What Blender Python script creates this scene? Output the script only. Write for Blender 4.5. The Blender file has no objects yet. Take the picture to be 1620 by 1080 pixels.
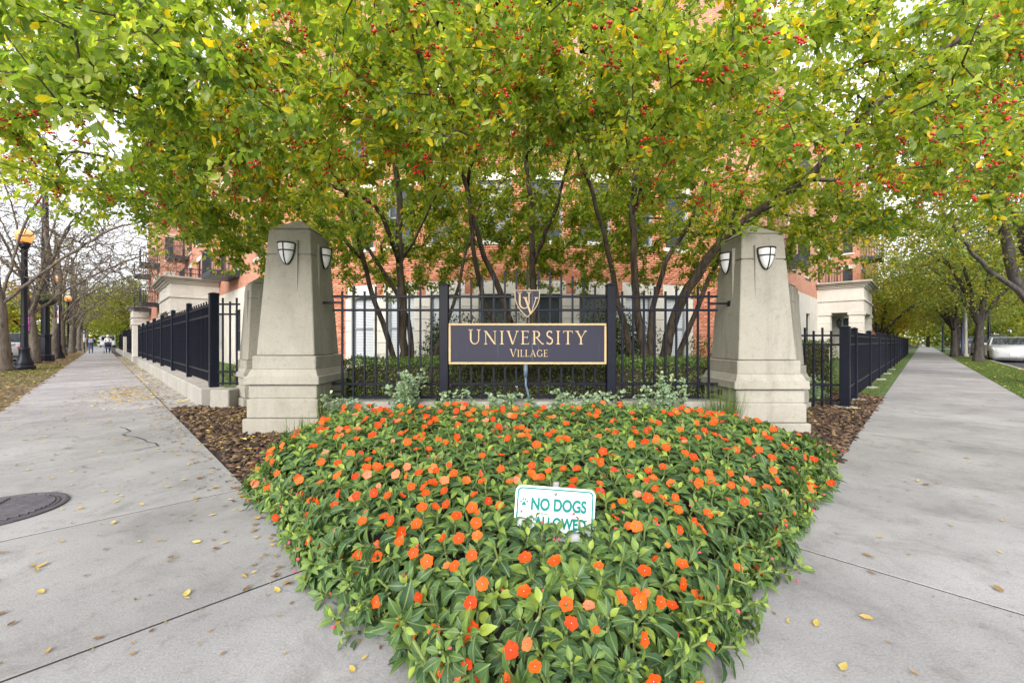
import bpy, bmesh, math, random
import numpy as np
from mathutils import Vector, Matrix

R = math.radians
rng = np.random.default_rng(11)
random.seed(11)
scene = bpy.context.scene
COL = scene.collection

# ------------------------------------------------------------------ camera, sky, sun, exposure
cam_d = bpy.data.cameras.new('camera')
cam_d.sensor_width = 36.0
cam_d.lens = 14.44
cam_d.clip_start = 0.05
cam_d.clip_end = 2000
cam = bpy.data.objects.new('camera', cam_d)
COL.objects.link(cam)
cam.location = (0, 0, 1.05)
cam.rotation_euler = (R(90), 0, 0)
scene.camera = cam

SUN_EL, SUN_AZ = R(30), R(192)          # azimuth clockwise from +Y
world = bpy.data.worlds.new('World')
scene.world = world
world.use_nodes = True
wn, wl = world.node_tree.nodes, world.node_tree.links
wn.clear()
w_out = wn.new('ShaderNodeOutputWorld')
w_bg = wn.new('ShaderNodeBackground')
w_sky = wn.new('ShaderNodeTexSky')
w_sky.sky_type = 'NISHITA'
w_sky.sun_disc = False
w_sky.sun_elevation = SUN_EL
w_sky.sun_rotation = SUN_AZ
w_sky.air_density = 1.0
w_sky.dust_density = 4.0
w_hsv = wn.new('ShaderNodeHueSaturation')      # an overcast sky: the blue is mostly veiled
w_hsv.inputs['Saturation'].default_value = 0.25
w_mix = wn.new('ShaderNodeMixRGB')
w_mix.inputs['Fac'].default_value = 0.55
w_mix.inputs['Color2'].default_value = (7.6, 7.7, 8.1, 1)
wl.new(w_sky.outputs['Color'], w_hsv.inputs['Color'])
wl.new(w_hsv.outputs['Color'], w_mix.inputs['Color1'])
wl.new(w_mix.outputs['Color'], w_bg.inputs['Color'])
w_bg.inputs['Strength'].default_value = 0.125
wl.new(w_bg.outputs['Background'], w_out.inputs['Surface'])

sun_d = bpy.data.lights.new('sun', 'SUN')
sun_d.energy = 1.5
sun_d.angle = R(35)
sun_d.color = (1.0, 0.96, 0.9)
sun = bpy.data.objects.new('sun', sun_d)
COL.objects.link(sun)
_sd = Vector((math.sin(SUN_AZ) * math.cos(SUN_EL), math.cos(SUN_AZ) * math.cos(SUN_EL), math.sin(SUN_EL)))
sun.rotation_euler = _sd.to_track_quat('Z', 'Y').to_euler()

scene.view_settings.view_transform = 'Standard'
scene.view_settings.look = 'None'
scene.view_settings.gamma = 1.0
scene.view_settings.exposure = 1.28
scene.render.engine = 'CYCLES'
cy = scene.cycles
cy.use_denoising = True
cy.max_bounces = 7
cy.diffuse_bounces = 4
cy.glossy_bounces = 2
cy.transmission_bounces = 4
cy.transparent_max_bounces = 4
cy.caustics_reflective = False
cy.caustics_refractive = False
cy.sample_clamp_indirect = 4.0

# ------------------------------------------------------------------ helpers
TR = {}                                  # world translation of every root and part, by object

def ab(a, b, z=0.0):
    """street coordinates: a runs along the street with the lamps, b along the street with the parked cars"""
    return ((b - a) / 2, (a + b) / 2, z)

def tag(o, label=None, cat=None, group=None, kind=None):
    if label: o['label'] = label
    if cat: o['category'] = cat
    if group: o['group'] = group
    if kind: o['kind'] = kind
    return o

def empty(name, loc, rz=0.0, label=None, cat=None, group=None):
    o = bpy.data.objects.new(name, None)
    COL.objects.link(o)
    o.location = loc
    o.rotation_euler = (0, 0, rz)
    o.empty_display_size = 0.2
    TR[o] = Vector(loc)
    return tag(o, label, cat, group)

def raw_mesh(name, V, F, mats, midx=None, smooth=False, attr=None, uv=None):
    """V (n,3); F an (m,k) array or a list of tuples"""
    me = bpy.data.meshes.new(name)
    V = np.asarray(V, dtype=np.float32)
    if isinstance(F, np.ndarray):
        m, k = F.shape
        me.vertices.add(len(V))
        me.vertices.foreach_set('co', V.ravel())
        me.loops.add(m * k)
        me.loops.foreach_set('vertex_index', F.astype(np.int32).ravel())
        me.polygons.add(m)
        me.polygons.foreach_set('loop_start', np.arange(0, m * k, k, dtype=np.int32))
        me.update(calc_edges=True)
    else:
        me.from_pydata(V.tolist(), [], F)
        me.update()
    for mt in (mats if isinstance(mats, (list, tuple)) else [mats]):
        me.materials.append(mt)
    if midx is not None:
        me.polygons.foreach_set('material_index', np.asarray(midx, dtype=np.int32))
    if smooth:
        me.polygons.foreach_set('use_smooth', np.ones(len(me.polygons), dtype=bool))
    if attr is not None:
        for an, av in attr.items():
            at = me.attributes.new(an, 'FLOAT', 'POINT')
            at.data.foreach_set('value', np.asarray(av, dtype=np.float32))
    if uv is not None:
        ul = me.uv_layers.new(name='UVMap')
        li = np.empty(len(me.loops), dtype=np.int32)
        me.loops.foreach_get('vertex_index', li)
        ul.data.foreach_set('uv', np.asarray(uv, dtype=np.float32)[li].ravel())
    me.validate()
    return me

def link(name, me, parent=None, label=None, cat=None, group=None, kind=None):
    o = bpy.data.objects.new(name, me)
    COL.objects.link(o)
    if parent is not None:
        o.parent = parent
        TR[o] = TR.get(parent, Vector((0, 0, 0)))
    else:
        TR[o] = Vector((0, 0, 0))
    return tag(o, label, cat, group, kind)

class MB:
    """collects faces; build() links them as one mesh object"""
    def __init__(s):
        s.v, s.f, s.m = [], [], []
    def face(s, pts, m=0):
        n = len(s.v)
        s.v += [tuple(p) for p in pts]
        s.f.append(tuple(range(n, n + len(pts))))
        s.m.append(m)
        return s
    def add(s, V, F, m=0, M=None):
        n = len(s.v)
        if M is not None:
            V = [M @ Vector(p) for p in V]
        s.v += [tuple(p) for p in V]
        for f in F:
            s.f.append(tuple(i + n for i in f))
            s.m.append(m)
        return s
    def box(s, c, size, rz=0.0, m=0, M=None):
        hx, hy, hz = size[0] / 2, size[1] / 2, size[2] / 2
        cs, sn = math.cos(rz), math.sin(rz)
        V = []
        for z in (-hz, hz):
            for x, y in ((-hx, -hy), (hx, -hy), (hx, hy), (-hx, hy)):
                V.append((c[0] + x * cs - y * sn, c[1] + x * sn + y * cs, c[2] + z))
        F = [(3, 2, 1, 0), (4, 5, 6, 7), (0, 1, 5, 4), (1, 2, 6, 5), (2, 3, 7, 6), (3, 0, 4, 7)]
        return s.add(V, F, m, M)
    def cbox(s, c, size, ch=0.01, rz=0.0, m=0, M=None):
        """box with chamfered edges"""
        return s.frustum(c, size[0] / 2, size[1] / 2, c[2] - size[2] / 2, size[0] / 2, size[1] / 2, c[2] + size[2] / 2, ch, rz, m, M)
    def frustum(s, c, hx0, hy0, z0, hx1, hy1, z1, ch=0.008, rz=0.0, m=0, M=None):
        cs, sn = math.cos(rz), math.sin(rz)
        V, F = [], []
        H = z1 - z0
        cz = min(ch, H * 0.45)
        for t, ins in ((0.0, cz), (cz / H, 0.0), (1 - cz / H, 0.0), (1.0, cz)):
            hx, hy, z = hx0 + (hx1 - hx0) * t - ins, hy0 + (hy1 - hy0) * t - ins, z0 + H * t
            k = min(ch, hx * 0.5, hy * 0.5)
            for x, y in ((-hx + k, -hy), (hx - k, -hy), (hx, -hy + k), (hx, hy - k), (hx - k, hy), (-hx + k, hy), (-hx, hy - k), (-hx, -hy + k)):
                V.append((c[0] + x * cs - y * sn, c[1] + x * sn + y * cs, z))
        for r in range(3):
            for i in range(8):
                j = (i + 1) % 8
                F.append((r * 8 + i, r * 8 + j, (r + 1) * 8 + j, (r + 1) * 8 + i))
        F.append(tuple(range(7, -1, -1)))
        F.append(tuple(range(24, 32)))
        return s.add(V, F, m, M)
    def prism(s, poly, z0, z1, m=0):
        n = len(poly)
        V = [(p[0], p[1], z0) for p in poly] + [(p[0], p[1], z1) for p in poly]
        F = [tuple(range(n - 1, -1, -1)), tuple(range(n, 2 * n))]
        F += [(i, (i + 1) % n, n + (i + 1) % n, n + i) for i in range(n)]
        return s.add(V, F, m)
    def tube(s, pts, rad, n=8, m=0, caps=True):
        V, F = tube_arrays([Vector(p) for p in pts], rad if hasattr(rad, '__len__') else [rad] * len(pts), n, caps)
        return s.add(V, F, m)
    def lathe(s, prof, c=(0, 0, 0), n=16, m=0, M=None, flute=0.0):
        V, F = [], []
        for r, z in prof:
            for i in range(n):
                a = 2 * math.pi * i / n
                rr = r * (1 - flute * (i % 2))
                V.append((c[0] + rr * math.cos(a), c[1] + rr * math.sin(a), c[2] + z))
        for k in range(len(prof) - 1):
            for i in range(n):
                j = (i + 1) % n
                F.append((k * n + i, k * n + j, (k + 1) * n + j, (k + 1) * n + i))
        F.append(tuple(range(n - 1, -1, -1)))
        F.append(tuple((len(prof) - 1) * n + i for i in range(n)))
        return s.add(V, F, m, M)
    def build(s, name, mats, parent=None, local=False, smooth=False, **kw):
        V = np.array(s.v, dtype=np.float32)
        if parent is not None and not local:
            V = V - np.array(TR[parent], dtype=np.float32)
        me = raw_mesh(name, V, s.f, mats, s.m, smooth)
        return link(name, me, parent, **kw)

def tube_arrays(P, rad, n=8, caps=True):
    V, F = [], []
    up = None
    for i, p in enumerate(P):
        if i == 0: t = P[1] - P[0]
        elif i == len(P) - 1: t = P[-1] - P[-2]
        else: t = P[i + 1] - P[i - 1]
        if t.length < 1e-9: t = Vector((0, 0, 1))
        t.normalize()
        if up is None:
            up = Vector((1, 0, 0)) if abs(t.x) < 0.8 else Vector((0, 1, 0))
        x = up - t * up.dot(t)
        if x.length < 1e-6:
            x = t.orthogonal()
        x.normalize()
        up = x
        y = t.cross(x)
        for k in range(n):
            a = 2 * math.pi * k / n
            V.append(p + (x * math.cos(a) + y * math.sin(a)) * rad[i])
    for i in range(len(P) - 1):
        for k in range(n):
            j = (k + 1) % n
            F.append((i * n + k, i * n + j, (i + 1) * n + j, (i + 1) * n + k))
    if caps:
        F.append(tuple(range(n - 1, -1, -1)))
        F.append(tuple((len(P) - 1) * n + k for k in range(n)))
    return V, F

def copy_tree(o, parent=None, loc=None):
    c = o.copy()
    COL.objects.link(c)
    c.parent = parent
    if loc is not None: c.location = loc
    TR[c] = Vector(c.location) if parent is None else TR.get(parent, Vector((0, 0, 0)))
    for ch in list(o.children):
        copy_tree(ch, c)
    return c

def nz(v):
    return v / (np.linalg.norm(v, axis=-1, keepdims=True) + 1e-9)

def scatter_leaves(P, A, N, L, W, tmpl, faces):
    """place one small leaf shape per row. tmpl rows: (along, side, lift); returns V, F, leaf index per vertex"""
    n, k = len(P), len(tmpl)
    A = nz(A)
    S = nz(np.cross(N, A))
    N = np.cross(A, S)
    t = np.asarray(tmpl, dtype=np.float32)
    V = (P[:, None, :] + A[:, None, :] * (t[None, :, 0:1] * L[:, None, None])
         + S[:, None, :] * (t[None, :, 1:2] * W[:, None, None]) + N[:, None, :] * (t[None, :, 2:3] * L[:, None, None]))
    F = (np.arange(n)[:, None, None] * k + np.asarray(faces)[None, :, :]).reshape(-1, len(faces[0]))
    return V.reshape(-1, 3), F, np.repeat(np.arange(n), k)

LEAF6 = [(0, 0, 0), (.30, -.46, .06), (.30, .46, .06), (.68, -.40, .03), (.68, .40, .03), (1, 0, -.10), (.5, 0, -.03)]
LEAF6_F = [(0, 6, 1), (0, 2, 6), (1, 6, 3), (2, 4, 6), (3, 6, 5), (6, 4, 5)]
LEAF4 = [(0, 0, 0), (.45, -.5, .06), (.45, .5, .06), (1, 0, -.06)]
LEAF4_F = [(0, 3, 1), (0, 2, 3)]

def vnoise(P, f, seed=0.0):
    """cheap smooth noise in about -1..1"""
    x, y, z = P[..., 0] * f + seed, P[..., 1] * f + seed * 1.7, P[..., 2] * f - seed
    return (np.sin(x * 1.3 + 1.7 * np.sin(y * 0.9 + z)) + np.sin(y * 1.7 + 1.3 * np.sin(z * 1.1 - x)) + np.sin(z * 1.5 + 1.1 * np.sin(x * 1.2 + y))) / 3

# ------------------------------------------------------------------ materials
MAT = {}

def new_mat(name):
    m = bpy.data.materials.new(name)
    m.use_nodes = True
    MAT[name] = m
    nt = m.node_tree
    return m, nt.nodes, nt.links, nt.nodes['Principled BSDF']

def ramp(nodes, stops):
    r = nodes.new('ShaderNodeValToRGB')
    e = r.color_ramp.elements
    e[0].position, e[0].color = stops[0][0], (*stops[0][1], 1)
    e[1].position, e[1].color = stops[-1][0], (*stops[-1][1], 1)
    for p, c in stops[1:-1]:
        x = e.new(p)
        x.color = (*c, 1)
    return r

def noise(nodes, links, scale, detail=5, rough=0.6, coord='Object', stretch=None, dist=0.0):
    tc = nodes.new('ShaderNodeTexCoord')
    n = nodes.new('ShaderNodeTexNoise')
    n.inputs['Scale'].default_value = scale
    n.inputs['Detail'].default_value = detail
    n.inputs['Roughness'].default_value = rough
    n.inputs['Distortion'].default_value = dist
    if coord == 'World':
        g = nodes.new('ShaderNodeNewGeometry')
        src = g.outputs['Position']
    else:
        src = tc.outputs[coord]
    if stretch:
        mp = nodes.new('ShaderNodeMapping')
        mp.inputs['Scale'].default_value = stretch
        links.new(src, mp.inputs['Vector'])
        src = mp.outputs['Vector']
    links.new(src, n.inputs['Vector'])
    return n

def simple(name, col, rough=0.6, metal=0.0, var=0.12, scale=6.0, bump=0.0, bscale=80.0, spec=0.4, coord='Object', stretch=None):
    m, nd, ln, p = new_mat(name)
    n = noise(nd, ln, scale, 6, 0.65, coord, stretch)
    lo = tuple(max(0, c * (1 - var)) for c in col)
    hi = tuple(min(1, c * (1 + var)) for c in col)
    r = ramp(nd, [(0.3, lo), (0.7, hi)])
    ln.new(n.outputs['Fac'], r.inputs['Fac'])
    ln.new(r.outputs['Color'], p.inputs['Base Color'])
    p.inputs['Roughness'].default_value = rough
    p.inputs['Metallic'].default_value = metal
    p.inputs['Specular IOR Level'].default_value = spec
    if bump:
        n2 = noise(nd, ln, bscale, 4, 0.7, coord)
        b = nd.new('ShaderNodeBump')
        b.inputs['Strength'].default_value = bump
        b.inputs['Distance'].default_value = 0.01
        ln.new(n2.outputs['Fac'], b.inputs['Height'])
        ln.new(b.outputs['Normal'], p.inputs['Normal'])
    return m

def concrete(name, c0, c1, stain, big=0.7, fine=90.0, bump=0.25, streak=False, amount=0.55, objvar=False):
    """cast concrete: broad cloudy tone, darker stains, fine sandy speckle"""
    m, nd, ln, p = new_mat(name)
    n1 = noise(nd, ln, big, 6, 0.6, 'World')
    r1 = ramp(nd, [(0.3, c0), (0.7, c1)])
    ln.new(n1.outputs['Fac'], r1.inputs['Fac'])
    n2 = noise(nd, ln, 2.6, 8, 0.72, 'World', (1, 1, 0.22) if streak else None, 0.6)
    r2 = ramp(nd, [(0.5, (0, 0, 0)), (0.72, (1, 1, 1))])
    ln.new(n2.outputs['Fac'], r2.inputs['Fac'])
    mx = nd.new('ShaderNodeMixRGB')
    mx.inputs['Color2'].default_value = (*stain, 1)
    mf = nd.new('ShaderNodeMath')
    mf.operation = 'MULTIPLY'
    mf.inputs[1].default_value = amount
    ln.new(r2.outputs['Color'], mf.inputs[0])
    ln.new(mf.outputs[0], mx.inputs['Fac'])
    ln.new(r1.outputs['Color'], mx.inputs['Color1'])
    n3 = noise(nd, ln, fine, 3, 0.8, 'World')
    r3 = ramp(nd, [(0.3, (0.80, 0.80, 0.80)), (0.7, (1.14, 1.14, 1.14))])
    ln.new(n3.outputs['Fac'], r3.inputs['Fac'])
    mm = nd.new('ShaderNodeMixRGB')
    mm.blend_type = 'MULTIPLY'
    mm.inputs['Fac'].default_value = 1
    ln.new(mx.outputs['Color'], mm.inputs['Color1'])
    ln.new(r3.outputs['Color'], mm.inputs['Color2'])
    last = mm.outputs['Color']
    n4 = noise(nd, ln, 17.0, 5, 0.75, 'World')          # mid-sized grime and pits
    r4 = ramp(nd, [(0.30, (0.80, 0.79, 0.78)), (0.46, (1.0, 1.0, 1.0))])
    ln.new(n4.outputs['Fac'], r4.inputs['Fac'])
    m4 = nd.new('ShaderNodeMixRGB'); m4.blend_type = 'MULTIPLY'; m4.inputs['Fac'].default_value = 1
    ln.new(last, m4.inputs['Color1']); ln.new(r4.outputs['Color'], m4.inputs['Color2'])
    last = m4.outputs['Color']
    if objvar:
        oi = nd.new('ShaderNodeObjectInfo')
        r5 = ramp(nd, [(0.0, (0.90, 0.89, 0.88)), (1.0, (1.08, 1.08, 1.09))])
        ln.new(oi.outputs['Random'], r5.inputs['Fac'])
        m5 = nd.new('ShaderNodeMixRGB'); m5.blend_type = 'MULTIPLY'; m5.inputs['Fac'].default_value = 1
        ln.new(last, m5.inputs['Color1']); ln.new(r5.outputs['Color'], m5.inputs['Color2'])
        last = m5.outputs['Color']
        vo = nd.new('ShaderNodeTexVoronoi'); vo.inputs['Scale'].default_value = 4.5   # trodden gum and drips
        ge = nd.new('ShaderNodeNewGeometry'); ln.new(ge.outputs['Position'], vo.inputs['Vector'])
        sx_ = nd.new('ShaderNodeSeparateColor'); ln.new(vo.outputs['Color'], sx_.inputs['Color'])
        th = nd.new('ShaderNodeMath'); th.operation = 'MULTIPLY_ADD'; th.inputs[1].default_value = 0.16; th.inputs[2].default_value = -0.075
        ln.new(sx_.outputs['Red'], th.inputs[0])
        lt = nd.new('ShaderNodeMath'); lt.operation = 'LESS_THAN'
        ln.new(vo.outputs['Distance'], lt.inputs[0]); ln.new(th.outputs[0], lt.inputs[1])
        mg = nd.new('ShaderNodeMath'); mg.operation = 'MULTIPLY'; mg.inputs[1].default_value = 0.32; ln.new(lt.outputs[0], mg.inputs[0])
        m6 = nd.new('ShaderNodeMixRGB'); m6.inputs['Color2'].default_value = (0.09, 0.085, 0.08, 1)
        ln.new(mg.outputs[0], m6.inputs['Fac']); ln.new(last, m6.inputs['Color1'])
        last = m6.outputs['Color']
    ln.new(last, p.inputs['Base Color'])
    p.inputs['Roughness'].default_value = 0.85
    p.inputs['Specular IOR Level'].default_value = 0.25
    b = nd.new('ShaderNodeBump')
    b.inputs['Strength'].default_value = bump
    b.inputs['Distance'].default_value = 0.006
    ln.new(n3.outputs['Fac'], b.inputs['Height'])
    ln.new(b.outputs['Normal'], p.inputs['Normal'])
    return m

def leaf_mat(name, stops, trans=0.4, rough=0.45, attr='rnd', midrib=None, spec=0.4, tbright=1.5):
    """leaf colour from a per-leaf random value; thin, lets light through"""
    m, nd, ln, p = new_mat(name)
    if attr == 'OBJ':
        a = nd.new('ShaderNodeObjectInfo')
        src = a.outputs['Random']
    else:
        a = nd.new('ShaderNodeAttribute')
        a.attribute_name = attr
        src = a.outputs['Fac']
    r = ramp(nd, stops)
    ln.new(src, r.inputs['Fac'])
    col = r.outputs['Color']
    n = noise(nd, ln, 30, 3, 0.6, 'World')
    rv = ramp(nd, [(0.3, (0.82, 0.82, 0.82)), (0.7, (1.15, 1.15, 1.15))])
    ln.new(n.outputs['Fac'], rv.inputs['Fac'])
    mv = nd.new('ShaderNodeMixRGB')
    mv.blend_type = 'MULTIPLY'
    mv.inputs['Fac'].default_value = 1
    ln.new(col, mv.inputs['Color1'])
    ln.new(rv.outputs['Color'], mv.inputs['Color2'])
    col = mv.outputs['Color']
    if midrib:
        uvn = nd.new('ShaderNodeUVMap')
        sp = nd.new('ShaderNodeSeparateXYZ')
        ln.new(uvn.outputs['UV'], sp.inputs['Vector'])
        ab_ = nd.new('ShaderNodeMath'); ab_.operation = 'ABSOLUTE'
        ln.new(sp.outputs['Y'], ab_.inputs[0])
        # side veins: a saw along the leaf, swept back towards the edge
        sm = nd.new('ShaderNodeMath'); sm.operation = 'MULTIPLY_ADD'
        sm.inputs[1].default_value = -0.9
        ln.new(ab_.outputs[0], sm.inputs[0]); ln.new(sp.outputs['X'], sm.inputs[2])
        sw = nd.new('ShaderNodeMath'); sw.operation = 'PINGPONG'; sw.inputs[1].default_value = 0.055
        ln.new(sm.outputs[0], sw.inputs[0])
        vr = ramp(nd, [(0.0, (0.35, 0.35, 0.35)), (0.012, (0, 0, 0))])
        ln.new(sw.outputs[0], vr.inputs['Fac'])
        mr = ramp(nd, [(0.02, (0.85, 0.85, 0.85)), (0.06, (0, 0, 0))])
        ln.new(ab_.outputs[0], mr.inputs['Fac'])
        mxx = nd.new('ShaderNodeMath'); mxx.operation = 'MAXIMUM'
        ln.new(vr.outputs['Color'], mxx.inputs[0]); ln.new(mr.outputs['Color'], mxx.inputs[1])
        m2 = nd.new('ShaderNodeMixRGB')
        m2.inputs['Color2'].default_value = (*midrib, 1)
        ln.new(mxx.outputs[0], m2.inputs['Fac'])
        ln.new(col, m2.inputs['Color1'])
        col = m2.outputs['Color']
    ln.new(col, p.inputs['Base Color'])
    p.inputs['Roughness'].default_value = rough
    p.inputs['Specular IOR Level'].default_value = spec
    tr = nd.new('ShaderNodeBsdfTranslucent')
    mt = nd.new('ShaderNodeMixRGB')
    mt.blend_type = 'MULTIPLY'
    mt.inputs['Fac'].default_value = 1
    mt.inputs['Color2'].default_value = (tbright, tbright * 1.05, tbright * 0.6, 1)
    ln.new(col, mt.inputs['Color1'])
    ln.new(mt.outputs['Color'], tr.inputs['Color'])
    ms = nd.new('ShaderNodeMixShader')
    ms.inputs['Fac'].default_value = trans
    ln.new(p.outputs['BSDF'], ms.inputs[1])
    ln.new(tr.outputs['BSDF'], ms.inputs[2])
    ln.new(ms.outputs['Shader'], nd['Material Output'].inputs['Surface'])
    return m

def brick_mat(name, c1, c2, mortar, scale=1.0):
    m, nd, ln, p = new_mat(name)
    uvn = nd.new('ShaderNodeUVMap')
    b = nd.new('ShaderNodeTexBrick')
    b.inputs['Color1'].default_value = (*c1, 1)
    b.inputs['Color2'].default_value = (*c2, 1)
    b.inputs['Mortar'].default_value = (*mortar, 1)
    b.inputs['Scale'].default_value = scale
    b.inputs['Brick Width'].default_value = 0.212
    b.inputs['Row Height'].default_value = 0.07
    b.inputs['Mortar Size'].default_value = 0.006
    b.inputs['Mortar Smooth'].default_value = 0.1
    ln.new(uvn.outputs['UV'], b.inputs['Vector'])
    n = noise(nd, ln, 1.2, 5, 0.6, 'World')
    r = ramp(nd, [(0.3, (0.85, 0.85, 0.85)), (0.7, (1.12, 1.12, 1.12))])
    ln.new(n.outputs['Fac'], r.inputs['Fac'])
    mm = nd.new('ShaderNodeMixRGB'); mm.blend_type = 'MULTIPLY'; mm.inputs['Fac'].default_value = 1
    ln.new(b.outputs['Color'], mm.inputs['Color1']); ln.new(r.outputs['Color'], mm.inputs['Color2'])
    ln.new(mm.outputs['Color'], p.inputs['Base Color'])
    p.inputs['Roughness'].default_value = 0.85
    bp = nd.new('ShaderNodeBump'); bp.inputs['Strength'].default_value = 0.5; bp.inputs['Distance'].default_value = 0.01; bp.invert = True
    ln.new(b.outputs['Fac'], bp.inputs['Height']); ln.new(bp.outputs['Normal'], p.inputs['Normal'])
    return m

def emit_mat(name, col, strength, base=(0.8, 0.8, 0.8)):
    m, nd, ln, p = new_mat(name)
    p.inputs['Base Color'].default_value = (*base, 1)
    p.inputs['Emission Color'].default_value = (*col, 1)
    p.inputs['Emission Strength'].default_value = strength
    p.inputs['Roughness'].default_value = 0.35
    return m

def glass_dark(name, col=(0.03, 0.04, 0.05), rough=0.2):
    m, nd, ln, p = new_mat(name)
    p.inputs['Base Color'].default_value = (*col, 1)
    p.inputs['Roughness'].default_value = rough
    p.inputs['Specular IOR Level'].default_value = 0.45
    return m

concrete('sidewalk', (0.225, 0.220, 0.222), (0.365, 0.358, 0.360), (0.145, 0.138, 0.133), 0.9, 110, 0.4, False, 0.65, True)
concrete('cast_stone', (0.285, 0.267, 0.224), (0.365, 0.344, 0.297), (0.14, 0.124, 0.095), 1.6, 130, 0.35, True, 0.5)
concrete('limestone', (0.56, 0.52, 0.46), (0.66, 0.63, 0.57), (0.45, 0.41, 0.35), 1.2, 60, 0.15, True)
concrete('weathered_stone', (0.30, 0.27, 0.22), (0.45, 0.42, 0.36), (0.16, 0.14, 0.11), 2.0, 60, 0.2, True)
concrete('kerb_stone', (0.29, 0.275, 0.245), (0.37, 0.355, 0.32), (0.19, 0.178, 0.15), 1.1, 110, 0.3, True)
simple('asphalt', (0.055, 0.055, 0.058), 0.9, 0, 0.25, 3, 0.4, 140)
simple('soil', (0.045, 0.032, 0.024), 0.95, 0, 0.4, 10, 0.8, 60, coord='World')
simple('mulch', (0.07, 0.042, 0.03), 0.95, 0, 0.5, 22, 1.0, 70, coord='World')
simple('lawn', (0.075, 0.125, 0.03), 0.95, 0, 0.35, 3, 0.8, 120, coord='World')
simple('parkway_earth', (0.12, 0.095, 0.05), 0.95, 0, 0.4, 2.2, 0.8, 90, coord='World')
simple('terrain', (0.10, 0.105, 0.085), 0.95, 0, 0.25, 0.2, 0, coord='World')
simple('fence_paint', (0.006, 0.0075, 0.016), 0.38, 0.0, 0.3, 9, 0.12, 200, 0.22)
simple('lamp_paint', (0.008, 0.010, 0.018), 0.42, 0.0, 0.3, 6, 0.1, 60, 0.3)
simple('black_metal', (0.012, 0.012, 0.013), 0.4, 0.0, 0.2, 9)
simple('gold_paint', (0.52, 0.375, 0.20), 0.45, 0.0, 0.12, 30, 0.1, 200, 0.5)
simple('bronze_gold', (0.42, 0.29, 0.13), 0.45, 0.2, 0.2, 30)
simple('white_glass', (0.78, 0.78, 0.79), 0.25, 0, 0.05, 12)
simple('cast_iron', (0.085, 0.078, 0.092), 0.55, 0.3, 0.35, 12, 0.3, 120)
simple('sign_white', (0.66, 0.70, 0.71), 0.4, 0, 0.04, 5)
simple('sign_teal', (0.0, 0.17, 0.15), 0.4, 0, 0.05, 5)
simple('bolt_metal', (0.35, 0.35, 0.36), 0.35, 0.9, 0.2, 40)
simple('mortar', (0.50, 0.45, 0.40), 0.95, 0, 0.12, 4, 0.3, 90)
simple('window_frame', (0.20, 0.23, 0.28), 0.5, 0, 0.1, 5)
simple('dark_frame', (0.03, 0.035, 0.045), 0.45, 0, 0.1, 5)
simple('blind', (0.50, 0.52, 0.54), 0.6, 0, 0.06, 3)
simple('conduit', (0.10, 0.14, 0.19), 0.5, 0, 0.2, 10)
simple('crack_fill', (0.03, 0.028, 0.025), 0.95, 0, 0.2, 30)
glass_dark('window_glass')
glass_dark('car_glass', (0.02, 0.025, 0.03), 0.04)
brick_mat('brick_wall', (0.45, 0.155, 0.085), (0.55, 0.22, 0.13), (0.52, 0.43, 0.36))
brick_mat('brown_brick_wall', (0.27, 0.14, 0.10), (0.34, 0.19, 0.14), (0.36, 0.31, 0.27))
# single bricks take their tone from a random value
for _nm, _at in (('brick_mass', 'rnd'), ('brick_single', 'OBJ')):
    m, nd, ln, p = new_mat(_nm)
    if _at == 'OBJ':
        a_ = nd.new('ShaderNodeObjectInfo'); s_ = a_.outputs['Random']
    else:
        a_ = nd.new('ShaderNodeAttribute'); a_.attribute_name = 'rnd'; s_ = a_.outputs['Fac']
    r_ = ramp(nd, [(0.0, (0.40, 0.125, 0.065)), (0.5, (0.52, 0.185, 0.10)), (1.0, (0.60, 0.26, 0.16))])
    ln.new(s_, r_.inputs['Fac']); ln.new(r_.outputs['Color'], p.inputs['Base Color'])
    p.inputs['Roughness'].default_value = 0.85

# bark: ridges stretched along the stem
def bark(name, c0, c1, sc=14.0, stretch=(1, 1, 0.18), bmp=0.9):
    m, nd, ln, p = new_mat(name)
    n = noise(nd, ln, sc, 7, 0.7, 'World', stretch, 0.8)
    r = ramp(nd, [(0.35, c0), (0.65, c1)])
    ln.new(n.outputs['Fac'], r.inputs['Fac'])
    ln.new(r.outputs['Color'], p.inputs['Base Color'])
    p.inputs['Roughness'].default_value = 0.9
    p.inputs['Specular IOR Level'].default_value = 0.2
    b = nd.new('ShaderNodeBump'); b.inputs['Strength'].default_value = bmp; b.inputs['Distance'].default_value = 0.02
    ln.new(n.outputs['Fac'], b.inputs['Height']); ln.new(b.outputs['Normal'], p.inputs['Normal'])
    return m
bark('crab_bark', (0.022, 0.016, 0.013), (0.15, 0.115, 0.09))
bark('grey_bark', (0.075, 0.06, 0.048), (0.20, 0.17, 0.135))
bark('maple_bark', (0.028, 0.024, 0.022), (0.095, 0.083, 0.076))
bark('twig_bark', (0.09, 0.078, 0.075), (0.19, 0.165, 0.165), bmp=0.2)

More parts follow.
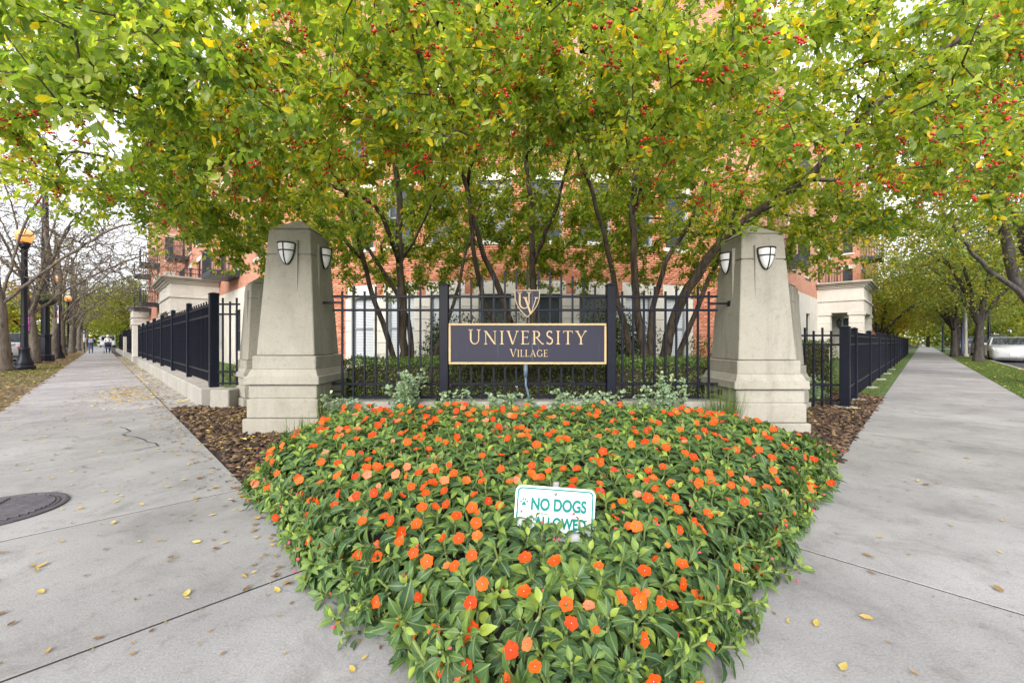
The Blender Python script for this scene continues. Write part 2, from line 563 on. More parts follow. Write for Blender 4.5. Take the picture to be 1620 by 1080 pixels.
leaf_mat('crab_leaf', [(0.0, (0.075, 0.14, 0.03)), (0.3, (0.16, 0.235, 0.03)), (0.6, (0.27, 0.34, 0.04)), (0.86, (0.40, 0.44, 0.07)), (0.9, (0.66, 0.52, 0.03)), (1.0, (0.70, 0.44, 0.02))], 0.5, 0.38, tbright=2.0)
leaf_mat('maple_leaf', [(0.0, (0.085, 0.14, 0.025)), (0.5, (0.18, 0.245, 0.035)), (0.8, (0.34, 0.34, 0.045)), (1.0, (0.58, 0.42, 0.04))], 0.45, 0.5)
leaf_mat('golden_leaf', [(0.0, (0.14, 0.15, 0.02)), (0.4, (0.33, 0.25, 0.02)), (0.8, (0.50, 0.30, 0.025)), (1.0, (0.55, 0.22, 0.03))], 0.45, 0.5)
leaf_mat('lime_leaf', [(0.0, (0.12, 0.17, 0.02)), (0.5, (0.24, 0.27, 0.03)), (1.0, (0.42, 0.38, 0.04))], 0.45, 0.5)
leaf_mat('pale_needle', [(0.0, (0.13, 0.18, 0.06)), (1.0, (0.30, 0.33, 0.14))], 0.3, 0.6)
leaf_mat('box_leaf', [(0.0, (0.055, 0.105, 0.026)), (0.7, (0.145, 0.24, 0.06)), (1.0, (0.28, 0.35, 0.08))], 0.25, 0.4)
leaf_mat('shrub_leaf', [(0.0, (0.022, 0.05, 0.014)), (0.7, (0.06, 0.11, 0.03)), (1.0, (0.14, 0.19, 0.05))], 0.3, 0.3)
leaf_mat('light_shrub_leaf', [(0.0, (0.06, 0.10, 0.02)), (1.0, (0.19, 0.25, 0.06))], 0.35, 0.45)
leaf_mat('grass_blade', [(0.0, (0.05, 0.095, 0.015)), (0.7, (0.11, 0.18, 0.03)), (1.0, (0.26, 0.26, 0.07))], 0.35, 0.5)
leaf_mat('rose_leaf', [(0.0, (0.16, 0.25, 0.16)), (0.7, (0.30, 0.40, 0.27)), (1.0, (0.45, 0.50, 0.24))], 0.3, 0.55)
leaf_mat('fallen_leaf', [(0.0, (0.14, 0.075, 0.035)), (0.25, (0.30, 0.19, 0.08)), (0.5, (0.50, 0.36, 0.10)), (0.8, (0.58, 0.46, 0.13)), (1.0, (0.52, 0.33, 0.04))], 0.15, 0.6)
leaf_mat('litter_leaf', [(0.0, (0.11, 0.06, 0.03)), (0.5, (0.25, 0.16, 0.065)), (1.0, (0.42, 0.30, 0.10))], 0.1, 0.7)
leaf_mat('bark_chip', [(0.0, (0.025, 0.017, 0.014)), (0.6, (0.085, 0.05, 0.034)), (1.0, (0.20, 0.125, 0.075))], 0.0, 0.9)
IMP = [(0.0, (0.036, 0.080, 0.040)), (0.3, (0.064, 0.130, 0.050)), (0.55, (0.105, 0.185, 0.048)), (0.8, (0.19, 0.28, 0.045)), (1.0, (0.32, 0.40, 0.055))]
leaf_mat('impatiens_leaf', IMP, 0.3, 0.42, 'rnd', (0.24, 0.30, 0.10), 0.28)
leaf_mat('impatiens_leaf_single', IMP, 0.3, 0.42, 'OBJ', (0.24, 0.30, 0.10), 0.28)
leaf_mat('petal', [(0.0, (0.62, 0.045, 0.006)), (0.3, (0.70, 0.08, 0.007)), (0.75, (0.77, 0.115, 0.010)), (0.9, (0.78, 0.16, 0.03)), (1.0, (0.72, 0.25, 0.15))], 0.25, 0.6, 'OBJ', None, 0.2, 1.1)
simple('petal_centre', (0.55, 0.02, 0.06), 0.5)
simple('petal_eye', (0.85, 0.75, 0.70), 0.5)
simple('bud', (0.62, 0.06, 0.09), 0.5, 0, 0.4, 30)
simple('berry', (0.55, 0.025, 0.015), 0.25, 0, 0.35, 20, coord='World', spec=0.6)
simple('stem_green', (0.16, 0.21, 0.06), 0.5)
simple('stem_brown', (0.11, 0.08, 0.05), 0.8)
# ------------------------------------------------------------------ ground, roads, sidewalks
S2 = math.sqrt(2)
UA = Vector((-1 / S2, 1 / S2, 0))        # along the street with the lamps
UB = Vector((1 / S2, 1 / S2, 0))         # along the street with the parked cars

def sheet_ab(name, a0, a1, b0, b1, z, mat, **kw):
    mb = MB().face([ab(a0, b0, z), ab(a0, b1, z), ab(a1, b1, z), ab(a1, b0, z)])
    if mb and (Vector(mb.v[1]) - Vector(mb.v[0])).cross(Vector(mb.v[2]) - Vector(mb.v[0])).z < 0:
        mb.f[0] = mb.f[0][::-1]
    return mb.build(name, mat, **kw)

g = MB().face([(-900, -300, -0.16), (900, -300, -0.16), (900, 900, -0.16), (-900, 900, -0.16)])
g.build('ground', MAT['terrain'], kind='structure')
sheet_ab('road', -60, 420, -22, -4.5, -0.13, MAT['asphalt'], kind='structure')
sheet_ab('road', -20, -3.9, -4.5, 420, -0.126, MAT['asphalt'], kind='structure')

# beds and lawns inside the corner of the block
GA, GB = 0.75, 1.05                       # bed edges along the two sidewalks (a >= GA, b >= GB)
soil = MB()
soil.face([ab(GA, GB, -0.02), ab(GA, 240, -0.02), ab(240, 240, -0.02), ab(240, GB, -0.02)][::-1])
if (Vector(soil.v[1]) - Vector(soil.v[0])).cross(Vector(soil.v[2]) - Vector(soil.v[0])).z < 0:
    soil.f[0] = soil.f[0][::-1]
soil.build('garden_soil', MAT['soil'], kind='structure')
# lawn behind the fences
lawn = MB()
lawn.face([(-9.5, 8.6, -0.012), (9.5, 8.2, -0.012), (9.5, 13.8, -0.012), (-9.5, 14.2, -0.012)])
lawn.build('lawn', MAT['lawn'], kind='structure')
sheet_ab('lawn', 1.6, 6.0, 10, 110, -0.008, MAT['lawn'], kind='structure')
sheet_ab('lawn', 12, 110, 2.4, 6.2, -0.008, MAT['lawn'], kind='structure')
sheet_ab('verge', 0.75, 1.6, 14.5, 120, -0.004, MAT['lawn'], kind='structure')

# parkways between sidewalk and kerb
def parkway(name, a0, a1, b0, b1, mat):
    sheet_ab(name, a0, a1, b0, b1, -0.015, mat, kind='structure')
parkway('parkway', 9, 260, -4.3, -1.53, MAT['parkway_earth'])
parkway('parkway', -3.7, -1.86, 10, 260, MAT['lawn'])

def kerb(name, a0, a1, b0, b1):
    r = empty(name, ab((a0 + a1) / 2, (b0 + b1) / 2))
    tag(r, kind='structure')
    along_a = (a1 - a0) > (b1 - b0)
    n = 26
    for i in range(n):
        t0, t1 = i / n, (i + 1) / n
        g_ = 0.006
        mb = MB()
        if along_a:
            p = [ab(a0 + (a1 - a0) * t0 + g_, b0), ab(a0 + (a1 - a0) * t1 - g_, b0), ab(a0 + (a1 - a0) * t1 - g_, b1), ab(a0 + (a1 - a0) * t0 + g_, b1)]
        else:
            p = [ab(a0, b0 + (b1 - b0) * t0 + g_), ab(a1, b0 + (b1 - b0) * t0 + g_), ab(a1, b0 + (b1 - b0) * t1 - g_), ab(a0, b0 + (b1 - b0) * t1 - g_)]
        p = [(q[0], q[1]) for q in p]
        area = sum(p[k][0] * p[(k + 1) % 4][1] - p[(k + 1) % 4][0] * p[k][1] for k in range(4))
        if area < 0: p = p[::-1]
        mb.prism(p, -0.2, 0.0)
        mb.build('kerb_stone', MAT['kerb_stone'], r)
kerb('kerb', 9, 140, -4.5, -4.3)
kerb('kerb', -3.9, -3.7, 10, 140)

# sidewalks: single slabs with open joints on a dark bed
def slab(parent, pts, z1=0.0, ch=0.002):
    """pts: world xy polygon; slightly rounded upper edges, own small settlement"""
    c = Vector((sum(p[0] for p in pts) / len(pts), sum(p[1] for p in pts) / len(pts)))
    P = [Vector(p[:2]) for p in pts]
    area = sum(P[k].x * P[(k + 1) % len(P)].y - P[(k + 1) % len(P)].x * P[k].y for k in range(len(P)))
    if area < 0: P = P[::-1]
    n = len(P)
    dz = [random.uniform(-0.001, 0.001) for _ in P]
    def inset(d):
        out = []
        for i in range(n):
            e0 = (P[i] - P[i - 1]).normalized(); e1 = (P[(i + 1) % n] - P[i]).normalized()
            n0, n1 = Vector((-e0.y, e0.x)), Vector((-e1.y, e1.x))
            k = (n0 + n1) / (1 + n0.dot(n1))
            out.append(P[i] + k * d)
        return out
    V = []
    for d, z in ((0.008, -0.1), (0.008, z1 - ch), (0.0095, z1 - ch * 0.35), (0.008 + ch, z1)):
        for i, q in enumerate(inset(d)):
            V.append((q.x, q.y, z + (dz[i] if z > -0.05 else 0)))
    F = [tuple(range(3 * n, 4 * n))]
    for r_ in range(3):
        F += [(r_ * n + i, r_ * n + (i + 1) % n, (r_ + 1) * n + (i + 1) % n, (r_ + 1) * n + i) for i in range(n)]
    mb = MB().add(V, F)
    return mb.build('slab', MAT['sidewalk'], parent)

sw = empty('sidewalk', ab(0, 0)); tag(sw, kind='structure')
MB().prism([ab(-1.80, -1.47)[:2], ab(-1.80, 200)[:2], ab(0.70, 200)[:2], ab(0.70, -1.47)[:2]][::1], -0.14, -0.0038).build('joint_bed', MAT['crack_fill'], sw)
MB().prism([ab(-4.5, -1.47)[:2], ab(0.72, -1.47)[:2], ab(0.72, 1.0)[:2], ab(-4.5, 1.0)[:2]], -0.15, -0.0034).build('joint_bed', MAT['crack_fill'], sw)
MB().prism([ab(0.74, -1.47)[:2], ab(200, -1.47)[:2], ab(200, 1.0)[:2], ab(0.74, 1.0)[:2]], -0.15, -0.0030).build('joint_bed', MAT['crack_fill'], sw)
# along the lamps
ja = [0.75, 2.85, 4.85, 7.3, 9.8, 12.25] + [12.25 + 2.45 * k for k in range(1, 42)]
for k in range(len(ja) - 1):
    slab(sw, [ab(ja[k], -1.53), ab(ja[k + 1], -1.53), ab(ja[k + 1], 1.05), ab(ja[k], 1.05)])
slab(sw, [ab(115, -1.53), ab(300, -1.53), ab(300, 1.05), ab(115, 1.05)])
# along the parked cars
jb = [1.05, 3.55, 6.18, 8.78] + [8.78 + 2.62 * k for k in range(1, 40)]
for k in range(len(jb) - 1):
    slab(sw, [ab(-1.86, jb[k]), ab(-1.86, jb[k + 1]), ab(0.75, jb[k + 1]), ab(0.75, jb[k])])
slab(sw, [ab(-1.86, 110), ab(-1.86, 300), ab(0.75, 300), ab(0.75, 110)])
# the corner behind the viewer
for (a0, a1, b0, b1) in ((-1.86, 0.75, -1.53, 1.05), (-4.4, -1.86, -1.53, 1.05), (-1.86, 0.75, -4.2, -1.53), (-4.4, -1.86, -4.2, -1.53), (0.75, 9, -4.4, -1.53), (-3.8, -1.86, 1.05, 10)):
    slab(sw, [ab(a0, b0), ab(a1, b0), ab(a1, b1), ab(a0, b1)])
# a ragged crack across one slab
cr = MB()
cp = [(-4.79, 5.02), (-4.63, 4.93), (-4.46, 4.80), (-4.38, 4.62), (-4.28, 4.56), (-4.12, 4.50), (-3.95, 4.40), (-3.80, 4.28), (-3.66, 4.22), (-3.55, 4.12), (-3.60, 4.00), (-3.62, 3.93)]
for i in range(len(cp) - 1):
    p, q = Vector(cp[i]), Vector(cp[i + 1])
    d_ = (q - p).normalized(); nn = Vector((-d_.y, d_.x)) * random.uniform(0.004, 0.011)
    p2, q2 = p - d_ * 0.01, q + d_ * 0.01
    cr.face([(p2.x - nn.x, p2.y - nn.y, 0.0065 + i * 1e-4), (q2.x - nn.x, q2.y - nn.y, 0.0065 + i * 1e-4), (q2.x + nn.x * .6, q2.y + nn.y * .6, 0.0065 + i * 1e-4), (p2.x + nn.x * .6, p2.y + nn.y * .6, 0.0065 + i * 1e-4)])
cr.build('crack', MAT['crack_fill'], sw)

# manhole cover set in the slab at the near end of the lamp street
mc = empty('manhole_cover', (-3.19, 2.52, 0), 0.5, 'round cast iron manhole cover with ribbed pattern set in the sidewalk', 'manhole cover')
rim = MB().lathe([(0.36, -0.01), (0.36, 0.009), (0.345, 0.012), (0.325, 0.010), (0.32, 0.002)], n=40)
rim.build('rim', MAT['cast_iron'], mc, local=True)
lid = MB().lathe([(0.316, -0.01), (0.316, 0.007), (0.31, 0.009)], n=40)
lid.build('lid', MAT['cast_iron'], mc, local=True)
for i in range(-8, 9):
    y = i * 0.034
    hw = math.sqrt(max(0, 0.295 ** 2 - y * y))
    for sgn in (-1, 1):
        MB().cbox((sgn * (hw / 2 + 0.012), y, 0.013), (hw - 0.03, 0.016, 0.010), 0.002).build('rib', MAT['cast_iron'], mc, local=True) if hw > 0.06 else None
for sgn in (-1, 1):
    MB().lathe([(0.022, 0.006), (0.022, 0.0155), (0.015, 0.0158)], (sgn * 0.2, 0.0, 0), n=12).build('pick_hole', MAT['crack_fill'], mc, local=True)

mc.scale = (.90, .90, 1)

# ------------------------------------------------------------------ gate pillars with shield lamps
def sconce(parent, M):
    """shield-shaped half-bowl lamp; local x across, y out of the wall (negative), z up"""
    def pt(u, v, k=1.0):
        w = 0.104 * (1 - v ** 1.7) ** 0.62 * (1 - 0.06 * (1 - v))
        a = (u - 0.5) * math.pi
        return Vector((w * math.sin(a) * k, -(0.012 + 0.085 * (w / 0.104) ** 0.8 * math.cos(a)) * k, 0.115 - 0.245 * v))
    gl = MB()
    nu, nv = 12, 12
    V = [pt(i / nu, 0.985 * j / nv, 0.97) for j in range(nv + 1) for i in range(nu + 1)]
    F = [(j * (nu + 1) + i, (j + 1) * (nu + 1) + i, (j + 1) * (nu + 1) + i + 1, j * (nu + 1) + i + 1) for j in range(nv) for i in range(nu)]
    gl.add(V, F, 0, M)
    gl.face([M @ pt(i / nu, 0, 0.97) for i in range(nu + 1)])
    lamp = gl.build('lamp_glass', MAT['white_glass'], parent, local=True, smooth=True)
    fr = MB()
    def bar(ps, r=0.0075):
        fr.tube([M @ p for p in ps], r, 6)
    bar([pt(i / 14, 0.0) for i in range(15)], 0.009)
    bar([pt(i / 14, 0.36) for i in range(15)])
    bar([pt(0.0, 0.985 * j / 12) for j in range(13)], 0.009)
    bar([pt(1.0, 0.985 * j / 12) for j in range(13)], 0.009)
    bar([pt(0.5, 0.985 * j / 12) for j in range(13)])
    fr.build('lamp_frame', MAT['black_metal'], lamp, local=True, smooth=True)

def pillar(name, loc, rz, label, k=1.0, kw=1.0, faces=(0,)):
    root = empty(name, loc, rz, label, 'pillar', 'stone gate pillars')
    st = MAT['cast_stone']
    def tier(nm, h0, z0, h1, z1, ch=0.009):
        MB().frustum((0, 0, 0), h0 * kw, h0 * kw, z0 * k, h1 * kw, h1 * kw, z1 * k, ch).build(nm, st, root, local=True)
    tier('plinth', .435, -0.12, .435, .172)
    tier('joint', .385, .15, .385, .42)
    tier('base_course', .405, .178, .405, .393)
    tier('base_course', .393, .401, .391, .553)
    tier('ledge', .43, .558, .426, .655)
    tier('sloped_course', .405, .652, .372, .732, 0.004)
    tier('upper_course', .366, .728, .366, .884)
    sh = lambda z: .335 - .088 * (z - .89) / 1.47
    tier('shaft', sh(.89), .889, sh(2.062), 2.062)
    tier('joint', sh(2.07) - .014, 2.03, sh(2.07) - .014, 2.10)
    tier('shaft_head', sh(2.074), 2.074, sh(2.36), 2.36)
    MB().frustum((0, 0, 0), .215 * kw, .215 * kw, 2.352 * k, .208 * kw, .208 * kw, 2.392 * k, .005).build('cap', st, root, local=True)
    MB().frustum((0, 0, 0), .225 * kw, .225 * kw, 2.389 * k, .03 * kw, .03 * kw, 2.53 * k, .003).build('cap', st, root, local=True)
    for fz in faces:
        Mz = Matrix.Rotation(fz, 4, 'Z')
        yf = -(sh(1.60)) * kw
        pl = MB()
        hw = 0.118 * kw
        sec = [(yf, 1.60 * k), (yf, 2.225 * k), (yf + 0.02, 2.235 * k), (yf + 0.12, 2.235 * k), (yf + 0.12, 1.60 * k)]
        V = [Mz @ Vector((x, y, z)) for x in (-hw, hw) for y, z in sec]
        pl.add(V, [(4, 3, 2, 1, 0), (5, 6, 7, 8, 9)] + [(i, (i + 1) % 5, 5 + (i + 1) % 5, 5 + i) for i in range(5)])
        pl.build('lamp_plate', st, root, local=True)
        if k > 0.9:
            sconce(root, Mz @ Matrix.Translation((0, yf - 0.002, 2.075 * k)))
    return root

pillar('gate_pillar', (-2.62, 5.08, 0.0), 0.0, 'tall tapered stone pillar with shield lamps beside the lamp lined sidewalk', faces=(0, R(90)))
pillar('gate_pillar', (2.96, 5.09, -0.055), 0.0, 'tall tapered stone pillar with shield lamps on the parked cars side', faces=(0, R(-90)))
pillar('gate_pillar', (-4.22, 6.93, 0.0), R(-45), 'shorter stone pillar behind the tall one by the leaf strewn sidewalk', 0.845, 0.80, faces=(0, R(90), R(-90)))
pillar('gate_pillar', (4.28, 6.55, -0.06), R(45), 'shorter stone pillar behind the tall one by the bare clean sidewalk', 0.83, 0.80, faces=(0, R(90), R(-90)))

# ------------------------------------------------------------------ fences
FP = MAT['fence_paint']

def post(parent, x, y, z0, z1, rz, w=0.105):
    mb = MB()
    mb.cbox((x, y, (z0 + z1) / 2), (w, w, z1 - z0), 0.006, rz)
    mb.frustum((x, y, 0), w / 2 + 0.008, w / 2 + 0.008, z1 - 0.004, w / 2 + 0.008, w / 2 + 0.008, z1 + 0.012, 0.004, rz)
    mb.frustum((x, y, 0), w / 2 + 0.004, w / 2 + 0.004, z1 + 0.012, 0.012, 0.012, z1 + 0.035, 0.002, rz)
    return mb.build('post', FP, parent)

PICKET = {}
def picket(parent, x, y, z0, z1, rz, w=0.022):
    """alike pickets share one mesh"""
    key = (round(z1 - z0, 3), w)
    if key not in PICKET:
        mb = MB()
        h = z1 - z0
        mb.box((0, 0, h / 2), (w, w, h))
        mb.frustum((0, 0, 0), w / 2 + .002, w / 2 + .002, h - 0.002, w / 2, w / 2, h + .01, .002)
        PICKET[key] = raw_mesh('picket', np.array(mb.v), mb.f, FP)
    o = link('picket', PICKET[key], parent)
    o.location = Vector((x, y, z0)) - TR[parent]
    o.rotation_euler = (0, 0, rz)
    return o

def rail(parent, p, q, z, h=0.03, w=0.034, zq=None):
    p, q = Vector(p[:2]), Vector(q[:2])
    d = q - p
    rz = math.atan2(d.y, d.x)
    c = (p + q) / 2
    return MB().cbox((c.x, c.y, z), (d.length, w, h), 0.004, rz).build('rail', FP, parent)

# sign fence between the tall pillars
FY = 5.05
fx = lambda px: (px - 810) / 650 * FY
ff = empty('ornamental_fence', (0.2, FY, 0.33), 0, 'black metal picket fence with arched centre bay carrying the nameplate', 'fence')
XL, XR = fx(526), fx(1135)
PX = [fx(702.8), fx(966.0)]
for x in PX: post(ff, x, FY, 0.31, 1.735, 0, 0.11)
for x in PX: MB().cbox((x, FY, 0.338), (0.19, 0.17, 0.012), 0.003).build('base_plate', FP, ff)
segs = [(XL, PX[0] - 0.056), (PX[0] + 0.056, PX[1] - 0.056), (PX[1] + 0.056, XR)]
for (x0, x1) in segs:
    for z in (1.60, 1.435, 0.53, 0.365):
        rail(ff, (x0, FY), (x1, FY), z)
for i in range(9):
    picket(ff, fx(541.5 + 17.65 * i), FY, 0.345, 1.715 if i % 2 else 1.655, 0)
for i in range(9):
    picket(ff, fx(984.5 + 17.1 * i), FY, 0.345, 1.655 if i % 2 == 0 else 1.715, 0)
for i in range(13):
    t = (i - 6) / 6
    picket(ff, fx(727.5 + 17.83 * i), FY, 0.345, 1.735 + 0.195 * math.cos(t * math.pi / 2) ** 0.9 if abs(t) < 1 else 1.735, 0)
for (x0, x1, z) in ((-2.345, fx(543), 1.525), (-2.22, fx(543), 0.435), (2.67, fx(1121), 1.515), (2.55, fx(1121), 0.43)):
    MB().cbox(((x0 + x1) / 2, FY - 0.002, z), (abs(x1 - x0), 0.026, 0.026), 0.004).build('wall_bracket', FP, ff)
    MB().cbox((x0, FY - 0.001, z), (0.02, 0.07, 0.07), 0.004).build('wall_bracket', FP, ff)

kw_ = empty('stone_kerb', (0.2, 5.07, 0), 0, 'long low stone kerb under the arched sign fence', 'kerb wall')
xs = [-2.22, -0.75, 0.2, 1.32, 2.56]
for i in range(4):
    MB().cbox(((xs[i] + xs[i + 1]) / 2, 5.07, 0.115), (xs[i + 1] - xs[i] - 0.01, 0.36, 0.43), 0.012).build('stone_block', MAT['kerb_stone'], kw_)

# ------------------------------------------------------------------ serif lettering
def stroke(x0, y0, x1, y1, w0, w1=None):
    w1 = w0 if w1 is None else w1
    d = Vector((x1 - x0, y1 - y0))
    n = Vector((-d.y, d.x)).normalized()
    # horizontal cut ends for diagonals
    if abs(d.y) > 0.3:
        return [[(x0 - w0 / 2, y0), (x0 + w0 / 2, y0), (x1 + w1 / 2, y1), (x1 - w1 / 2, y1)]]
    return [[(x0 + n.x * w0 / 2, y0 + n.y * w0 / 2), (x0 - n.x * w0 / 2, y0 - n.y * w0 / 2), (x1 - n.x * w1 / 2, y1 - n.y * w1 / 2), (x1 + n.x * w1 / 2, y1 + n.y * w1 / 2)]]

def serif(x, y, w=0.24, up=True):
    h = 0.035
    y0, y1 = (y, y + h) if up else (y - h, y)
    k = 0.05
    ym = y1 + k if up else y0 - k
    base = [(x - w / 2, y0), (x + w / 2, y0), (x + w / 2, y1), (x - w / 2, y1)]
    fil = [(x - w * .36, y1), (x + w * .36, y1), (x + w * .2, ym), (x - w * .2, ym)] if up else [(x - w * .2, ym), (x + w * .2, ym), (x + w * .36, y0), (x - w * .36, y0)]
    return [base, fil]

def arcs(cx, cy, rx, ry, a0, a1, wf, n=18):
    out = []
    def pr(t):
        a = R(a0 + (a1 - a0) * t)
        w = wf(t) / 2
        c, s = math.cos(a), math.sin(a)
        return (cx + (rx + w) * c, cy + (ry + w) * s), (cx + (rx - w) * c, cy + (ry - w) * s)
    for i in range(n):
        o0, i0 = pr(i / n); o1, i1 = pr((i + 1) / n)
        out.append([i0, o0, o1, i1])
    return out

TK, TN = 0.108, 0.046
def glyph(ch):
    P = []
    if ch == 'U':
        P += stroke(.16, 1, .16, .38, TK) + stroke(.70, 1, .70, .38, TN + .02)
        P += arcs(.43, .38, .27, .345, 180, 360, lambda t: TK + (TN + .02 - TK) * t - .03 * math.sin(math.pi * t))
        P += serif(.16, 1, .30, False) + serif(.70, 1, .26, False); w = .90
    elif ch == 'N':
        P += stroke(.14, 0, .14, 1, TN) + stroke(.82, 0, .82, 1, TN) + stroke(.13, 1, .82, 0, TK + .03)
        P += serif(.14, 0, .24) + serif(.10, 1, .2, False) + serif(.82, 1, .24, False); w = 1.0
    elif ch == 'I':
        P += stroke(.17, 0, .17, 1, TK) + serif(.17, 0, .30) + serif(.17, 1, .30, False); w = .36
    elif ch == 'V':
        P += stroke(.12, 1, .45, 0, TK + .03, TK) + stroke(.78, 1, .46, 0, TN + .01, TN)
        P += serif(.12, 1, .28, False) + serif(.78, 1, .24, False); w = .88
    elif ch == 'E':
        P += stroke(.17, 0, .17, 1, TK) + serif(.15, 0, .26) + serif(.15, 1, .26, False)
        for y, x1 in ((.972, .56), (.52, .50), (.028, .60)):
            P += stroke(.2, y, x1, y, TN)
        P += [[(.545, .84), (.565, .84), (.585, 1), (.52, 1)], [(.575, 0), (.635, .17), (.61, .17), (.54, .0)], [(.48, .43), (.51, .43), (.51, .61), (.48, .61)]]; w = .68
    elif ch == 'R':
        P += stroke(.17, 0, .17, 1, TK) + serif(.17, 0, .28) + serif(.15, 1, .26, False)
        P += arcs(.30, .74, .24, .232, -90, 90, lambda t: TN + (TK - TN) * math.sin(math.pi * t))
        P += stroke(.2, .972, .31, .972, TN) + stroke(.2, .508, .31, .508, TN)
        P += stroke(.34, .5, .78, 0, TK, TK * .8) + serif(.80, 0, .16); w = .84
    elif ch == 'S':
        P += arcs(.30, .745, .185, .225, 35, 235, lambda t: TN + (.09 - TN) * math.sin(math.pi * t) + .01)
        P += arcs(.30, .265, .205, .235, 55, -145, lambda t: TN + (.09 - TN) * math.sin(math.pi * t) + .01)
        P += stroke(.19, .60, .42, .42, .12, .12)
        P += [[(.43, .84), (.475, .80), (.475, .99), (.44, .99)], [(.09, .01), (.12, .01), (.15, .14), (.095, .20)]]; w = .60
    elif ch == 'T':
        P += stroke(.38, 0, .38, .95, TK) + serif(.38, 0, .30) + stroke(.06, .972, .70, .972, TN)
        P += [[(.02, .82), (.06, .84), (.09, 1), (.04, 1)], [(.70, .84), (.74, .82), (.72, 1), (.67, 1)]]; w = .77
    elif ch == 'Y':
        P += stroke(.12, 1, .41, .45, TK + .02, TK) + stroke(.74, 1, .42, .45, TN + .01, TN) + stroke(.41, 0, .41, .46, TK)
        P += serif(.12, 1, .28, False) + serif(.74, 1, .24, False) + serif(.41, 0, .30); w = .84
    elif ch == 'L':
        P += stroke(.17, 0, .17, 1, TK) + serif(.17, 1, .28, False) + serif(.15, 0, .26) + stroke(.2, .028, .58, .028, TN)
        P += [[(.55, 0), (.62, .18), (.595, .18), (.52, .0)]]; w = .64
    elif ch == 'A':
        P += stroke(.10, 0, .43, 1, TN, TN) + stroke(.76, 0, .43, 1, TK + .02, TK * .7) + stroke(.22, .34, .62, .34, TN)
        P += serif(.10, 0, .22) + serif(.76, 0, .28); w = .87
    elif ch == 'G':
        P += arcs(.50, .5, .38, .475, 42, 318, lambda t: TN + (TK - TN) * math.sin(math.pi * t))
        P += stroke(.80, .06, .80, .42, TK * .9) + serif(.80, .42, .26, False) + [[(.74, .76), (.80, .74), (.80, .97), (.77, .97)]]; w = .95
    return P, w

def letter_mesh(ch, h, depth):
    P, w = glyph(ch)
    mb = MB()
    for i, q in enumerate(P):
        a = sum(q[k][0] * q[(k + 1) % len(q)][1] - q[(k + 1) % len(q)][0] * q[k][1] for k in range(len(q)))
        if a < 0: q = q[::-1]
        n = len(q)
        dz = depth + (i % 7) * 0.00012
        V = [(x * h, 0.0, y * h) for x, y in q] + [(x * h, -dz, y * h) for x, y in q]
        F = [tuple(range(n, 2 * n))] + [(k, (k + 1) % n, n + (k + 1) % n, n + k) for k in range(n)]
        mb.add(V, F)
    return mb, w * h

def word(parent, text, x0, x1, y, z, h0, h, depth=0.005):
    """letters spread between x0 and x1; the first one larger (small capitals)"""
    ms = [letter_mesh(c, h0 if i == 0 else h, depth) for i, c in enumerate(text)]
    total = sum(w for _, w in ms)
    gap = (x1 - x0 - total) / (len(text) - 1)
    x = x0
    for mb, w in ms:
        mb.v = [(vx + x, vy + y, vz + z) for vx, vy, vz in mb.v]
        mb.build('letter', MAT['gold_paint'], parent)
        x += w + gap

# navy board with water streaks under the letters
m, nd, ln, p = new_mat('sign_board')
n1 = noise(nd, ln, 26, 4, 0.6, 'Object', (1, 1, 0.05), 0.3)
r1 = ramp(nd, [(0.63, (0.026, 0.026, 0.045)), (0.80, (0.13, 0.15, 0.21))])
ln.new(n1.outputs['Fac'], r1.inputs['Fac']); ln.new(r1.outputs['Color'], p.inputs['Base Color'])
p.inputs['Roughness'].default_value = 0.45
p.inputs['Specular IOR Level'].default_value = 0.25

SY = 4.972
sg = empty('name_sign', (0.19, SY, 0.78), 0, 'dark navy nameplate with gold border reading UNIVERSITY VILLAGE', 'sign')
sx0, sx1, sz0, sz1 = -0.765, 1.14, 0.775, 1.268
MB().cbox(((sx0 + sx1) / 2, SY + 0.005, (sz0 + sz1) / 2), (sx1 - sx0 - 0.01, 0.03, sz1 - sz0 - 0.01), 0.004).build('board', MAT['sign_board'], sg)
for (cx_, cz_, wx, wz) in (((sx0 + sx1) / 2, sz1 - 0.013, sx1 - sx0, 0.026), ((sx0 + sx1) / 2, sz0 + 0.013, sx1 - sx0, 0.026), (sx0 + 0.013, (sz0 + sz1) / 2, 0.026, sz1 - sz0 - 0.054), (sx1 - 0.013, (sz0 + sz1) / 2, 0.026, sz1 - sz0 - 0.054)):
    MB().cbox((cx_, SY - 0.008, cz_), (wx, 0.026, wz), 0.004).build('border', MAT['gold_paint'], sg)
LY = SY - 0.0105
k_ = SY / 650
word(sg, 'UNIVERSITY', (741 - 810) * k_, (928 - 810) * k_, LY, 1.05 + (540 - 544.6) * k_, 23.6 * k_, 21.4 * k_)
word(sg, 'VILLAGE', (806.5 - 810) * k_, (867 - 810) * k_, LY, 1.05 + (540 - 564.0) * k_, 12.2 * k_, 10.8 * k_)

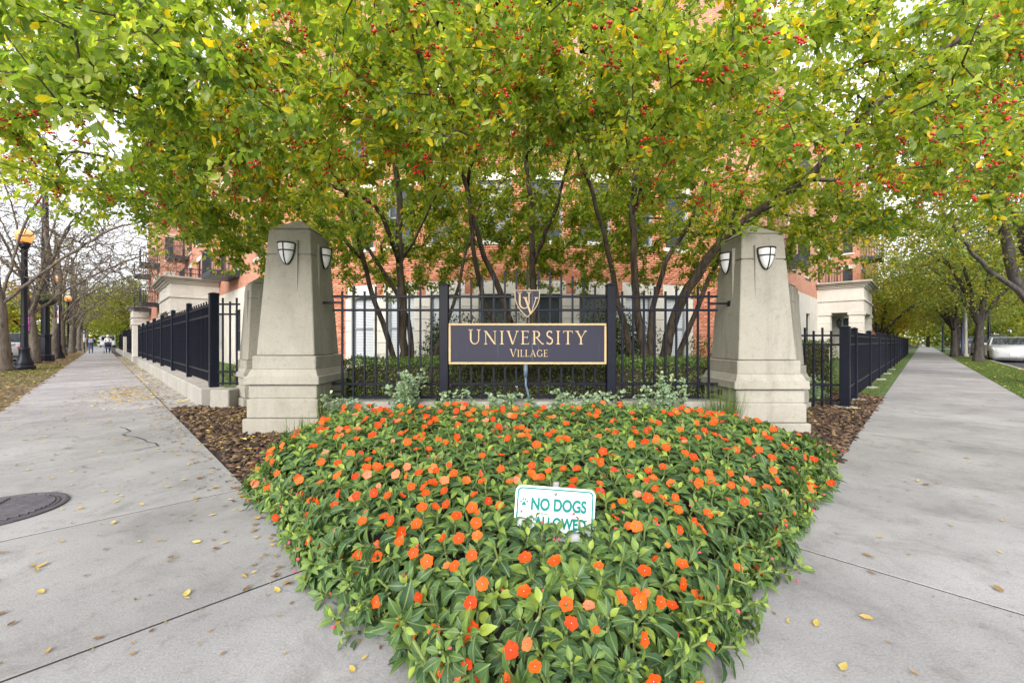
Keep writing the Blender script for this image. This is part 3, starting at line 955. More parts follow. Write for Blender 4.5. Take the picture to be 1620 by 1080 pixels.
# shield emblem with the interlaced letters
em = empty('shield_emblem', (0.185, 4.99, 1.34), 0, 'navy shield emblem with gold U and V above the nameplate', 'emblem')
def shield(s, cx, z1, n=12):
    w, h = 0.154 * s, 0.335 * s
    pts = [(-w, 0), (w, 0)]
    for i in range(1, n + 1):
        t = i / n
        pts.append((w * (1 - t ** 2.1) , -h * (0.18 + 0.82 * t) if t < 1 else -h))
    pts2 = [(-x, z) for x, z in pts[2:-1]][::-1]
    return [(cx + x, z1 + z) for x, z in pts + pts2]
ex, ez = 0.185, 1.676
def plate(poly, y0, y1):
    mb = MB(); n = len(poly)
    V = [(x, y0, z) for x, z in poly] + [(x, y1, z) for x, z in poly]
    mb.add(V, [tuple(range(n)), tuple(range(2 * n - 1, n - 1, -1))] + [(i, n + i, n + (i + 1) % n, (i + 1) % n) for i in range(n)])
    return mb
plate(shield(1.0, ex, ez), 5.012, 4.992).build('border', MAT['gold_paint'], em)
plate(shield(0.925, ex, ez - 0.0105), 4.9935, 4.989).build('board', MAT['sign_board'], em)
mbu, wu = letter_mesh('U', 0.205, 0.004)
mbu.v = [(x * 1.02 + ex - 0.125, y + 4.9885, z + ez - 0.232) for x, y, z in mbu.v]; mbu.build('letter', MAT['gold_paint'], em)
mbv, wv = letter_mesh('V', 0.205, 0.004)
mbv.v = [(x * 1.0 + ex - 0.05, y + 4.9835, z + ez - 0.295) for x, y, z in mbv.v]; mbv.build('letter', MAT['gold_paint'], em)

# conduit feeding the sign light
cd = MB().tube([(0.165, 4.985, 0.775), (0.165, 4.985, 0.62)], 0.026, 10)
cd.tube([(0.165, 4.98, 0.625), (0.168, 4.98, 0.52), (0.195, 4.98, 0.42), (0.205, 4.97, 0.345)], 0.014, 8)
cd.build('conduit_pipe', MAT['conduit'], label='blue grey conduit pipe dropping from under the nameplate', cat='pipe', smooth=True)

# ------------------------------------------------------------------ fences along the two streets
def street_fence(name, label, U, P0, dists, z0, ztop, rails, ptop, foot=0.0, npart=300, spacing=0.137, pier_at=()):
    root = empty(name, (P0[0], P0[1], z0), 0, label, 'fence')
    rz = math.atan2(U.y, U.x)
    stuff = MB()
    cnt = 0
    for i, s in enumerate(dists):
        p = Vector((P0[0], P0[1], 0)) + U * s
        post(root, p.x, p.y, z0, ztop, rz, 0.13 if i == 0 else 0.09)
        if foot and i < 6:
            MB().lathe([(0.17, -0.05), (0.17, 0.015), (0.15, 0.03)], (p.x, p.y, 0), 14).build('footing', MAT['kerb_stone'], root)
        if i + 1 < len(dists):
            s1 = dists[i + 1]
            q = Vector((P0[0], P0[1], 0)) + U * s1
            for z in rails:
                rail(root, p + U * 0.05, q - U * 0.05, z)
            n = max(2, round((s1 - s) / spacing))
            for k in range(1, n):
                c = p + U * ((s1 - s) * k / n)
                zt = ptop if k % 2 else ptop - 0.05
                if cnt < npart:
                    picket(root, c.x, c.y, z0 + 0.06, zt, rz)
                    cnt += 1
                else:
                    stuff.box((c.x, c.y, (z0 + 0.06 + zt) / 2), (0.022, 0.022, zt - z0 - 0.06), rz)
    if stuff.v:
        stuff.build('picket_row', FP, root, kind='stuff')
    return root

LP0 = (-4.93, 6.79)
street_fence('picket_fence', 'long black picket fence on stone kerb along the leaf strewn sidewalk', UA, LP0, [0] + [2.70 * k for k in range(1, 8)], 0.30, 1.83, (1.665, 1.49, 0.53), 1.745)
e_ = Vector((LP0[0], LP0[1], 0)) + UA * 20.2
pr = empty('stone_pier', (e_.x, e_.y, 0), R(45), 'pale square stone pier breaking the long black fence', 'pier')
MB().cbox((0, 0, 0.95), (0.42, 0.42, 1.9), 0.015).build('shaft', MAT['limestone'], pr, local=True)
MB().cbox((0, 0, 1.93), (0.5, 0.5, 0.08), 0.015).build('cap', MAT['limestone'], pr, local=True)
e2 = Vector((LP0[0], LP0[1], 0)) + UA * 20.6
street_fence('picket_fence', 'black picket fence section beyond the pale stone pier', UA, (e2.x, e2.y), [0, 2.7, 5.4, 8.1, 10.8], 0.28, 1.83, (1.665, 1.49, 0.5), 1.745)
e3 = Vector((LP0[0], LP0[1], 0)) + UA * 32.1
pr2 = empty('stone_pier', (e3.x, e3.y, 0), R(45), 'stone pier topped by a dark box farther along the black fence', 'pier')
MB().cbox((0, 0, 0.7), (0.42, 0.42, 1.4), 0.015).build('shaft', MAT['limestone'], pr2, local=True)
MB().cbox((0, 0, 1.62), (0.5, 0.5, 0.42), 0.03).build('cap', MAT['lamp_paint'], pr2, local=True)
street_fence('picket_fence', 'farthest black picket fence section near the walkers', UA, (e3.x - 0.4, e3.y + 0.4), [0, 2.7, 5.4, 8.1, 10.8, 13.5, 16.2], 0.28, 1.7, (1.55, 1.4, 0.5), 1.62, npart=0)

# stone kerb under the fence of the lamp street, block by block
skb = empty('stone_kerb', (LP0[0], LP0[1], 0), 0, 'row of grey stone blocks under the long black street fence', 'kerb wall')
s = -0.17
hts = [0.30] * 6
i = 0
while s < 52:
    L_ = 1.42 if s < 22 else 2.4
    if not (20.0 < s + L_ / 2 < 20.4):
        c = Vector((LP0[0], LP0[1], 0)) + UA * (s + L_ / 2) + UB * -0.03
        MB().cbox((c.x, c.y, 0.09 + random.uniform(-0.004, 0.004)), (L_ - 0.014, 0.34, 0.42), 0.014, math.atan2(UA.y, UA.x)).build('stone_block', MAT['kerb_stone'], skb)
    s += L_
    i += 1
# return towards the pillar
MB().cbox((-4.60, 6.62, 0.085), (0.30, 0.34, 0.41), 0.014, 0).build('stone_block', MAT['kerb_stone'], skb)
# paved margin between sidewalk and stone kerb
pm = MB()
for k in range(44):
    a0, a1 = 11.6 + k * 1.0, 12.59 + k * 1.0
    pts = [ab(a0, 1.07)[:2], ab(a1, 1.07)[:2], ab(a1, 1.58)[:2], ab(a0, 1.58)[:2]][::-1]
    o = MB().prism(pts, -0.06, 0.004 + random.uniform(-0.003, 0.003)).build('paving_stone', MAT['sidewalk'], skb)

# short fences from the shorter pillars to the corner posts
def short_fence(name, label, x0, x1, y, z0, rails, tops, xs):
    r = empty(name, ((x0 + x1) / 2, y, z0), 0, label, 'fence')
    for z in rails: rail(r, (x0, y), (x1, y), z)
    for x, t in zip(xs, tops): picket(r, x, y, z0 + 0.03, t, 0)
    return r
short_fence('picket_fence', 'short two picket fence joining stone pillar and street fence over stone kerb', -4.86, -4.50, 6.79, 0.30, (1.665, 1.50, 0.55, 0.36), (1.76, 1.70, 1.76), (-4.78, -4.66, -4.55))
short_fence('picket_fence', 'short low picket fence joining stone pillar and corner post above dark mulch', 4.58, 5.21, 6.55, 0.0, (1.145, 1.0, 0.36, 0.12), (1.26, 1.21, 1.26, 1.21), (4.67, 4.81, 4.95, 5.09))

RP0 = (5.27, 6.5)
street_fence('picket_fence', 'long low black picket fence along the sidewalk beside the parked cars', UB, RP0, [0, 1.25] + [1.25 + 2.83 * k for k in range(1, 14)], 0.0, 1.27, (1.145, 1.0, 0.30), 1.21, foot=1)
# ------------------------------------------------------------------ building
def straight(P0, P1):
    P0, P1 = Vector((P0[0], P0[1])), Vector((P1[0], P1[1]))
    d = (P1 - P0).normalized()
    n = Vector((d.y, -d.x))                       # outward, to the right of travel
    return lambda s, o=0.0: (P0 + d * s + n * o), (P1 - P0).length

ARC_C, ARC_R, ARC_H = Vector((0.25, 24.5)), 12.0, R(29.7)
def arc_map(s, o=0.0):
    a = -ARC_H + s / ARC_R
    r = ARC_R + o
    return Vector((ARC_C.x + r * math.sin(a), ARC_C.y - r * math.cos(a)))
ARC_L = 2 * ARC_H * ARC_R

def wall_skin(name, f, L, z0, z1, holes, mat, parent, depth=0.16, maxstep=3.0, off=0.0, revmat=1):
    ss = sorted(set([0.0, L] + [h[0] for h in holes] + [h[1] for h in holes]))
    s2 = []
    for i in range(len(ss) - 1):
        n = max(1, math.ceil((ss[i + 1] - ss[i]) / maxstep))
        s2 += [ss[i] + (ss[i + 1] - ss[i]) * k / n for k in range(n)]
    s2.append(L)
    zz = sorted(set([z0, z1] + [h[2] for h in holes] + [h[3] for h in holes]))
    zz = [z for z in zz if z0 <= z <= z1]
    V, F, UV, MI = [], [], [], []
    def quad(pts, uv, m=0):
        n = len(V)
        V.extend(pts); UV.extend(uv); F.append((n, n + 1, n + 2, n + 3)); MI.append(m)
    def w(s, z, o): p = f(s, o); return (p.x, p.y, z)
    for i in range(len(s2) - 1):
        for j in range(len(zz) - 1):
            sm, zm = (s2[i] + s2[i + 1]) / 2, (zz[j] + zz[j + 1]) / 2
            if any(h[0] < sm < h[1] and h[2] < zm < h[3] for h in holes): continue
            quad([w(s2[i], zz[j], off), w(s2[i + 1], zz[j], off), w(s2[i + 1], zz[j + 1], off), w(s2[i], zz[j + 1], off)],
                 [(s2[i], zz[j]), (s2[i + 1], zz[j]), (s2[i + 1], zz[j + 1]), (s2[i], zz[j + 1])])
    for (h0, h1, y0, y1) in holes:
        if y0 >= z1: continue
        for (a, b, c, d) in (((h0, y0, off), (h0, y0, -depth), (h0, y1, -depth), (h0, y1, off)), ((h1, y0, -depth), (h1, y0, off), (h1, y1, off), (h1, y1, -depth)),
                             ((h0, y1, -depth), (h1, y1, -depth), (h1, y1, off), (h0, y1, off)), ((h0, y0, off), (h1, y0, off), (h1, y0, -depth), (h0, y0, -depth))):
            quad([w(*a), w(*b), w(*c), w(*d)], [(0, 0), (depth, 0), (depth, 1), (0, 1)])
    V = np.array(V) - np.array(TR[parent])
    me = raw_mesh(name, V, F, mat, None, False, None, UV)
    return link(name, me, parent)

def window(f, h, parent, frame=MAT['window_frame'], blind=False, sill=None, lintel=None, depth=0.14):
    h0, h1, y0, y1 = h
    w = h1 - h0
    def P(s, z, o): p = f(s, o); return (p.x, p.y, z)
    def bx(mb, s0, s1, z0, z1, o0, o1):
        V = [P(s, z, o) for o in (o0, o1) for z in (z0, z1) for s in (s0, s1)]
        mb.add(V, [(0, 2, 3, 1), (4, 5, 7, 6), (0, 1, 5, 4), (2, 6, 7, 3), (0, 4, 6, 2), (1, 3, 7, 5)])
    fr = MB()
    t = 0.05
    bx(fr, h0, h0 + t, y0, y1, -depth, -depth + 0.06); bx(fr, h1 - t, h1, y0, y1, -depth, -depth + 0.06)
    bx(fr, h0 + t, h1 - t, y0, y0 + t, -depth, -depth + 0.06); bx(fr, h0 + t, h1 - t, y1 - t, y1, -depth, -depth + 0.06)
    ym = (y0 + y1) / 2
    bx(fr, h0 + t, h1 - t, ym - 0.025, ym + 0.025, -depth, -depth + 0.05)
    if w > 1.15: bx(fr, (h0 + h1) / 2 - 0.022, (h0 + h1) / 2 + 0.022, y0 + t, y1 - t, -depth, -depth + 0.045)
    o = fr.build('window', frame, parent)
    gl = MB().face([P(h0 + t, y0 + t, -depth + 0.012), P(h1 - t, y0 + t, -depth + 0.012), P(h1 - t, y1 - t, -depth + 0.012), P(h0 + t, y1 - t, -depth + 0.012)])
    gl.build('pane', MAT['pane_blind'] if blind else MAT['window_glass'], o)
    if sill:
        mb = MB(); bx(mb, h0 - 0.1, h1 + 0.1, y0 - sill, y0 - 0.002, -depth, 0.06); mb.build('sill', MAT['limestone'], o)
    if lintel:
        mb = MB(); bx(mb, h0 - 0.13, h1 + 0.13, y1 + 0.002, y1 + lintel, -0.03, 0.022); mb.build('lintel', MAT['limestone'], o)
    return o

# pane with venetian blind close behind the glass: thin pale slats, even print
m, nd, ln, p = new_mat('pane_blind')
tc = nd.new('ShaderNodeNewGeometry'); sp = nd.new('ShaderNodeSeparateXYZ'); ln.new(tc.outputs['Position'], sp.inputs['Vector'])
pp = nd.new('ShaderNodeMath'); pp.operation = 'PINGPONG'; pp.inputs[1].default_value = 0.026; ln.new(sp.outputs['Z'], pp.inputs[0])
rr_ = ramp(nd, [(0.004, (0.22, 0.235, 0.25)), (0.012, (0.55, 0.57, 0.60))]); ln.new(pp.outputs[0], rr_.inputs['Fac'])
ln.new(rr_.outputs['Color'], p.inputs['Base Color']); p.inputs['Roughness'].default_value = 0.12

def brick_rows(f, L, z0, z1, holes, o=0.010, bl=0.203, bh=0.059, course=0.0695, joint=0.009):
    """list of (s0, s1, z) for a running bond that stops at every opening"""
    rows = []
    z = z0
    r = 0
    while z + bh <= z1 + 1e-6:
        cut = sorted([(h[0], h[1]) for h in holes if h[2] < z + bh and h[3] > z])
        spans, s = [], 0.0
        for c in cut:
            if c[0] - s > 0.03: spans.append((s, c[0]))
            s = max(s, c[1])
        if L - s > 0.03: spans.append((s, L))
        for (a, b) in spans:
            k = math.floor((a + (r % 2) * (bl + joint) / 2) / (bl + joint)) * (bl + joint) - (r % 2) * (bl + joint) / 2
            while k < b:
                s0, s1 = max(a, k), min(b, k + bl)
                if s1 - s0 > 0.02: rows.append((s0, s1, z))
                k += bl + joint
        z += course
        r += 1
    return rows

def brick_geo(f, s0, s1, z, bh, o):
    P = lambda s, z_, o_: (*f(s, o_), z_)
    V = [P(s0, z, 0), P(s1, z, 0), P(s1, z + bh, 0), P(s0, z + bh, 0), P(s0, z, o), P(s1, z, o), P(s1, z + bh, o), P(s0, z + bh, o)]
    return V
BF = [(4, 5, 6, 7), (0, 1, 5, 4), (1, 2, 6, 5), (2, 3, 7, 6), (3, 0, 4, 7)]

bd = empty('apartment_building', (0.25, 16, 0), 0, 'red brick apartment building with rounded limestone based corner behind the trees', 'building')
# --- rounded corner
pitch = ARC_L / 8
BW = []
GW = []
for i in range(8):
    c = pitch * (i + 0.5)
    GW.append((c - 0.50, c + 0.50, 0.45, 2.50))
for fl in (4.12, 7.0, 9.9):
    for i in range(8):
        c = pitch * (i + 0.5)
        BW.append((c - 0.50, c + 0.50, fl, fl + 1.85))
lint_holes = [(h[0] - 0.13, h[1] + 0.13, 2.502, 2.875) for h in GW]
wall_skin('wall', arc_map, ARC_L, 2.5, 13.2, BW + [], MAT['mortar'], bd, maxstep=0.5)
wall_skin('stone_base', arc_map, ARC_L, -0.1, 2.5, GW, MAT['limestone'], bd, maxstep=0.5, off=-0.02)
for i, h in enumerate(GW): window(arc_map, h, bd, MAT['window_frame'], i in (0, 1, 2, 6, 7), 0.14, 0.37, 0.17)
for h in BW:
    if h[2] < 9: window(arc_map, h, bd, MAT['window_frame'], False, 0.12, 0.28, 0.14)
# limestone piers: single blocks between the ground floor windows
for i in range(9):
    s0 = 0.0 if i == 0 else GW[i - 1][1] + 0.002
    s1 = ARC_L if i == 8 else GW[i][0] - 0.002
    for k in range(7):
        z0, z1 = -0.1 + 0.371 * k, -0.1 + 0.371 * (k + 1) - 0.010
        if z1 > 2.5: z1 = 2.495
        P = lambda s, z, o: (*arc_map(s, o), z)
        mb = MB()
        V = [P(s0, z0, -.02), P(s1, z0, -.02), P(s1, z1, -.02), P(s0, z1, -.02), P(s0 + .006, z0 + .006, .012), P(s1 - .006, z0 + .006, .012), P(s1 - .006, z1 - .006, .012), P(s0 + .006, z1 - .006, .012)]
        mb.add(V, BF).build('stone_block', MAT['limestone'], bd)
# bricks of the rounded corner: the ones seen largest are single pieces
rows = brick_rows(arc_map, ARC_L, 2.515, 8.6, [(h[0], h[1], h[2] - 0.13, h[3] + 0.29) for h in BW] + lint_holes)
near = []
for r_ in rows:
    p_ = arc_map((r_[0] + r_[1]) / 2)
    px = 810 + 650 * p_.x / p_.y
    near.append(((0 if 640 < px < 1010 else 1), r_[2] + abs(px - 820) / 900, r_))
near.sort(key=lambda t: (t[0], t[1]))
single = [t[2] for t in near[:300]]
rest = [t[2] for t in near[300:]]
tri = None
for (s0, s1, z) in single:
    full = s1 - s0 > 0.2
    sm = (s0 + s1) / 2
    if full and tri is None:
        hb = 0.203 / 2
        V = [(-hb, 0, 0), (hb, 0, 0), (hb, 0, .059), (-hb, 0, .059), (-hb, -.011, 0), (hb, -.011, 0), (hb, -.011, .059), (-hb, -.011, .059)]
        tri = raw_mesh('brick', V, BF, MAT['brick_single'])
    me = tri
    if not full:
        hb = (s1 - s0) / 2
        V = [(-hb, 0, 0), (hb, 0, 0), (hb, 0, .059), (-hb, 0, .059), (-hb, -.011, 0), (hb, -.011, 0), (hb, -.011, .059), (-hb, -.011, .059)]
        me = raw_mesh('brick', V, BF, MAT['brick_single'])
    o = link('brick', me, bd)
    q = arc_map(sm, 0.0)
    o.location = Vector((q.x, q.y, z)) - TR[bd]
    o.rotation_euler = (0, 0, -ARC_H + sm / ARC_R)

def brick_mass(f, rows_, o=0.011):
    V, F, at = [], [], []
    for (s0, s1, z) in rows_:
        n = len(V)
        V += brick_geo(f, s0, s1, z, 0.059, o + random.uniform(-.002, .002))
        F += [tuple(i + n for i in q) for q in BF]
        at += [random.random()] * 8
    return raw_mesh('brickwork', np.array(V) - np.array(TR[bd]), np.array(F), MAT['brick_mass'], None, False, {'rnd': at})
link('brickwork', brick_mass(arc_map, rest), bd, kind='stuff')
# upper brick of the corner, above what can be told apart: backing wall with brick material
me_top = wall_skin('wall', lambda s, o=0: arc_map(s, o + 0.006), ARC_L, 8.6, 13.2, [h for h in BW if h[2] > 9], MAT['brick_wall'], bd, maxstep=0.5)
MB().prism([tuple(arc_map(ARC_L * k / 24, 0.25)) for k in range(25)] + [(8.5, 16), (-8.5, 16)], 13.2, 13.6).build('cornice', MAT['limestone'], bd)

# --- flat piers beside the rounded corner, wings along both streets
aL, aR = arc_map(0), arc_map(ARC_L)
LC, RC = (-8.35, 14.65), (8.75, 14.75)
for (A_, B_) in (((LC[0], LC[1]), (aL.x + 0.06, aL.y + 0.01)), ((aR.x - 0.06, aR.y + 0.01), (RC[0], RC[1]))):
    f_, L_ = straight(A_, B_)
    wall_skin('wall', f_, L_, -0.1, 13.2, [], MAT['mortar'], bd)
    link('brickwork', brick_mass(f_, brick_rows(f_, L_, 0.0, 7.0, [])), bd, kind='stuff')
    wall_skin('wall', lambda s, o=0, g=f_: g(s, o + 0.006), L_, 7.0, 13.2, [], MAT['brick_wall'], bd)

def wing(P0, P1, first, step, n, base=True):
    f_, L_ = straight(P0, P1)
    holes, gh = [], []
    for k in range(n):
        c = first + step * k
        if c + 0.8 > L_: break
        for fl in (4.4, 7.3, 10.2): holes.append((c - .65, c + .65, fl, fl + 1.8))
        gh.append((c - .55, c + .55, 0.6, 2.5))
    wall_skin('wall', f_, L_, 3.45, 13.2, holes, MAT['brick_wall'], bd, off=0.0)
    wall_skin('stone_base', f_, L_, -0.1, 3.45, gh, MAT['limestone'], bd, off=0.03)
    for h in holes: window(f_, h, bd, MAT['dark_frame'], False, 0.12, 0.28, 0.14)
    for h in gh: window(f_, h, bd, MAT['dark_frame'], False, 0.12, None, 0.14)
    return f_, L_

# lamp street wing, seen from the sidewalk at b = 6.3 (travel so that outward is towards the street)
wL = Vector(LC); aw = wL.y - wL.x
wing(ab(75, 6.3)[:2], LC, 2.0, 3.6, 20)
wing(RC, ab(6.0, 75)[:2], 2.2, 3.6, 20)
# roofs as closed body
MB().prism([LC, RC, ab(6.0, 75)[:2], (45, 60), (-45, 60), ab(75, 6.3)[:2]], 13.0, 13.15).build('roof', MAT['asphalt'], bd)

# projecting bays with balconies along the wings
def balcony(f_, s, z, w=2.2, d=1.1):
    P = lambda s_, o, z_: (*f_(s_, o), z_)
    fl = MB()
    def bx(mb, s0, s1, z0, z1, o0, o1):
        V = [P(a, o, c) for o in (o0, o1) for c in (z0, z1) for a in (s0, s1)]
        mb.add(V, [(0, 2, 3, 1), (4, 5, 7, 6), (0, 1, 5, 4), (2, 6, 7, 3), (0, 4, 6, 2), (1, 3, 7, 5)])
    bx(fl, s - w / 2, s + w / 2, z - 0.22, z, 0, d)
    o = fl.build('balcony', MAT['dark_frame'], bd)
    rl = MB()
    bx(rl, s - w / 2, s + w / 2, z + 1.02, z + 1.07, d - .05, d)
    for sg_ in (-1, 1): bx(rl, s + sg_ * (w / 2 - .02) - .02, s + sg_ * (w / 2 - .02) + .02, z + 1.02, z + 1.07, 0, d - .05)
    rl.build('handrail', MAT['dark_frame'], o)
    bars = MB()
    for k in range(19):
        x = s - w / 2 + .03 + (w - .06) * k / 18
        bx(bars, x - .009, x + .009, z, z + 1.02, d - .035, d - .015)
    for sg_ in (-1, 1):
        for k in range(8):
            bx(bars, s + sg_ * (w / 2 - .02) - .009, s + sg_ * (w / 2 - .02) + .009, z, z + 1.02, d * k / 8, d * k / 8 + .018)
    bars.build('railing', MAT['dark_frame'], o)

def block(P0, P1, back, holes_a, holes_b, end_first):
    """projecting bay: street face P0>P1 and the end face that looks to the corner"""
    f_, L_ = straight(P0, P1)
    wall_skin('wall', f_, L_, -0.1, 13.4, holes_a, MAT['brick_wall'], bd)
    for h in holes_a: window(f_, h, bd, MAT['dark_frame'], False, 0.12, 0.25, 0.12)
    e = P1 if end_first else P0
    g_, M_ = (straight(e, back) if end_first else straight(back, e))
    wall_skin('wall', g_, M_, -0.1, 13.4, holes_b, MAT['brick_wall'], bd)
    for h in holes_b: window(g_, h, bd, MAT['dark_frame'], False, 0.12, 0.25, 0.12)
    return f_, L_, g_, M_
rowz = [(1.0, 2.7), (4.3, 6.1), (7.2, 9.0), (10.1, 11.9)]
hb = [(0.25, 0.75, z0, z1) for z0, z1 in rowz]
fA, LA, gA, MA = block(ab(75, 4.5)[:2], ab(57.5, 4.5)[:2], ab(57.5, 6.35)[:2], [(c - .5, c + .5, z0, z1) for c in (2, 4, 7, 9.5, 11) for z0, z1 in rowz if c < 12], hb, True)
fB, LB, gB, MB_ = block(ab(4.3, 52)[:2], ab(4.3, 75)[:2], ab(6.05, 52)[:2], [(c - .5, c + .5, z0, z1) for c in (1.5, 3, 6, 9, 12, 14) for z0, z1 in rowz], [(0.3, 0.85, z0, z1) for z0, z1 in rowz], False)
for z in (4.0, 7.0): balcony(fA, LA - 1.6, z); balcony(fA, 3.0, z)
for z in (6.9, 9.8): balcony(fB, 1.6, z)
fW, LW = straight(ab(75, 6.3)[:2], LC)
for s_, z in ((15.0, 4.2), (15.0, 7.1), (22.0, 4.2), (30.0, 4.2)): balcony(fW, s_, z)
fW2, LW2 = straight(RC, ab(6.0, 75)[:2])
for s_, z in ((2.2, 4.2), (2.2, 7.1), (14, 4.2)): balcony(fW2, s_, z)

# --- limestone entrance porches on both streets
def porch(C, u, n, L, D, label_):
    """C near street corner (xy), u along the street away from the viewer, n towards the wall"""
    C, u, n = Vector(C), Vector((u[0], u[1])), Vector((n[0], n[1]))
    r = bd
    rz = math.atan2(u.y, u.x)
    def B(u0, u1, n0, n1, z0, z1, nm, mat, ch=0.012):
        c = C + u * ((u0 + u1) / 2) + n * ((n0 + n1) / 2)
        return MB().cbox((c.x, c.y, (z0 + z1) / 2), (u1 - u0, abs(n1 - n0), z1 - z0), ch, rz).build(nm, mat, r)
    st = MAT['limestone']
    pw = 0.62
    for (u0, u1) in ((0, pw), (L - pw, L)):
        for k in range(6):
            z0 = -0.1 + 0.43 * k
            B(u0, u1, 0, pw, z0, z0 + 0.422, 'porch_block', st)
            B(u0, u1, D - pw, D, z0, z0 + 0.422, 'porch_block', st)
        B(u0 - .05, u1 + .05, -.05, pw + .05, 2.48, 2.62, 'porch_capital', st)
        B(u0 - .05, u1 + .05, D - pw - .05, D - 0.02, 2.48, 2.62, 'porch_capital', st)
    B(0, L, 0, D, 2.625, 3.25, 'porch_frieze', st)
    B(-.06, L + .06, -.06, D - .02, 3.254, 3.36, 'porch_band', st)
    B(-.0, L + .0, -.0, D - 0.01, 3.362, 3.95, 'porch_frieze', st)
    for k, (e, z0, z1) in enumerate(((.08, 3.952, 4.03), (.17, 4.032, 4.11), (.27, 4.112, 4.19), (.36, 4.192, 4.30))):
        B(-e, L + e, -e, D - .03, z0, z1, 'porch_cornice', MAT['weathered_stone'] if k >= 2 else st, 0.02)
    # dark doorway recess and lantern
    B(L * .25, L * .75, D - .06, D + .02, 0.0, 2.4, 'porch_door', MAT['dark_frame'])
    c = C + u * 0.9 + n * (D - 0.9)
    lt = MB().lathe([(.03, 2.35), (.05, 2.3), (.13, 2.25), (.11, 1.95), (.05, 1.85), (.02, 1.8)], (c.x, c.y, 0), 10)
    lt.build('porch_lantern', MAT['dark_frame'], r)
porch(ab(37.4, 3.4)[:2], UA, UB, 5.2, 2.06, '')
porch(ab(3.15, 40.6)[:2], UB, UA, 5.2, 2.03, '')
# a second, farther porch down the lamp street
porch(ab(73, 2.9)[:2], UA, UB, 4.6, 1.3, '')
# ------------------------------------------------------------------ trees
def grow(skel, tips, twig_r=0.003, step=0.28, bend=0.10, seed=0, droop=0.0, expo=2.35, out=0.35):
    """skel: list of (points, r0, r1, parent_chain or None). Every tip is joined to the nearest branch.
    returns node arrays P, parent, radius and the list of tip nodes"""
    rg = np.random.default_rng(seed)
    P, par, fix = [], [], []
    for pts, r0, r1, pc in skel:
        pts = [np.array(p, dtype=float) for p in pts]
        d = [0.0]
        for i in range(1, len(pts)): d.append(d[-1] + np.linalg.norm(pts[i] - pts[i - 1]))
        n = max(3, int(d[-1] / 0.22))
        # catmull-rom like smoothing through linear resample then blur
        q = np.array([[np.interp(t, d, [p[k] for p in pts]) for k in range(3)] for t in np.linspace(0, d[-1], n + 1)])
        for _ in range(2):
            q[1:-1] = (q[:-2] + 2 * q[1:-1] + q[2:]) / 4
        q[1:-1] += rg.normal(0, 0.012, q[1:-1].shape)
        if pc is None: last = -1
        else:
            A = np.array(P[:len(P)])
            last = int(np.argmin(((A - q[0]) ** 2).sum(1)))
        for i, p in enumerate(q):
            P.append(p); par.append(last); fix.append(r0 + (r1 - r0) * i / n)
            last = len(P) - 1
    n0 = len(P)
    cap = n0 + len(tips) * 14
    A = np.zeros((cap, 3)); A[:n0] = np.array(P)
    cnt = n0
    base = A[0].copy()
    D = np.min(((tips[:, None, :] - A[None, :n0:2, :]) ** 2).sum(2), axis=1)
    tipn = []
    par = list(par); fix = list(fix)
    for ti in np.argsort(D):
        t = tips[ti]
        df = A[:cnt] - t
        dist = np.sqrt((df ** 2).sum(1))
        # prefer to leave branches that already run towards the tip (lower, closer to the stem)
        cost = dist + out * np.maximum(0, A[:cnt, 2] - t[2])
        j = int(np.argmin(cost))
        dd = dist[j]
        m = max(1, int(math.ceil(dd / step)))
        m = min(m, 12)
        a = A[j].copy()
        side = rg.normal(0, 1, 3) * bend * dd
        side[2] += bend * dd * 0.8 - droop * dd
        last = j
        for k in range(1, m + 1):
            u = k / m
            p = a + (t - a) * u + side * math.sin(math.pi * u) * (1 - .3 * u) + (rg.normal(0, .012, 3) if k < m else 0)
            A[cnt] = p; par.append(last); fix.append(0.0); last = cnt; cnt += 1
        tipn.append(last)
    par = np.array(par); r = np.zeros(cnt)
    acc = np.zeros(cnt)
    for i in range(cnt - 1, -1, -1):
        r[i] = max(acc[i] ** (1 / expo) if acc[i] > 0 else twig_r, twig_r)
        if fix[i] > 0: r[i] = fix[i]
        if par[i] >= 0: acc[par[i]] += r[i] ** expo
    for i in range(cnt):                       # no branch thicker than what carries it
        if par[i] >= 0: r[i] = min(r[i], r[par[i]] * 0.98)
    return A[:cnt], par, r, np.array(tipn)

def wood_mesh(name, A, par, r, mats, parent, thick=0.03, flare=1.0):
    """continuous tubes: each branch follows its thickest child"""
    n = len(A)
    ch = [[] for _ in range(n)]
    for i in range(n):
        if par[i] >= 0: ch[par[i]].append(i)
    starts = [(i, -1) for i in range(n) if par[i] < 0]
    V, F, MI = [], [], []
    used = np.zeros(n, bool)
    while starts:
        s, pr_ = starts.pop()
        chain = [] if pr_ < 0 else [pr_]
        c = s
        while True:
            chain.append(c)
            if not ch[c]: break
            k = sorted(ch[c], key=lambda j: -r[j])
            for o in k[1:]: starts.append((o, c))
            c = k[0]
        if len(chain) < 2: continue
        R_ = [r[j] for j in chain]
        if pr_ >= 0: R_[0] = min(R_[0], R_[1] * 1.25)
        R_[-1] *= 0.5
        m0 = R_[1]
        sides = 12 if m0 > 0.06 else 8 if m0 > thick else 5 if m0 > 0.009 else 3
        v, f = tube_arrays([Vector(A[j]) for j in chain], R_, sides, m0 > 0.02)
        k0 = len(V)
        V += v
        F += [tuple(i + k0 for i in q) for q in f]
        MI += [0 if m0 > 0.012 else len(mats) - 1] * len(f)
    V = np.array([tuple(p) for p in V]) - np.array(TR[parent])
    return link(name, raw_mesh(name, V, F, mats, MI, True), parent)

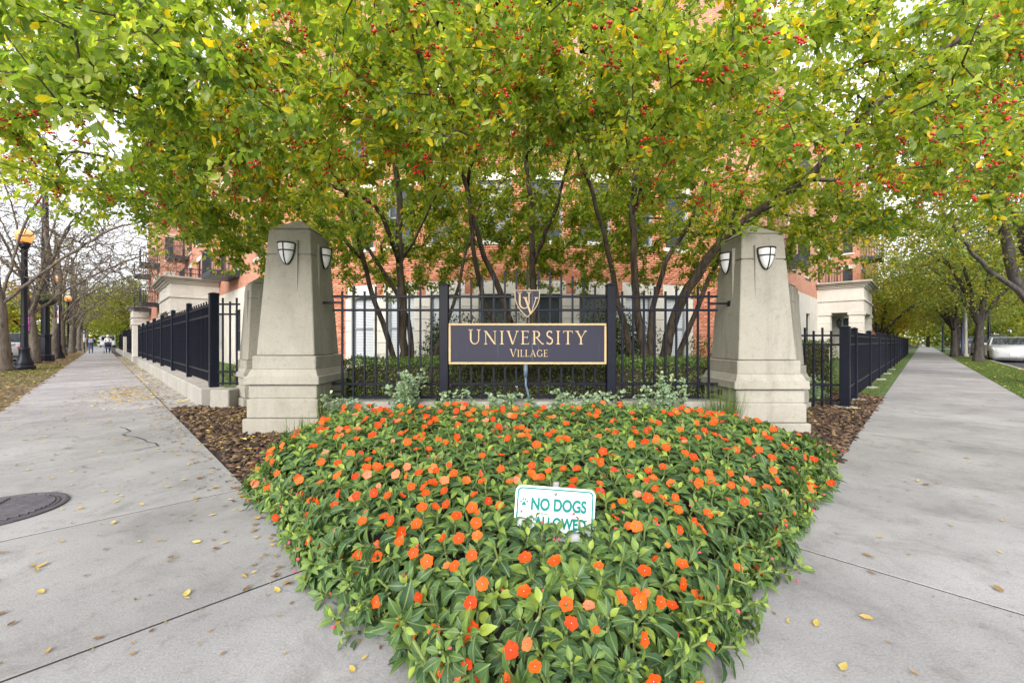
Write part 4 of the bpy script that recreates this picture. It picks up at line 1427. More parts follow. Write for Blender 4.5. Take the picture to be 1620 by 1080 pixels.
def leaves_on(A, par, tipn, per, L, rg, back=3, spread=0.05, up=0.6, droop=0.35, size_jit=0.3, wr=0.55):
    """positions and frames of leaves along the last pieces of every twig"""
    P, AX = [], []
    for t in tipn:
        chain = [t]
        for _ in range(back):
            if par[chain[-1]] < 0: break
            chain.append(par[chain[-1]])
        pts = A[chain]
        k = per if np.isscalar(per) else int(rg.integers(per[0], per[1] + 1))
        u = rg.random(k) ** 1.2 * (len(chain) - 1)
        i = np.minimum(u.astype(int), len(chain) - 2)
        f = (u - i)[:, None]
        q = pts[i] * (1 - f) + pts[i + 1] * f
        d = nz(pts[i] - pts[i + 1])
        P.append(q + rg.normal(0, spread, (k, 3)))
        AX.append(d)
    P = np.concatenate(P); AX = np.concatenate(AX)
    n = len(P)
    ax = nz(AX * 0.7 + nz(rg.normal(0, 1, (n, 3))) * 0.9 + np.array([0, 0, -droop]))
    no = nz(np.array([0, 0, up]) + rg.normal(0, .6, (n, 3)))
    Ls = L * (1 + rg.uniform(-size_jit, size_jit, n))
    return P, ax, no, Ls, Ls * wr * (1 + rg.uniform(-.15, .15, n))

def crown_mesh(name, P, ax, no, L, W, rnd, mat, parent, tmpl=LEAF6, faces=LEAF6_F):
    V, F, idx = scatter_leaves(P, ax, no, L, W, tmpl, faces)
    V = V - np.array(TR[parent])
    return link(name, raw_mesh(name, V, F, mat, None, False, {'rnd': rnd[idx]}), parent)

def in_ellipsoid(rg, n, c, r):
    q = nz(rg.normal(0, 1, (n, 3))) * (rg.random((n, 1)) ** (1 / 2.4))
    return q * np.array(r) + np.array(c)

ICO = None
def ball(mb, c, r, sub=1):
    global ICO
    if ICO is None:
        bm = bmesh.new(); bmesh.ops.create_icosphere(bm, subdivisions=1, radius=1.0)
        ICO = ([tuple(v.co) for v in bm.verts], [tuple(v.index for v in f.verts) for f in bm.faces]); bm.free()
    mb.add([(c[0] + x * r, c[1] + y * r, c[2] + z * r * .95) for x, y, z in ICO[0]], ICO[1])

def wp(px, py, d):
    """a point of the place at distance d, measured on the photograph"""
    return ((px - 810) / 650 * d, d, 1.05 + (540 - py) / 650 * d)

def crab_tree(label, base, skel, crowns, ntips, per, seed, limit, nberry, leaf=0.066):
    rg = np.random.default_rng(seed)
    root = empty('crabapple_tree', base, 0, label, 'tree', 'crabapple trees behind the sign fence')
    T, dense = [], []
    for cr_ in crowns:
        T.append(in_ellipsoid(rg, int(ntips * cr_[2]), cr_[0], cr_[1]))
        dense.append(np.full(len(T[-1]), len(cr_) > 3))
    T, dense = np.concatenate(T), np.concatenate(dense)
    low = 2.34 - 0.45 * np.clip((3.3 - T[:, 1]) / 1.3, 0, 1) + 0.30 * vnoise(T, 1.1, seed) + 0.22 * vnoise(T, 2.9, seed + 3)
    low = np.where(dense, low - .22, low)
    low = low + .28 * np.clip((-T[:, 0] / T[:, 1] - .86) / .2, 0, 1)
    keep = (T[:, 2] > low) & (T[:, 2] < 7.2) & (vnoise(T, 1.7, seed + 9) > -0.50) & (vnoise(T, 3.4, seed + 4) > -0.48) & limit(T) & (rg.random(len(T)) < np.where(dense, 1.0, np.clip(1.0 - .42 * (T[:, 1] - 4.3) / 1.6, .5, 1.0) * np.where((np.abs(T[:, 0] / T[:, 1] - .03) < .42) & (T[:, 1] > 4.0) & (T[:, 2] < 1.05 + .45 * T[:, 1]), .16, 1.0)))
    T = T[keep]
    A, par, r, tipn = grow(skel, T, 0.0034, 0.26, 0.10, seed)
    wood_mesh('trunk', A, par, r, [MAT['crab_bark'], MAT['crab_bark']], root)
    P, ax, no, L, W = leaves_on(A, par, tipn, per, leaf, rg, 3, 0.042, 0.5, 0.45, .38)
    k = P[:, 2] > 1.9
    P, ax, no, L, W = P[k], ax[k], no[k], L[k], W[k]
    rnd = np.clip(rg.random(len(P)) * 0.66 + 0.16 * vnoise(P, 1.3, 4) + 0.16 * vnoise(P, 4.2, 7) + 0.17, 0, 0.88)
    yel = rg.random(len(P)) < 0.075 + 0.05 * vnoise(P, 0.9, 2)
    rnd[yel] = rg.uniform(0.9, 1.0, yel.sum())
    fa = P[:, 1] > 5.2
    V1, F1, i1 = scatter_leaves(P[~fa], ax[~fa], no[~fa], L[~fa], W[~fa], LEAF6, LEAF6_F)
    V2, F2, i2 = scatter_leaves(P[fa], ax[fa], no[fa], L[fa], W[fa] * 1.25, LEAF4, LEAF4_F)
    V = np.concatenate([V1, V2]) - np.array(TR[root])
    link('crown', raw_mesh('crown', V, np.concatenate([F1, F2 + len(V1)]), MAT['crab_leaf'], None, False, {'rnd': np.concatenate([rnd[~fa][i1], rnd[fa][i2]])}), root)
    mb = MB()
    fr = tipn[rg.permutation(len(tipn))]
    done = 0
    for t in fr:
        if done >= nberry: break
        p = A[t]
        if p[1] > 4.5: continue
        if vnoise(p[None, :], 0.8, 5)[0] < -0.05: continue
        for _ in range(int(rg.integers(5, 12))):
            ball(mb, p + rg.normal(0, .026, 3) + np.array([0, 0, -.05]), rg.uniform(.009, .0135))
        done += 1
    mb.build('berries', MAT['berry'], root, smooth=True, kind='stuff')
    return root

# stems measured from the picture, given their own distance from the viewer
def chain(*q): return [wp(*p) for p in q]
t1 = (-1.92, 7.35, 0.0)
crab_tree('multi stemmed crabapple with red berries behind fence near the lamp side pillar', t1, [
    ([t1, wp(637, 575, 7.35), wp(637, 480, 7.35), wp(632, 420, 7.3), wp(634, 330, 7.2), wp(622, 230, 6.9), wp(612, 130, 6.5), wp(600, 20, 6.2)], .085, .03, None),
    ([(t1[0] + .03, t1[1] - .05, .1), wp(626, 575, 7.3), wp(612, 525, 7.2), wp(592, 480, 7.1), wp(573, 410, 6.9), wp(560, 330, 6.6), wp(520, 260, 6.2), wp(470, 200, 5.6), wp(400, 120, 4.9)], .055, .018, None),
    ([(t1[0] + .15, t1[1] + .2, .1), wp(652, 575, 7.5), wp(650, 520, 7.6), wp(632, 470, 7.6), wp(604, 430, 7.7), wp(580, 385, 7.7), wp(540, 340, 7.5), wp(470, 300, 7.2)], .06, .016, None),
    ([wp(632, 420, 7.3), wp(600, 320, 6.7), wp(540, 300, 6.3), wp(450, 260, 5.8), wp(330, 230, 5.2), wp(230, 190, 4.7), wp(120, 160, 4.3)], .045, .012, 0),
    ([wp(622, 230, 6.9), wp(560, 160, 5.6), wp(500, 120, 4.6), wp(420, 90, 3.8), wp(330, 60, 3.3)], .035, .010, 0),
    ([wp(573, 410, 6.9), wp(500, 330, 6.6), wp(420, 330, 6.6), wp(330, 320, 6.5), wp(270, 330, 6.4)], .03, .008, 0),
    ([wp(632, 420, 7.3), wp(680, 330, 7.0), wp(720, 240, 6.6)], .028, .008, 0),
    ([wp(612, 130, 6.5), wp(640, 90, 5.0), wp(660, 110, 3.8), wp(680, 150, 3.1)], .028, .006, 0),
], [((-3.4, 5.2, 4.3), (4.3, 3.2, 2.5), .50), ((-1.6, 4.4, 3.7), (2.2, 2.3, 1.6), .22), ((-4.6, 4.0, 3.4), (2.6, 2.0, 1.5), .26), ((-3.9, 6.4, 2.9), (2.0, 1.3, .95), .13, 1), ((-4.8, 5.4, 3.2), (1.6, 1.3, .9), .06, 1), ((-2.9, 3.0, 2.9), (2.0, 1.1, 1.1), .10), ((-2.3, 8.7, 4.0), (2.6, 1.0, 2.2), .36, 1)], 3400, (20, 36), 3,
    lambda T: (T[:, 0] > -1.28 * T[:, 1] - 0.6) & (T[:, 0] < 1.0) & (T[:, 1] > 1.75) & (T[:, 1] < 9.8) & (T[:, 2] < 1.5 + 0.93 * T[:, 1]), 330)

t2 = (0.30, 7.6, 0.0)
crab_tree('multi stemmed crabapple with leaning stems directly behind the shield emblem', t2, [
    ([t2, wp(846, 570, 7.6), wp(845, 500, 7.6), wp(843, 420, 7.6), wp(842, 340, 7.4), wp(832, 250, 7.2), wp(822, 150, 6.8), wp(815, 40, 6.4)], .075, .025, None),
    ([(t2[0] - .1, t2[1] - .1, .05), wp(832, 565, 7.4), wp(806, 505, 7.3), wp(782, 440, 7.2), wp(756, 385, 7.1), wp(745, 320, 6.9), wp(730, 270, 6.6), wp(700, 210, 6.2), wp(660, 120, 5.6)], .07, .02, None),
    ([(t2[0] - .16, t2[1] - .2, .05), wp(800, 545, 7.2), wp(766, 480, 7.1), wp(752, 420, 7.0), wp(744, 340, 6.9), wp(740, 280, 6.8)], .055, .03, None),
    ([wp(740, 290, 6.8), wp(752, 240, 6.5), wp(770, 170, 6.0), wp(790, 80, 5.4), wp(800, 20, 5.0)], .045, .015, 0),
    ([(t2[0] - 1.5, t2[1] + .6, 0), wp(680, 570, 7.9), wp(712, 505, 8.0), wp(728, 440, 8.0), wp(738, 395, 8.0), wp(760, 320, 7.9)], .05, .02, None),
    ([wp(843, 420, 7.6), wp(880, 330, 7.2), wp(905, 240, 6.6), wp(930, 150, 6.0), wp(950, 60, 5.2)], .04, .012, 0),
    ([wp(822, 150, 6.8), wp(790, 160, 5.4), wp(760, 170, 4.2), wp(720, 200, 3.3), wp(700, 230, 2.9)], .03, .006, 0),
    ([wp(832, 250, 7.2), wp(870, 190, 5.6), wp(890, 170, 4.2), wp(880, 180, 3.2)], .03, .006, 0),
], [((.2, 5.8, 4.5), (2.9, 3.2, 2.5), .55), ((0.1, 3.6, 3.3), (2.3, 1.6, 1.3), .30), ((.3, 9.0, 4.0), (2.9, 1.0, 2.3), .60, 1)], 2700, (20, 36), 5,
    lambda T: (np.abs(T[:, 0] - .1) < 2.9) & (T[:, 1] > 1.9) & (T[:, 1] < 10.2) & (T[:, 2] < 1.5 + 0.93 * T[:, 1]), 240)

t3 = (2.42, 7.2, 0.0)
LIMB = np.array([wp(1125, 400, 6.8), wp(1165, 355, 6.5), wp(1215, 325, 6.2), wp(1282, 284, 5.8), wp(1367, 180, 5.3), wp(1442, 116, 5.0), wp(1522, 60, 4.8)])
def clear_of_limb(T):
    """the heavy limb carries few twigs on its open, streetward underside"""
    best = np.full(len(T), 9.0); by = np.zeros(len(T))
    for i in range(len(LIMB) - 1):
        a_, d_ = LIMB[i], LIMB[i + 1] - LIMB[i]
        t_ = np.clip(((T - a_) @ d_) / (d_ @ d_), 0, 1)
        q_ = a_ + t_[:, None] * d_
        e_ = np.linalg.norm(T - q_ + np.array([0.05, .5, .28]), axis=1)
        k_ = e_ < best
        best[k_] = e_[k_]; by[k_] = q_[k_, 1]
    return ~((best < .62) & (T[:, 1] < by + .05))
crab_tree('multi stemmed crabapple whose heavy limb leans over the parked cars side pillar', t3, [
    ([t3, wp(1022, 575, 7.2), wp(1008, 500, 7.2), wp(1003, 430, 7.2), wp(1000, 340, 7.1), wp(1008, 260, 7.0), wp(1015, 150, 6.7), wp(1030, 30, 6.3)], .085, .025, None),
    ([(t3[0] - .08, t3[1], .05), wp(1005, 580, 7.15), wp(980, 490, 7.0), wp(965, 410, 6.9), wp(950, 350, 6.8), wp(930, 280, 6.5), wp(912, 235, 6.2), wp(890, 160, 5.6)], .065, .02, None),
    ([(t3[0] + .12, t3[1] + .1, .05), wp(1028, 560, 7.3), wp(1033, 480, 7.4), wp(1048, 430, 7.4), wp(1070, 385, 7.4), wp(1095, 350, 7.3), wp(1120, 280, 7.1), wp(1150, 190, 6.8)], .065, .02, None),
    ([(t3[0] + .2, t3[1] - .05, .05), wp(1048, 570, 7.1), wp(1068, 500, 7.05), wp(1090, 455, 7.0), wp(1125, 400, 6.8), wp(1165, 355, 6.5), wp(1215, 325, 6.2), wp(1282, 284, 5.8), wp(1367, 180, 5.3), wp(1442, 116, 5.0), wp(1522, 60, 4.8), wp(1600, 20, 4.6)], .10, .03, None),
    ([(t3[0] + .35, t3[1] + .15, .05), wp(1075, 560, 7.4), wp(1095, 510, 7.4), wp(1118, 450, 7.3), wp(1140, 405, 7.2), wp(1165, 330, 7.0), wp(1190, 240, 6.7)], .06, .018, None),
    ([wp(1367, 180, 5.3), wp(1400, 120, 4.8), wp(1390, 60, 4.3), wp(1350, 20, 3.9)], .035, .012, 0),
    ([wp(1282, 284, 5.8), wp(1340, 290, 5.6), wp(1420, 270, 5.3), wp(1500, 255, 5.1)], .03, .008, 0),
    ([wp(1000, 340, 7.1), wp(1040, 220, 6.0), wp(1080, 150, 5.0), wp(1110, 120, 4.0)], .035, .008, 0),
    ([wp(1165, 330, 7.0), wp(1240, 340, 7.0), wp(1300, 350, 7.0)], .03, .008, 0),
], [((3.9, 5.6, 4.4), (4.2, 3.0, 2.4), .58), ((2.6, 3.8, 3.5), (2.4, 1.8, 1.4), .17), ((5.4, 5.2, 3.5), (2.6, 1.9, 1.4), .22), ((4.6, 6.8, 2.95), (1.7, 1.2, .9), .10, 1), ((3.0, 8.7, 4.0), (2.5, 1.0, 2.2), .36, 1), ((6.4, 5.2, 4.4), (1.6, 1.8, 1.4), .12, 1)], 3500, (20, 36), 8,
    lambda T: clear_of_limb(T) & (T[:, 0] < 1.3 * T[:, 1] + 0.6) & (T[:, 0] > -.2) & (T[:, 1] > 2.3) & (T[:, 1] < 9.8) & (T[:, 2] < 1.5 + 0.93 * T[:, 1]), 220, 0.064)

# ------------------------------------------------------------------ hedges and shrubs
def leafy_mass(root, rg, P, no, L, mat, name='foliage', wr=0.6):
    n = len(P)
    ax = nz(rg.normal(0, 1, (n, 3)) + no * 0.6 + np.array([0, 0, .3]))
    nn = nz(no + rg.normal(0, .5, (n, 3)))
    Ls = L * rg.uniform(.7, 1.3, n)
    V, F, idx = scatter_leaves(P, ax, nn, Ls, Ls * wr, LEAF4, LEAF4_F)
    V = V - np.array(TR[root])
    return link(name, raw_mesh(name, V, F, mat, None, False, {'rnd': rg.random(n)[idx]}), root)

def hedge(label, x0, x1, y0, y1, h, mat, L=0.028, n=14000, seed=1, name='hedge'):
    rg = np.random.default_rng(seed)
    root = empty(name, ((x0 + x1) / 2, (y0 + y1) / 2, 0), 0, label, 'hedge')
    core = MB().box(((x0 + x1) / 2, (y0 + y1) / 2, h / 2 - .06), (x1 - x0 - .16, y1 - y0 - .16, h - .12))
    core.build('branches', MAT['soil'], root)
    a_top, a_fr, a_sd = (x1 - x0) * (y1 - y0), (x1 - x0) * h, (y1 - y0) * h
    w = np.array([a_top, a_fr, a_fr * .3, a_sd, a_sd]); w /= w.sum()
    k = rg.choice(5, n, p=w)
    u, v = rg.random(n), rg.random(n)
    X = np.where(k == 3, x0, np.where(k == 4, x1, x0 + u * (x1 - x0)))
    Y = np.where(k == 0, y0 + v * (y1 - y0), np.where(k == 1, y0, np.where(k == 2, y1, y0 + u * (y1 - y0))))
    Z = np.where(k == 0, h, v * h)
    P = np.stack([X, Y, Z], 1)
    no = np.zeros((n, 3)); no[k == 0, 2] = 1; no[k == 1, 1] = -1; no[k == 2, 1] = 1; no[k == 3, 0] = -1; no[k == 4, 0] = 1
    off = 0.05 * vnoise(P, 4.0, seed) + 0.04 * vnoise(P, 9, seed + 1) - np.abs(rg.normal(0, .035, n))
    P = P + no * off[:, None]
    leafy_mass(root, rg, P, no, L, mat)
    return root

hedge('low clipped dark green boxwood hedge close behind the sign fence', -2.35, 2.85, 5.55, 6.75, 0.80, MAT['box_leaf'], 0.03, 30000, 21)
hedge('clipped light green hedge behind the low corner fence on the parked cars side', 4.7, 6.7, 8.5, 9.3, 1.08, MAT['light_shrub_leaf'], 0.035, 9000, 22)

def shrub(label, c, r, mat, n, L, seed, group=None, name='shrub', lobes=7, cat='shrub'):
    rg = np.random.default_rng(seed)
    root = empty(name, (c[0], c[1], 0), 0, label, cat, group)
    cs = np.array([[c[0], c[1], c[2]]]) + rg.normal(0, .42, (lobes, 3)) * np.array(r)
    pk = rg.integers(0, lobes, n)
    d = nz(rg.normal(0, 1, (n, 3)))
    rad = (0.62 * rg.random(n) ** .35)[:, None] * np.array(r)
    P = cs[pk] + d * rad
    P[:, 2] = np.abs(P[:, 2] - .05) + .05
    leafy_mass(root, rg, P, d * .7 + np.array([0, 0, .4]), L, mat)
    st = MB()
    for k in range(9):
        q = cs[rg.integers(0, lobes)]
        b = np.array([c[0], c[1], 0]) + np.array([rg.normal(0, .06), rg.normal(0, .06), 0])
        st.tube([b, b * .5 + q * .5 + np.array([rg.normal(0, .08), rg.normal(0, .08), -.05]), q], [.018, .012, .005], 5)
    st.build('stem', MAT['stem_brown'], root)
    return root
shrub('glossy dark evergreen shrub beside the stems of the lamp side crabapple', (-1.25, 9.0, .85), (.75, .6, .8), MAT['shrub_leaf'], 5200, .055, 31)
shrub('wide dark evergreen shrub behind the nameplate', (.45, 9.4, .85), (1.5, .6, .75), MAT['shrub_leaf'], 7500, .055, 32)
shrub('dark evergreen shrub behind the nameplate end near the heavy limbed crabapple', (2.2, 9.3, .9), (1.1, .6, .85), MAT['shrub_leaf'], 6000, .055, 33)
shrub('light green rounded shrub between the crabapple stems and the tall pillar', (3.75, 8.4, .42), (.55, .5, .45), MAT['light_shrub_leaf'], 3600, .04, 34)
shrub('bright green low shrub seen through the short fence by the shorter pillar', (-5.55, 8.9, .28), (.6, .5, .33), MAT['light_shrub_leaf'], 3400, .04, 35)
shrub('pale variegated ground cover plant behind the low corner fence', (5.35, 7.55, .16), (.6, .45, .24), MAT['rose_leaf'], 1800, .045, 36)

# ------------------------------------------------------------------ weedy rose plants in front of the kerb, grass tufts
ROUND = [(0, 0, 0), (.22, -.42, .03), (.22, .42, .03), (.6, -.52, .02), (.6, .52, .02), (.92, -.25, -.02), (.92, .25, -.02)]
ROUND_F = [(0, 2, 1), (1, 2, 3), (2, 4, 3), (3, 4, 5), (4, 6, 5)]
def rose(label, c, h, n_st, spread, seed):
    rg = np.random.default_rng(seed)
    root = empty('wild_rose', (c[0], c[1], 0.0), 0, label, 'plant', 'pale leaved wild plants along the sign kerb')
    st = MB(); P, AX = [], []
    for k in range(n_st):
        b = np.array([c[0] + rg.normal(0, spread * .35), c[1] + rg.normal(0, .05), 0.1])
        hh = h * rg.uniform(.55, 1.05)
        t = b + np.array([rg.normal(0, spread * .6), rg.normal(0, .10) - .05, hh])
        mid = (b + t) / 2 + rg.normal(0, .03, 3)
        pts = [b, mid, t]
        st.tube(pts, [.004, .003, .0018], 4)
        for j in range(int(hh / .028)):
            u = .3 + .7 * rg.random()
            p = (1 - u) ** 2 * b + 2 * u * (1 - u) * mid + u * u * t
            sd = nz(rg.normal(0, 1, 3) * np.array([1, 1, .3]))
            for q in range(5):
                P.append(p + sd * (.02 + .018 * (q // 2)) + rg.normal(0, .006, 3)); AX.append(sd + rg.normal(0, .6, 3))
    st.build('stem', MAT['stem_green'], root)
    P, AX = np.array(P), np.array(AX)
    n = len(P)
    L = rg.uniform(.022, .042, n)
    V, F, idx = scatter_leaves(P, AX, nz(np.array([0, -.3, 1]) + rg.normal(0, .45, (n, 3))), L, L * .85, ROUND, np.array([list(f) for f in ROUND_F]))
    V = V - np.array(TR[root])
    link('foliage', raw_mesh('foliage', V, F, MAT['rose_leaf'], None, False, {'rnd': np.clip(rg.random(n) * .7 + .35 * (P[:, 2] / .8), 0, 1)[idx]}), root)
rose('pale leaved wild plant against the lamp side tall pillar foot', (-2.0, 4.72), .34, 8, .13, 41)
rose('tallest pale leaved wild plant rising between pillar and fence post', (-1.22, 4.76), .62, 15, .19, 42)
rose('short pale leaved wild plant just before the fence post', (-.78, 4.74), .40, 7, .14, 43)
rose('low pale leaved wild plant under the nameplate lettering', (-.1, 4.74), .40, 12, .24, 44)
rose('low pale leaved wild plant under the conduit pipe', (.45, 4.74), .40, 12, .24, 45)
rose('pale leaved wild plant under the nameplate end', (1.0, 4.74), .40, 9, .18, 46)
rose('yellowish sprigged wild plant right of the second fence post', (1.72, 4.74), .58, 9, .17, 47)
rose('bushy pale wild plant before the fence near the cars side pillar', (1.38, 4.72), .40, 8, .16, 48)

def blades(P, h, rg, lean=.35, w=.006):
    n = len(P)
    d = nz(np.concatenate([rg.normal(0, 1, (n, 2)), np.zeros((n, 1))], 1))
    ax = nz(np.array([0, 0, 1.0]) + d * rg.uniform(.1, lean * 2, (n, 1)))
    no = nz(d + np.array([0, 0, .05]))
    H = h * rg.uniform(.5, 1.2, n)
    T = [(0, -.5, 0), (0, .5, 0), (.55, -.35, .06), (.55, .35, .06), (1, 0, -.05)]
    return scatter_leaves(P, ax, no, H, np.full(n, w), T, np.array([(0, 1, 2), (1, 3, 2), (2, 3, 4)]))
def tuft(label, c, n, h, sp, seed):
    rg = np.random.default_rng(seed)
    P = np.stack([c[0] + rg.normal(0, sp, n), c[1] + rg.normal(0, sp, n), np.full(n, c[2])], 1)
    V, F, idx = blades(P, h, rg, .3, .007)
    root = empty('grass_tuft', c, 0, label, 'grass', 'grass tufts in the beds')
    link('blades', raw_mesh('blades', V - np.array(TR[root]), F, MAT['grass_blade'], None, False, {'rnd': rg.random(n)[idx]}), root)
tuft('tall ornamental grass tuft against the cars side tall pillar', (2.33, 4.52, .05), 260, .52, .06, 51)
tuft('small grass tuft at the flower bed edge before the lamp side pillar', (-2.12, 4.15, 0), 130, .30, .07, 52)
tuft('small grass tuft at the tall lamp side pillar corner beside wild plant', (-2.08, 4.6, .05), 60, .50, .04, 53)

# ------------------------------------------------------------------ flower bed
BED = [ab(.70, .98)[:2], (-1.80, 2.82), (-1.98, 3.6), (-2.06, 4.55), (2.42, 4.55), (2.50, 3.9), (2.48, 3.18)]
BEDV = [Vector(p) for p in BED]
def bed_inside(x, y):
    c = False
    n = len(BED)
    for i in range(n):
        x0, y0 = BED[i]; x1, y1 = BED[(i + 1) % n]
        if (y0 > y) != (y1 > y) and x < (x1 - x0) * (y - y0) / (y1 - y0) + x0: c = not c
    return c
def bed_edge(x, y):
    p = Vector((x, y)); best = (9, None)
    for i in range(len(BED)):
        a, b = BEDV[i], BEDV[(i + 1) % len(BED)]
        if i == 3: continue                       # the side against the kerb does not fall away
        t = max(0, min(1, (p - a).dot(b - a) / (b - a).length_squared))
        d = (p - (a + (b - a) * t)).length
        if d < best[0]: best = (d, (p - (a + (b - a) * t)))
    return best
def bed_h(x, y):
    e, v = bed_edge(x, y)
    q = np.array([x, y, 0.0])
    return (.27 + .06 * min(1, max(0, (y - 1.2) / 1.6))) * (1 - math.exp(-(e + .05) / .14)) + .028 * float(vnoise(q, 3.1, 2)) + .018 * float(vnoise(q, 7.0, 5))

# soil mound under the leaves
mv, mf = [], []
NX, NY = 60, 50
for j in range(NY + 1):
    for i in range(NX + 1):
        x, y = -2.3 + 5.0 * i / NX, .75 + 3.9 * j / NY
        z = max(-.03, bed_h(x, y) - .15) if bed_inside(x, y) else -.03
        mv.append((x, y, z))
for j in range(NY):
    for i in range(NX):
        a = j * (NX + 1) + i
        mf.append((a, a + 1, a + NX + 2, a + NX + 1))
link('flower_bed_soil', raw_mesh('flower_bed_soil', mv, mf, MAT['soil'], None, True), kind='structure')

# leaf and blossom shapes
ST = [(0, 0.0), (.10, .10), (.28, .40), (.5, .5), (.74, .33), (.9, .12), (1, 0)]
IT, IUV = [], []
for u, w in ST:
    zc = .14 * math.sin(u * 2.2) - .22 * u * u
    if w == 0: IT.append((u, 0, zc)); IUV.append((u, 0))
    else:
        IT += [(u, -w, zc + .16 * w), (u, 0, zc), (u, w, zc + .16 * w)]; IUV += [(u, -w), (u, 0), (u, w)]
IFq = [(0, 2, 1, 1), (0, 3, 2, 2)]
tri_f = [(0, 2, 1), (0, 3, 2)]
for k in range(4):
    b0 = 1 + 3 * k; b1 = b0 + 3
    tri_f += [(b0, b0 + 1, b1 + 1), (b0, b1 + 1, b1), (b0 + 1, b0 + 2, b1 + 2), (b0 + 1, b1 + 2, b1 + 1)]
tri_f += [(13, 14, 16), (14, 15, 16)]
IF = np.array(tri_f)
LEAF_ONE = raw_mesh('leaf', IT, IF, MAT['impatiens_leaf_single'], None, True, None, IUV)

def flower_mesh(k):
    rg = np.random.default_rng(60 + k)
    mb = MB()
    for p in range(5):
        a = 2 * math.pi * p / 5 + rg.normal(0, .06)
        cup = rg.uniform(-.05, .28)
        Lp, Wp = 1.0 * rg.uniform(.92, 1.08), rg.uniform(.60, .72)
        pts = [(.06, 0), (.35, -Wp * .62), (.72, -Wp), (.97, -Wp * .62), (.88, 0), (.97, Wp * .62), (.72, Wp), (.35, Wp * .62)]
        V = []
        for u, v in pts:
            z = cup * u * u * .8 + .05 * abs(v) + .02 * (p % 3) + rg.normal(0, .015)
            x, y = u * Lp, v
            V.append((x * math.cos(a) - y * math.sin(a), x * math.sin(a) + y * math.cos(a), z))
        cz = (.55 * Lp, 0)
        V.append((cz[0] * math.cos(a), cz[0] * math.sin(a), cup * .2 - .03 + .02 * (p % 3)))
        mb.add(V, [(8, i, (i + 1) % 8) for i in range(8)], 0)
    n = 8
    mb.add([(0, 0, .13)] + [(.17 * math.cos(2 * math.pi * i / n), .17 * math.sin(2 * math.pi * i / n), .075) for i in range(n)], [(0, 1 + i, 1 + (i + 1) % n) for i in range(n)], 1)
    mb.add([(0, 0, .19)] + [(.06 * math.cos(2 * math.pi * i / n), .06 * math.sin(2 * math.pi * i / n), .135) for i in range(n)], [(0, 1 + i, 1 + (i + 1) % n) for i in range(n)], 2)
    return raw_mesh('flower', mb.v, mb.f, [MAT['petal'], MAT['petal_centre'], MAT['petal_eye']], mb.m, False)
FLOWERS = [flower_mesh(k) for k in range(4)]
bmb = MB(); ball(bmb, (0, 0, 0), 1.0)
bmb.v = [(x * .7, y * .7, z * 1.2) for x, y, z in bmb.v]
BUD = raw_mesh('bud', bmb.v, bmb.f, MAT['bud'], None, True)

rgb = np.random.default_rng(77)
shoots = []
tries = 0
cell = {}
def ok(x, y, r_):
    k = (int(x / .1), int(y / .1))
    for i in range(-2, 3):
        for j in range(-2, 3):
            for q in cell.get((k[0] + i, k[1] + j), ()):
                if (q[0] - x) ** 2 + (q[1] - y) ** 2 < r_ * r_: return False
    cell.setdefault(k, []).append((x, y))
    return True
while tries < 45000:
    tries += 1
    x, y = rgb.uniform(-2.1, 2.5), rgb.uniform(.9, 4.56)
    if not bed_inside(x, y) or not ok(x, y, .043 + .0140 * y): continue
    e, v = bed_edge(x, y)
    z = bed_h(x, y)
    if abs(x - .17) < .22 and 1.4 < y < 1.80: z -= .06
    gx = (bed_h(x + .04, y) - bed_h(x - .04, y)) / .08
    gy = (bed_h(x, y + .04) - bed_h(x, y - .04)) / .08
    nrm = nz(np.array([-gx * .7, -gy * .7 - .22, 1.0]) + rgb.normal(0, .16, 3))
    shoots.append((np.array([x, y, z + rgb.normal(0, .018)]), nrm, rgb.uniform(.8, 1.2) * (.64 + .13 * y)))
n_top = len(shoots)
# skirts: lower shoots around the rim, leaning outward over the sidewalk and mulch
for i in (0, 1, 2, 4, 5, 6):
    a, b = BEDV[i], BEDV[(i + 1) % len(BED)]
    L_ = (b - a).length
    o = Vector(((b - a).y, -(b - a).x)).normalized()
    m_ = (a + b) / 2 + o * .1
    if bed_inside(m_.x, m_.y): o = -o
    for k in range(int(L_ / .021)):
        t = rgb.random()
        p = a + (b - a) * t
        zz = rgb.uniform(.03, .22)
        out = rgb.uniform(-.06, .08) - zz * .25 + .05 * (p.y < 2.0)
        nrm = nz(np.array([o.x * 1.0, o.y * 1.0, .55]) + rgb.normal(0, .3, 3))
        shoots.append((np.array([p.x + o.x * out, p.y + o.y * out, zz]), nrm, rgb.uniform(.8, 1.05) * (.62 + .125 * p.y)))

# plants: every shoot belongs to the nearest plant centre
centres = []
for gy in np.arange(1.15, 4.6, .36):
    for gx in np.arange(-2.0, 2.6, .38):
        x, y = gx + rgb.uniform(-.08, .08), gy + rgb.uniform(-.08, .08)
        if bed_inside(x, y): centres.append((x, y))
CEN = np.array(centres)
own = [int(np.argmin(((CEN - s_[0][:2]) ** 2).sum(1))) for s_ in shoots]
order = sorted(range(len(shoots)), key=lambda i: shoots[i][0][1])
# shoots whose leaves show largest: single leaf objects
single_shoots = set([i for i in order if shoots[i][0][1] > 1.15 and -.2 < (shoots[i][0][0]) / shoots[i][0][1] < .25 + .5 and shoots[i][0][2] > .2][:26])
wt_ = np.array([1.0 + 1.3 * (s_[0][1] < 2.4) + .6 * (s_[0][1] < 1.7) for s_ in shoots[:n_top]]); wt_ /= wt_.sum()
fl_sh = set(rgb.choice(n_top, size=min(n_top, 480), replace=False, p=wt_).tolist()) | set((n_top + rgb.choice(len(shoots) - n_top, size=14, replace=False)).tolist())

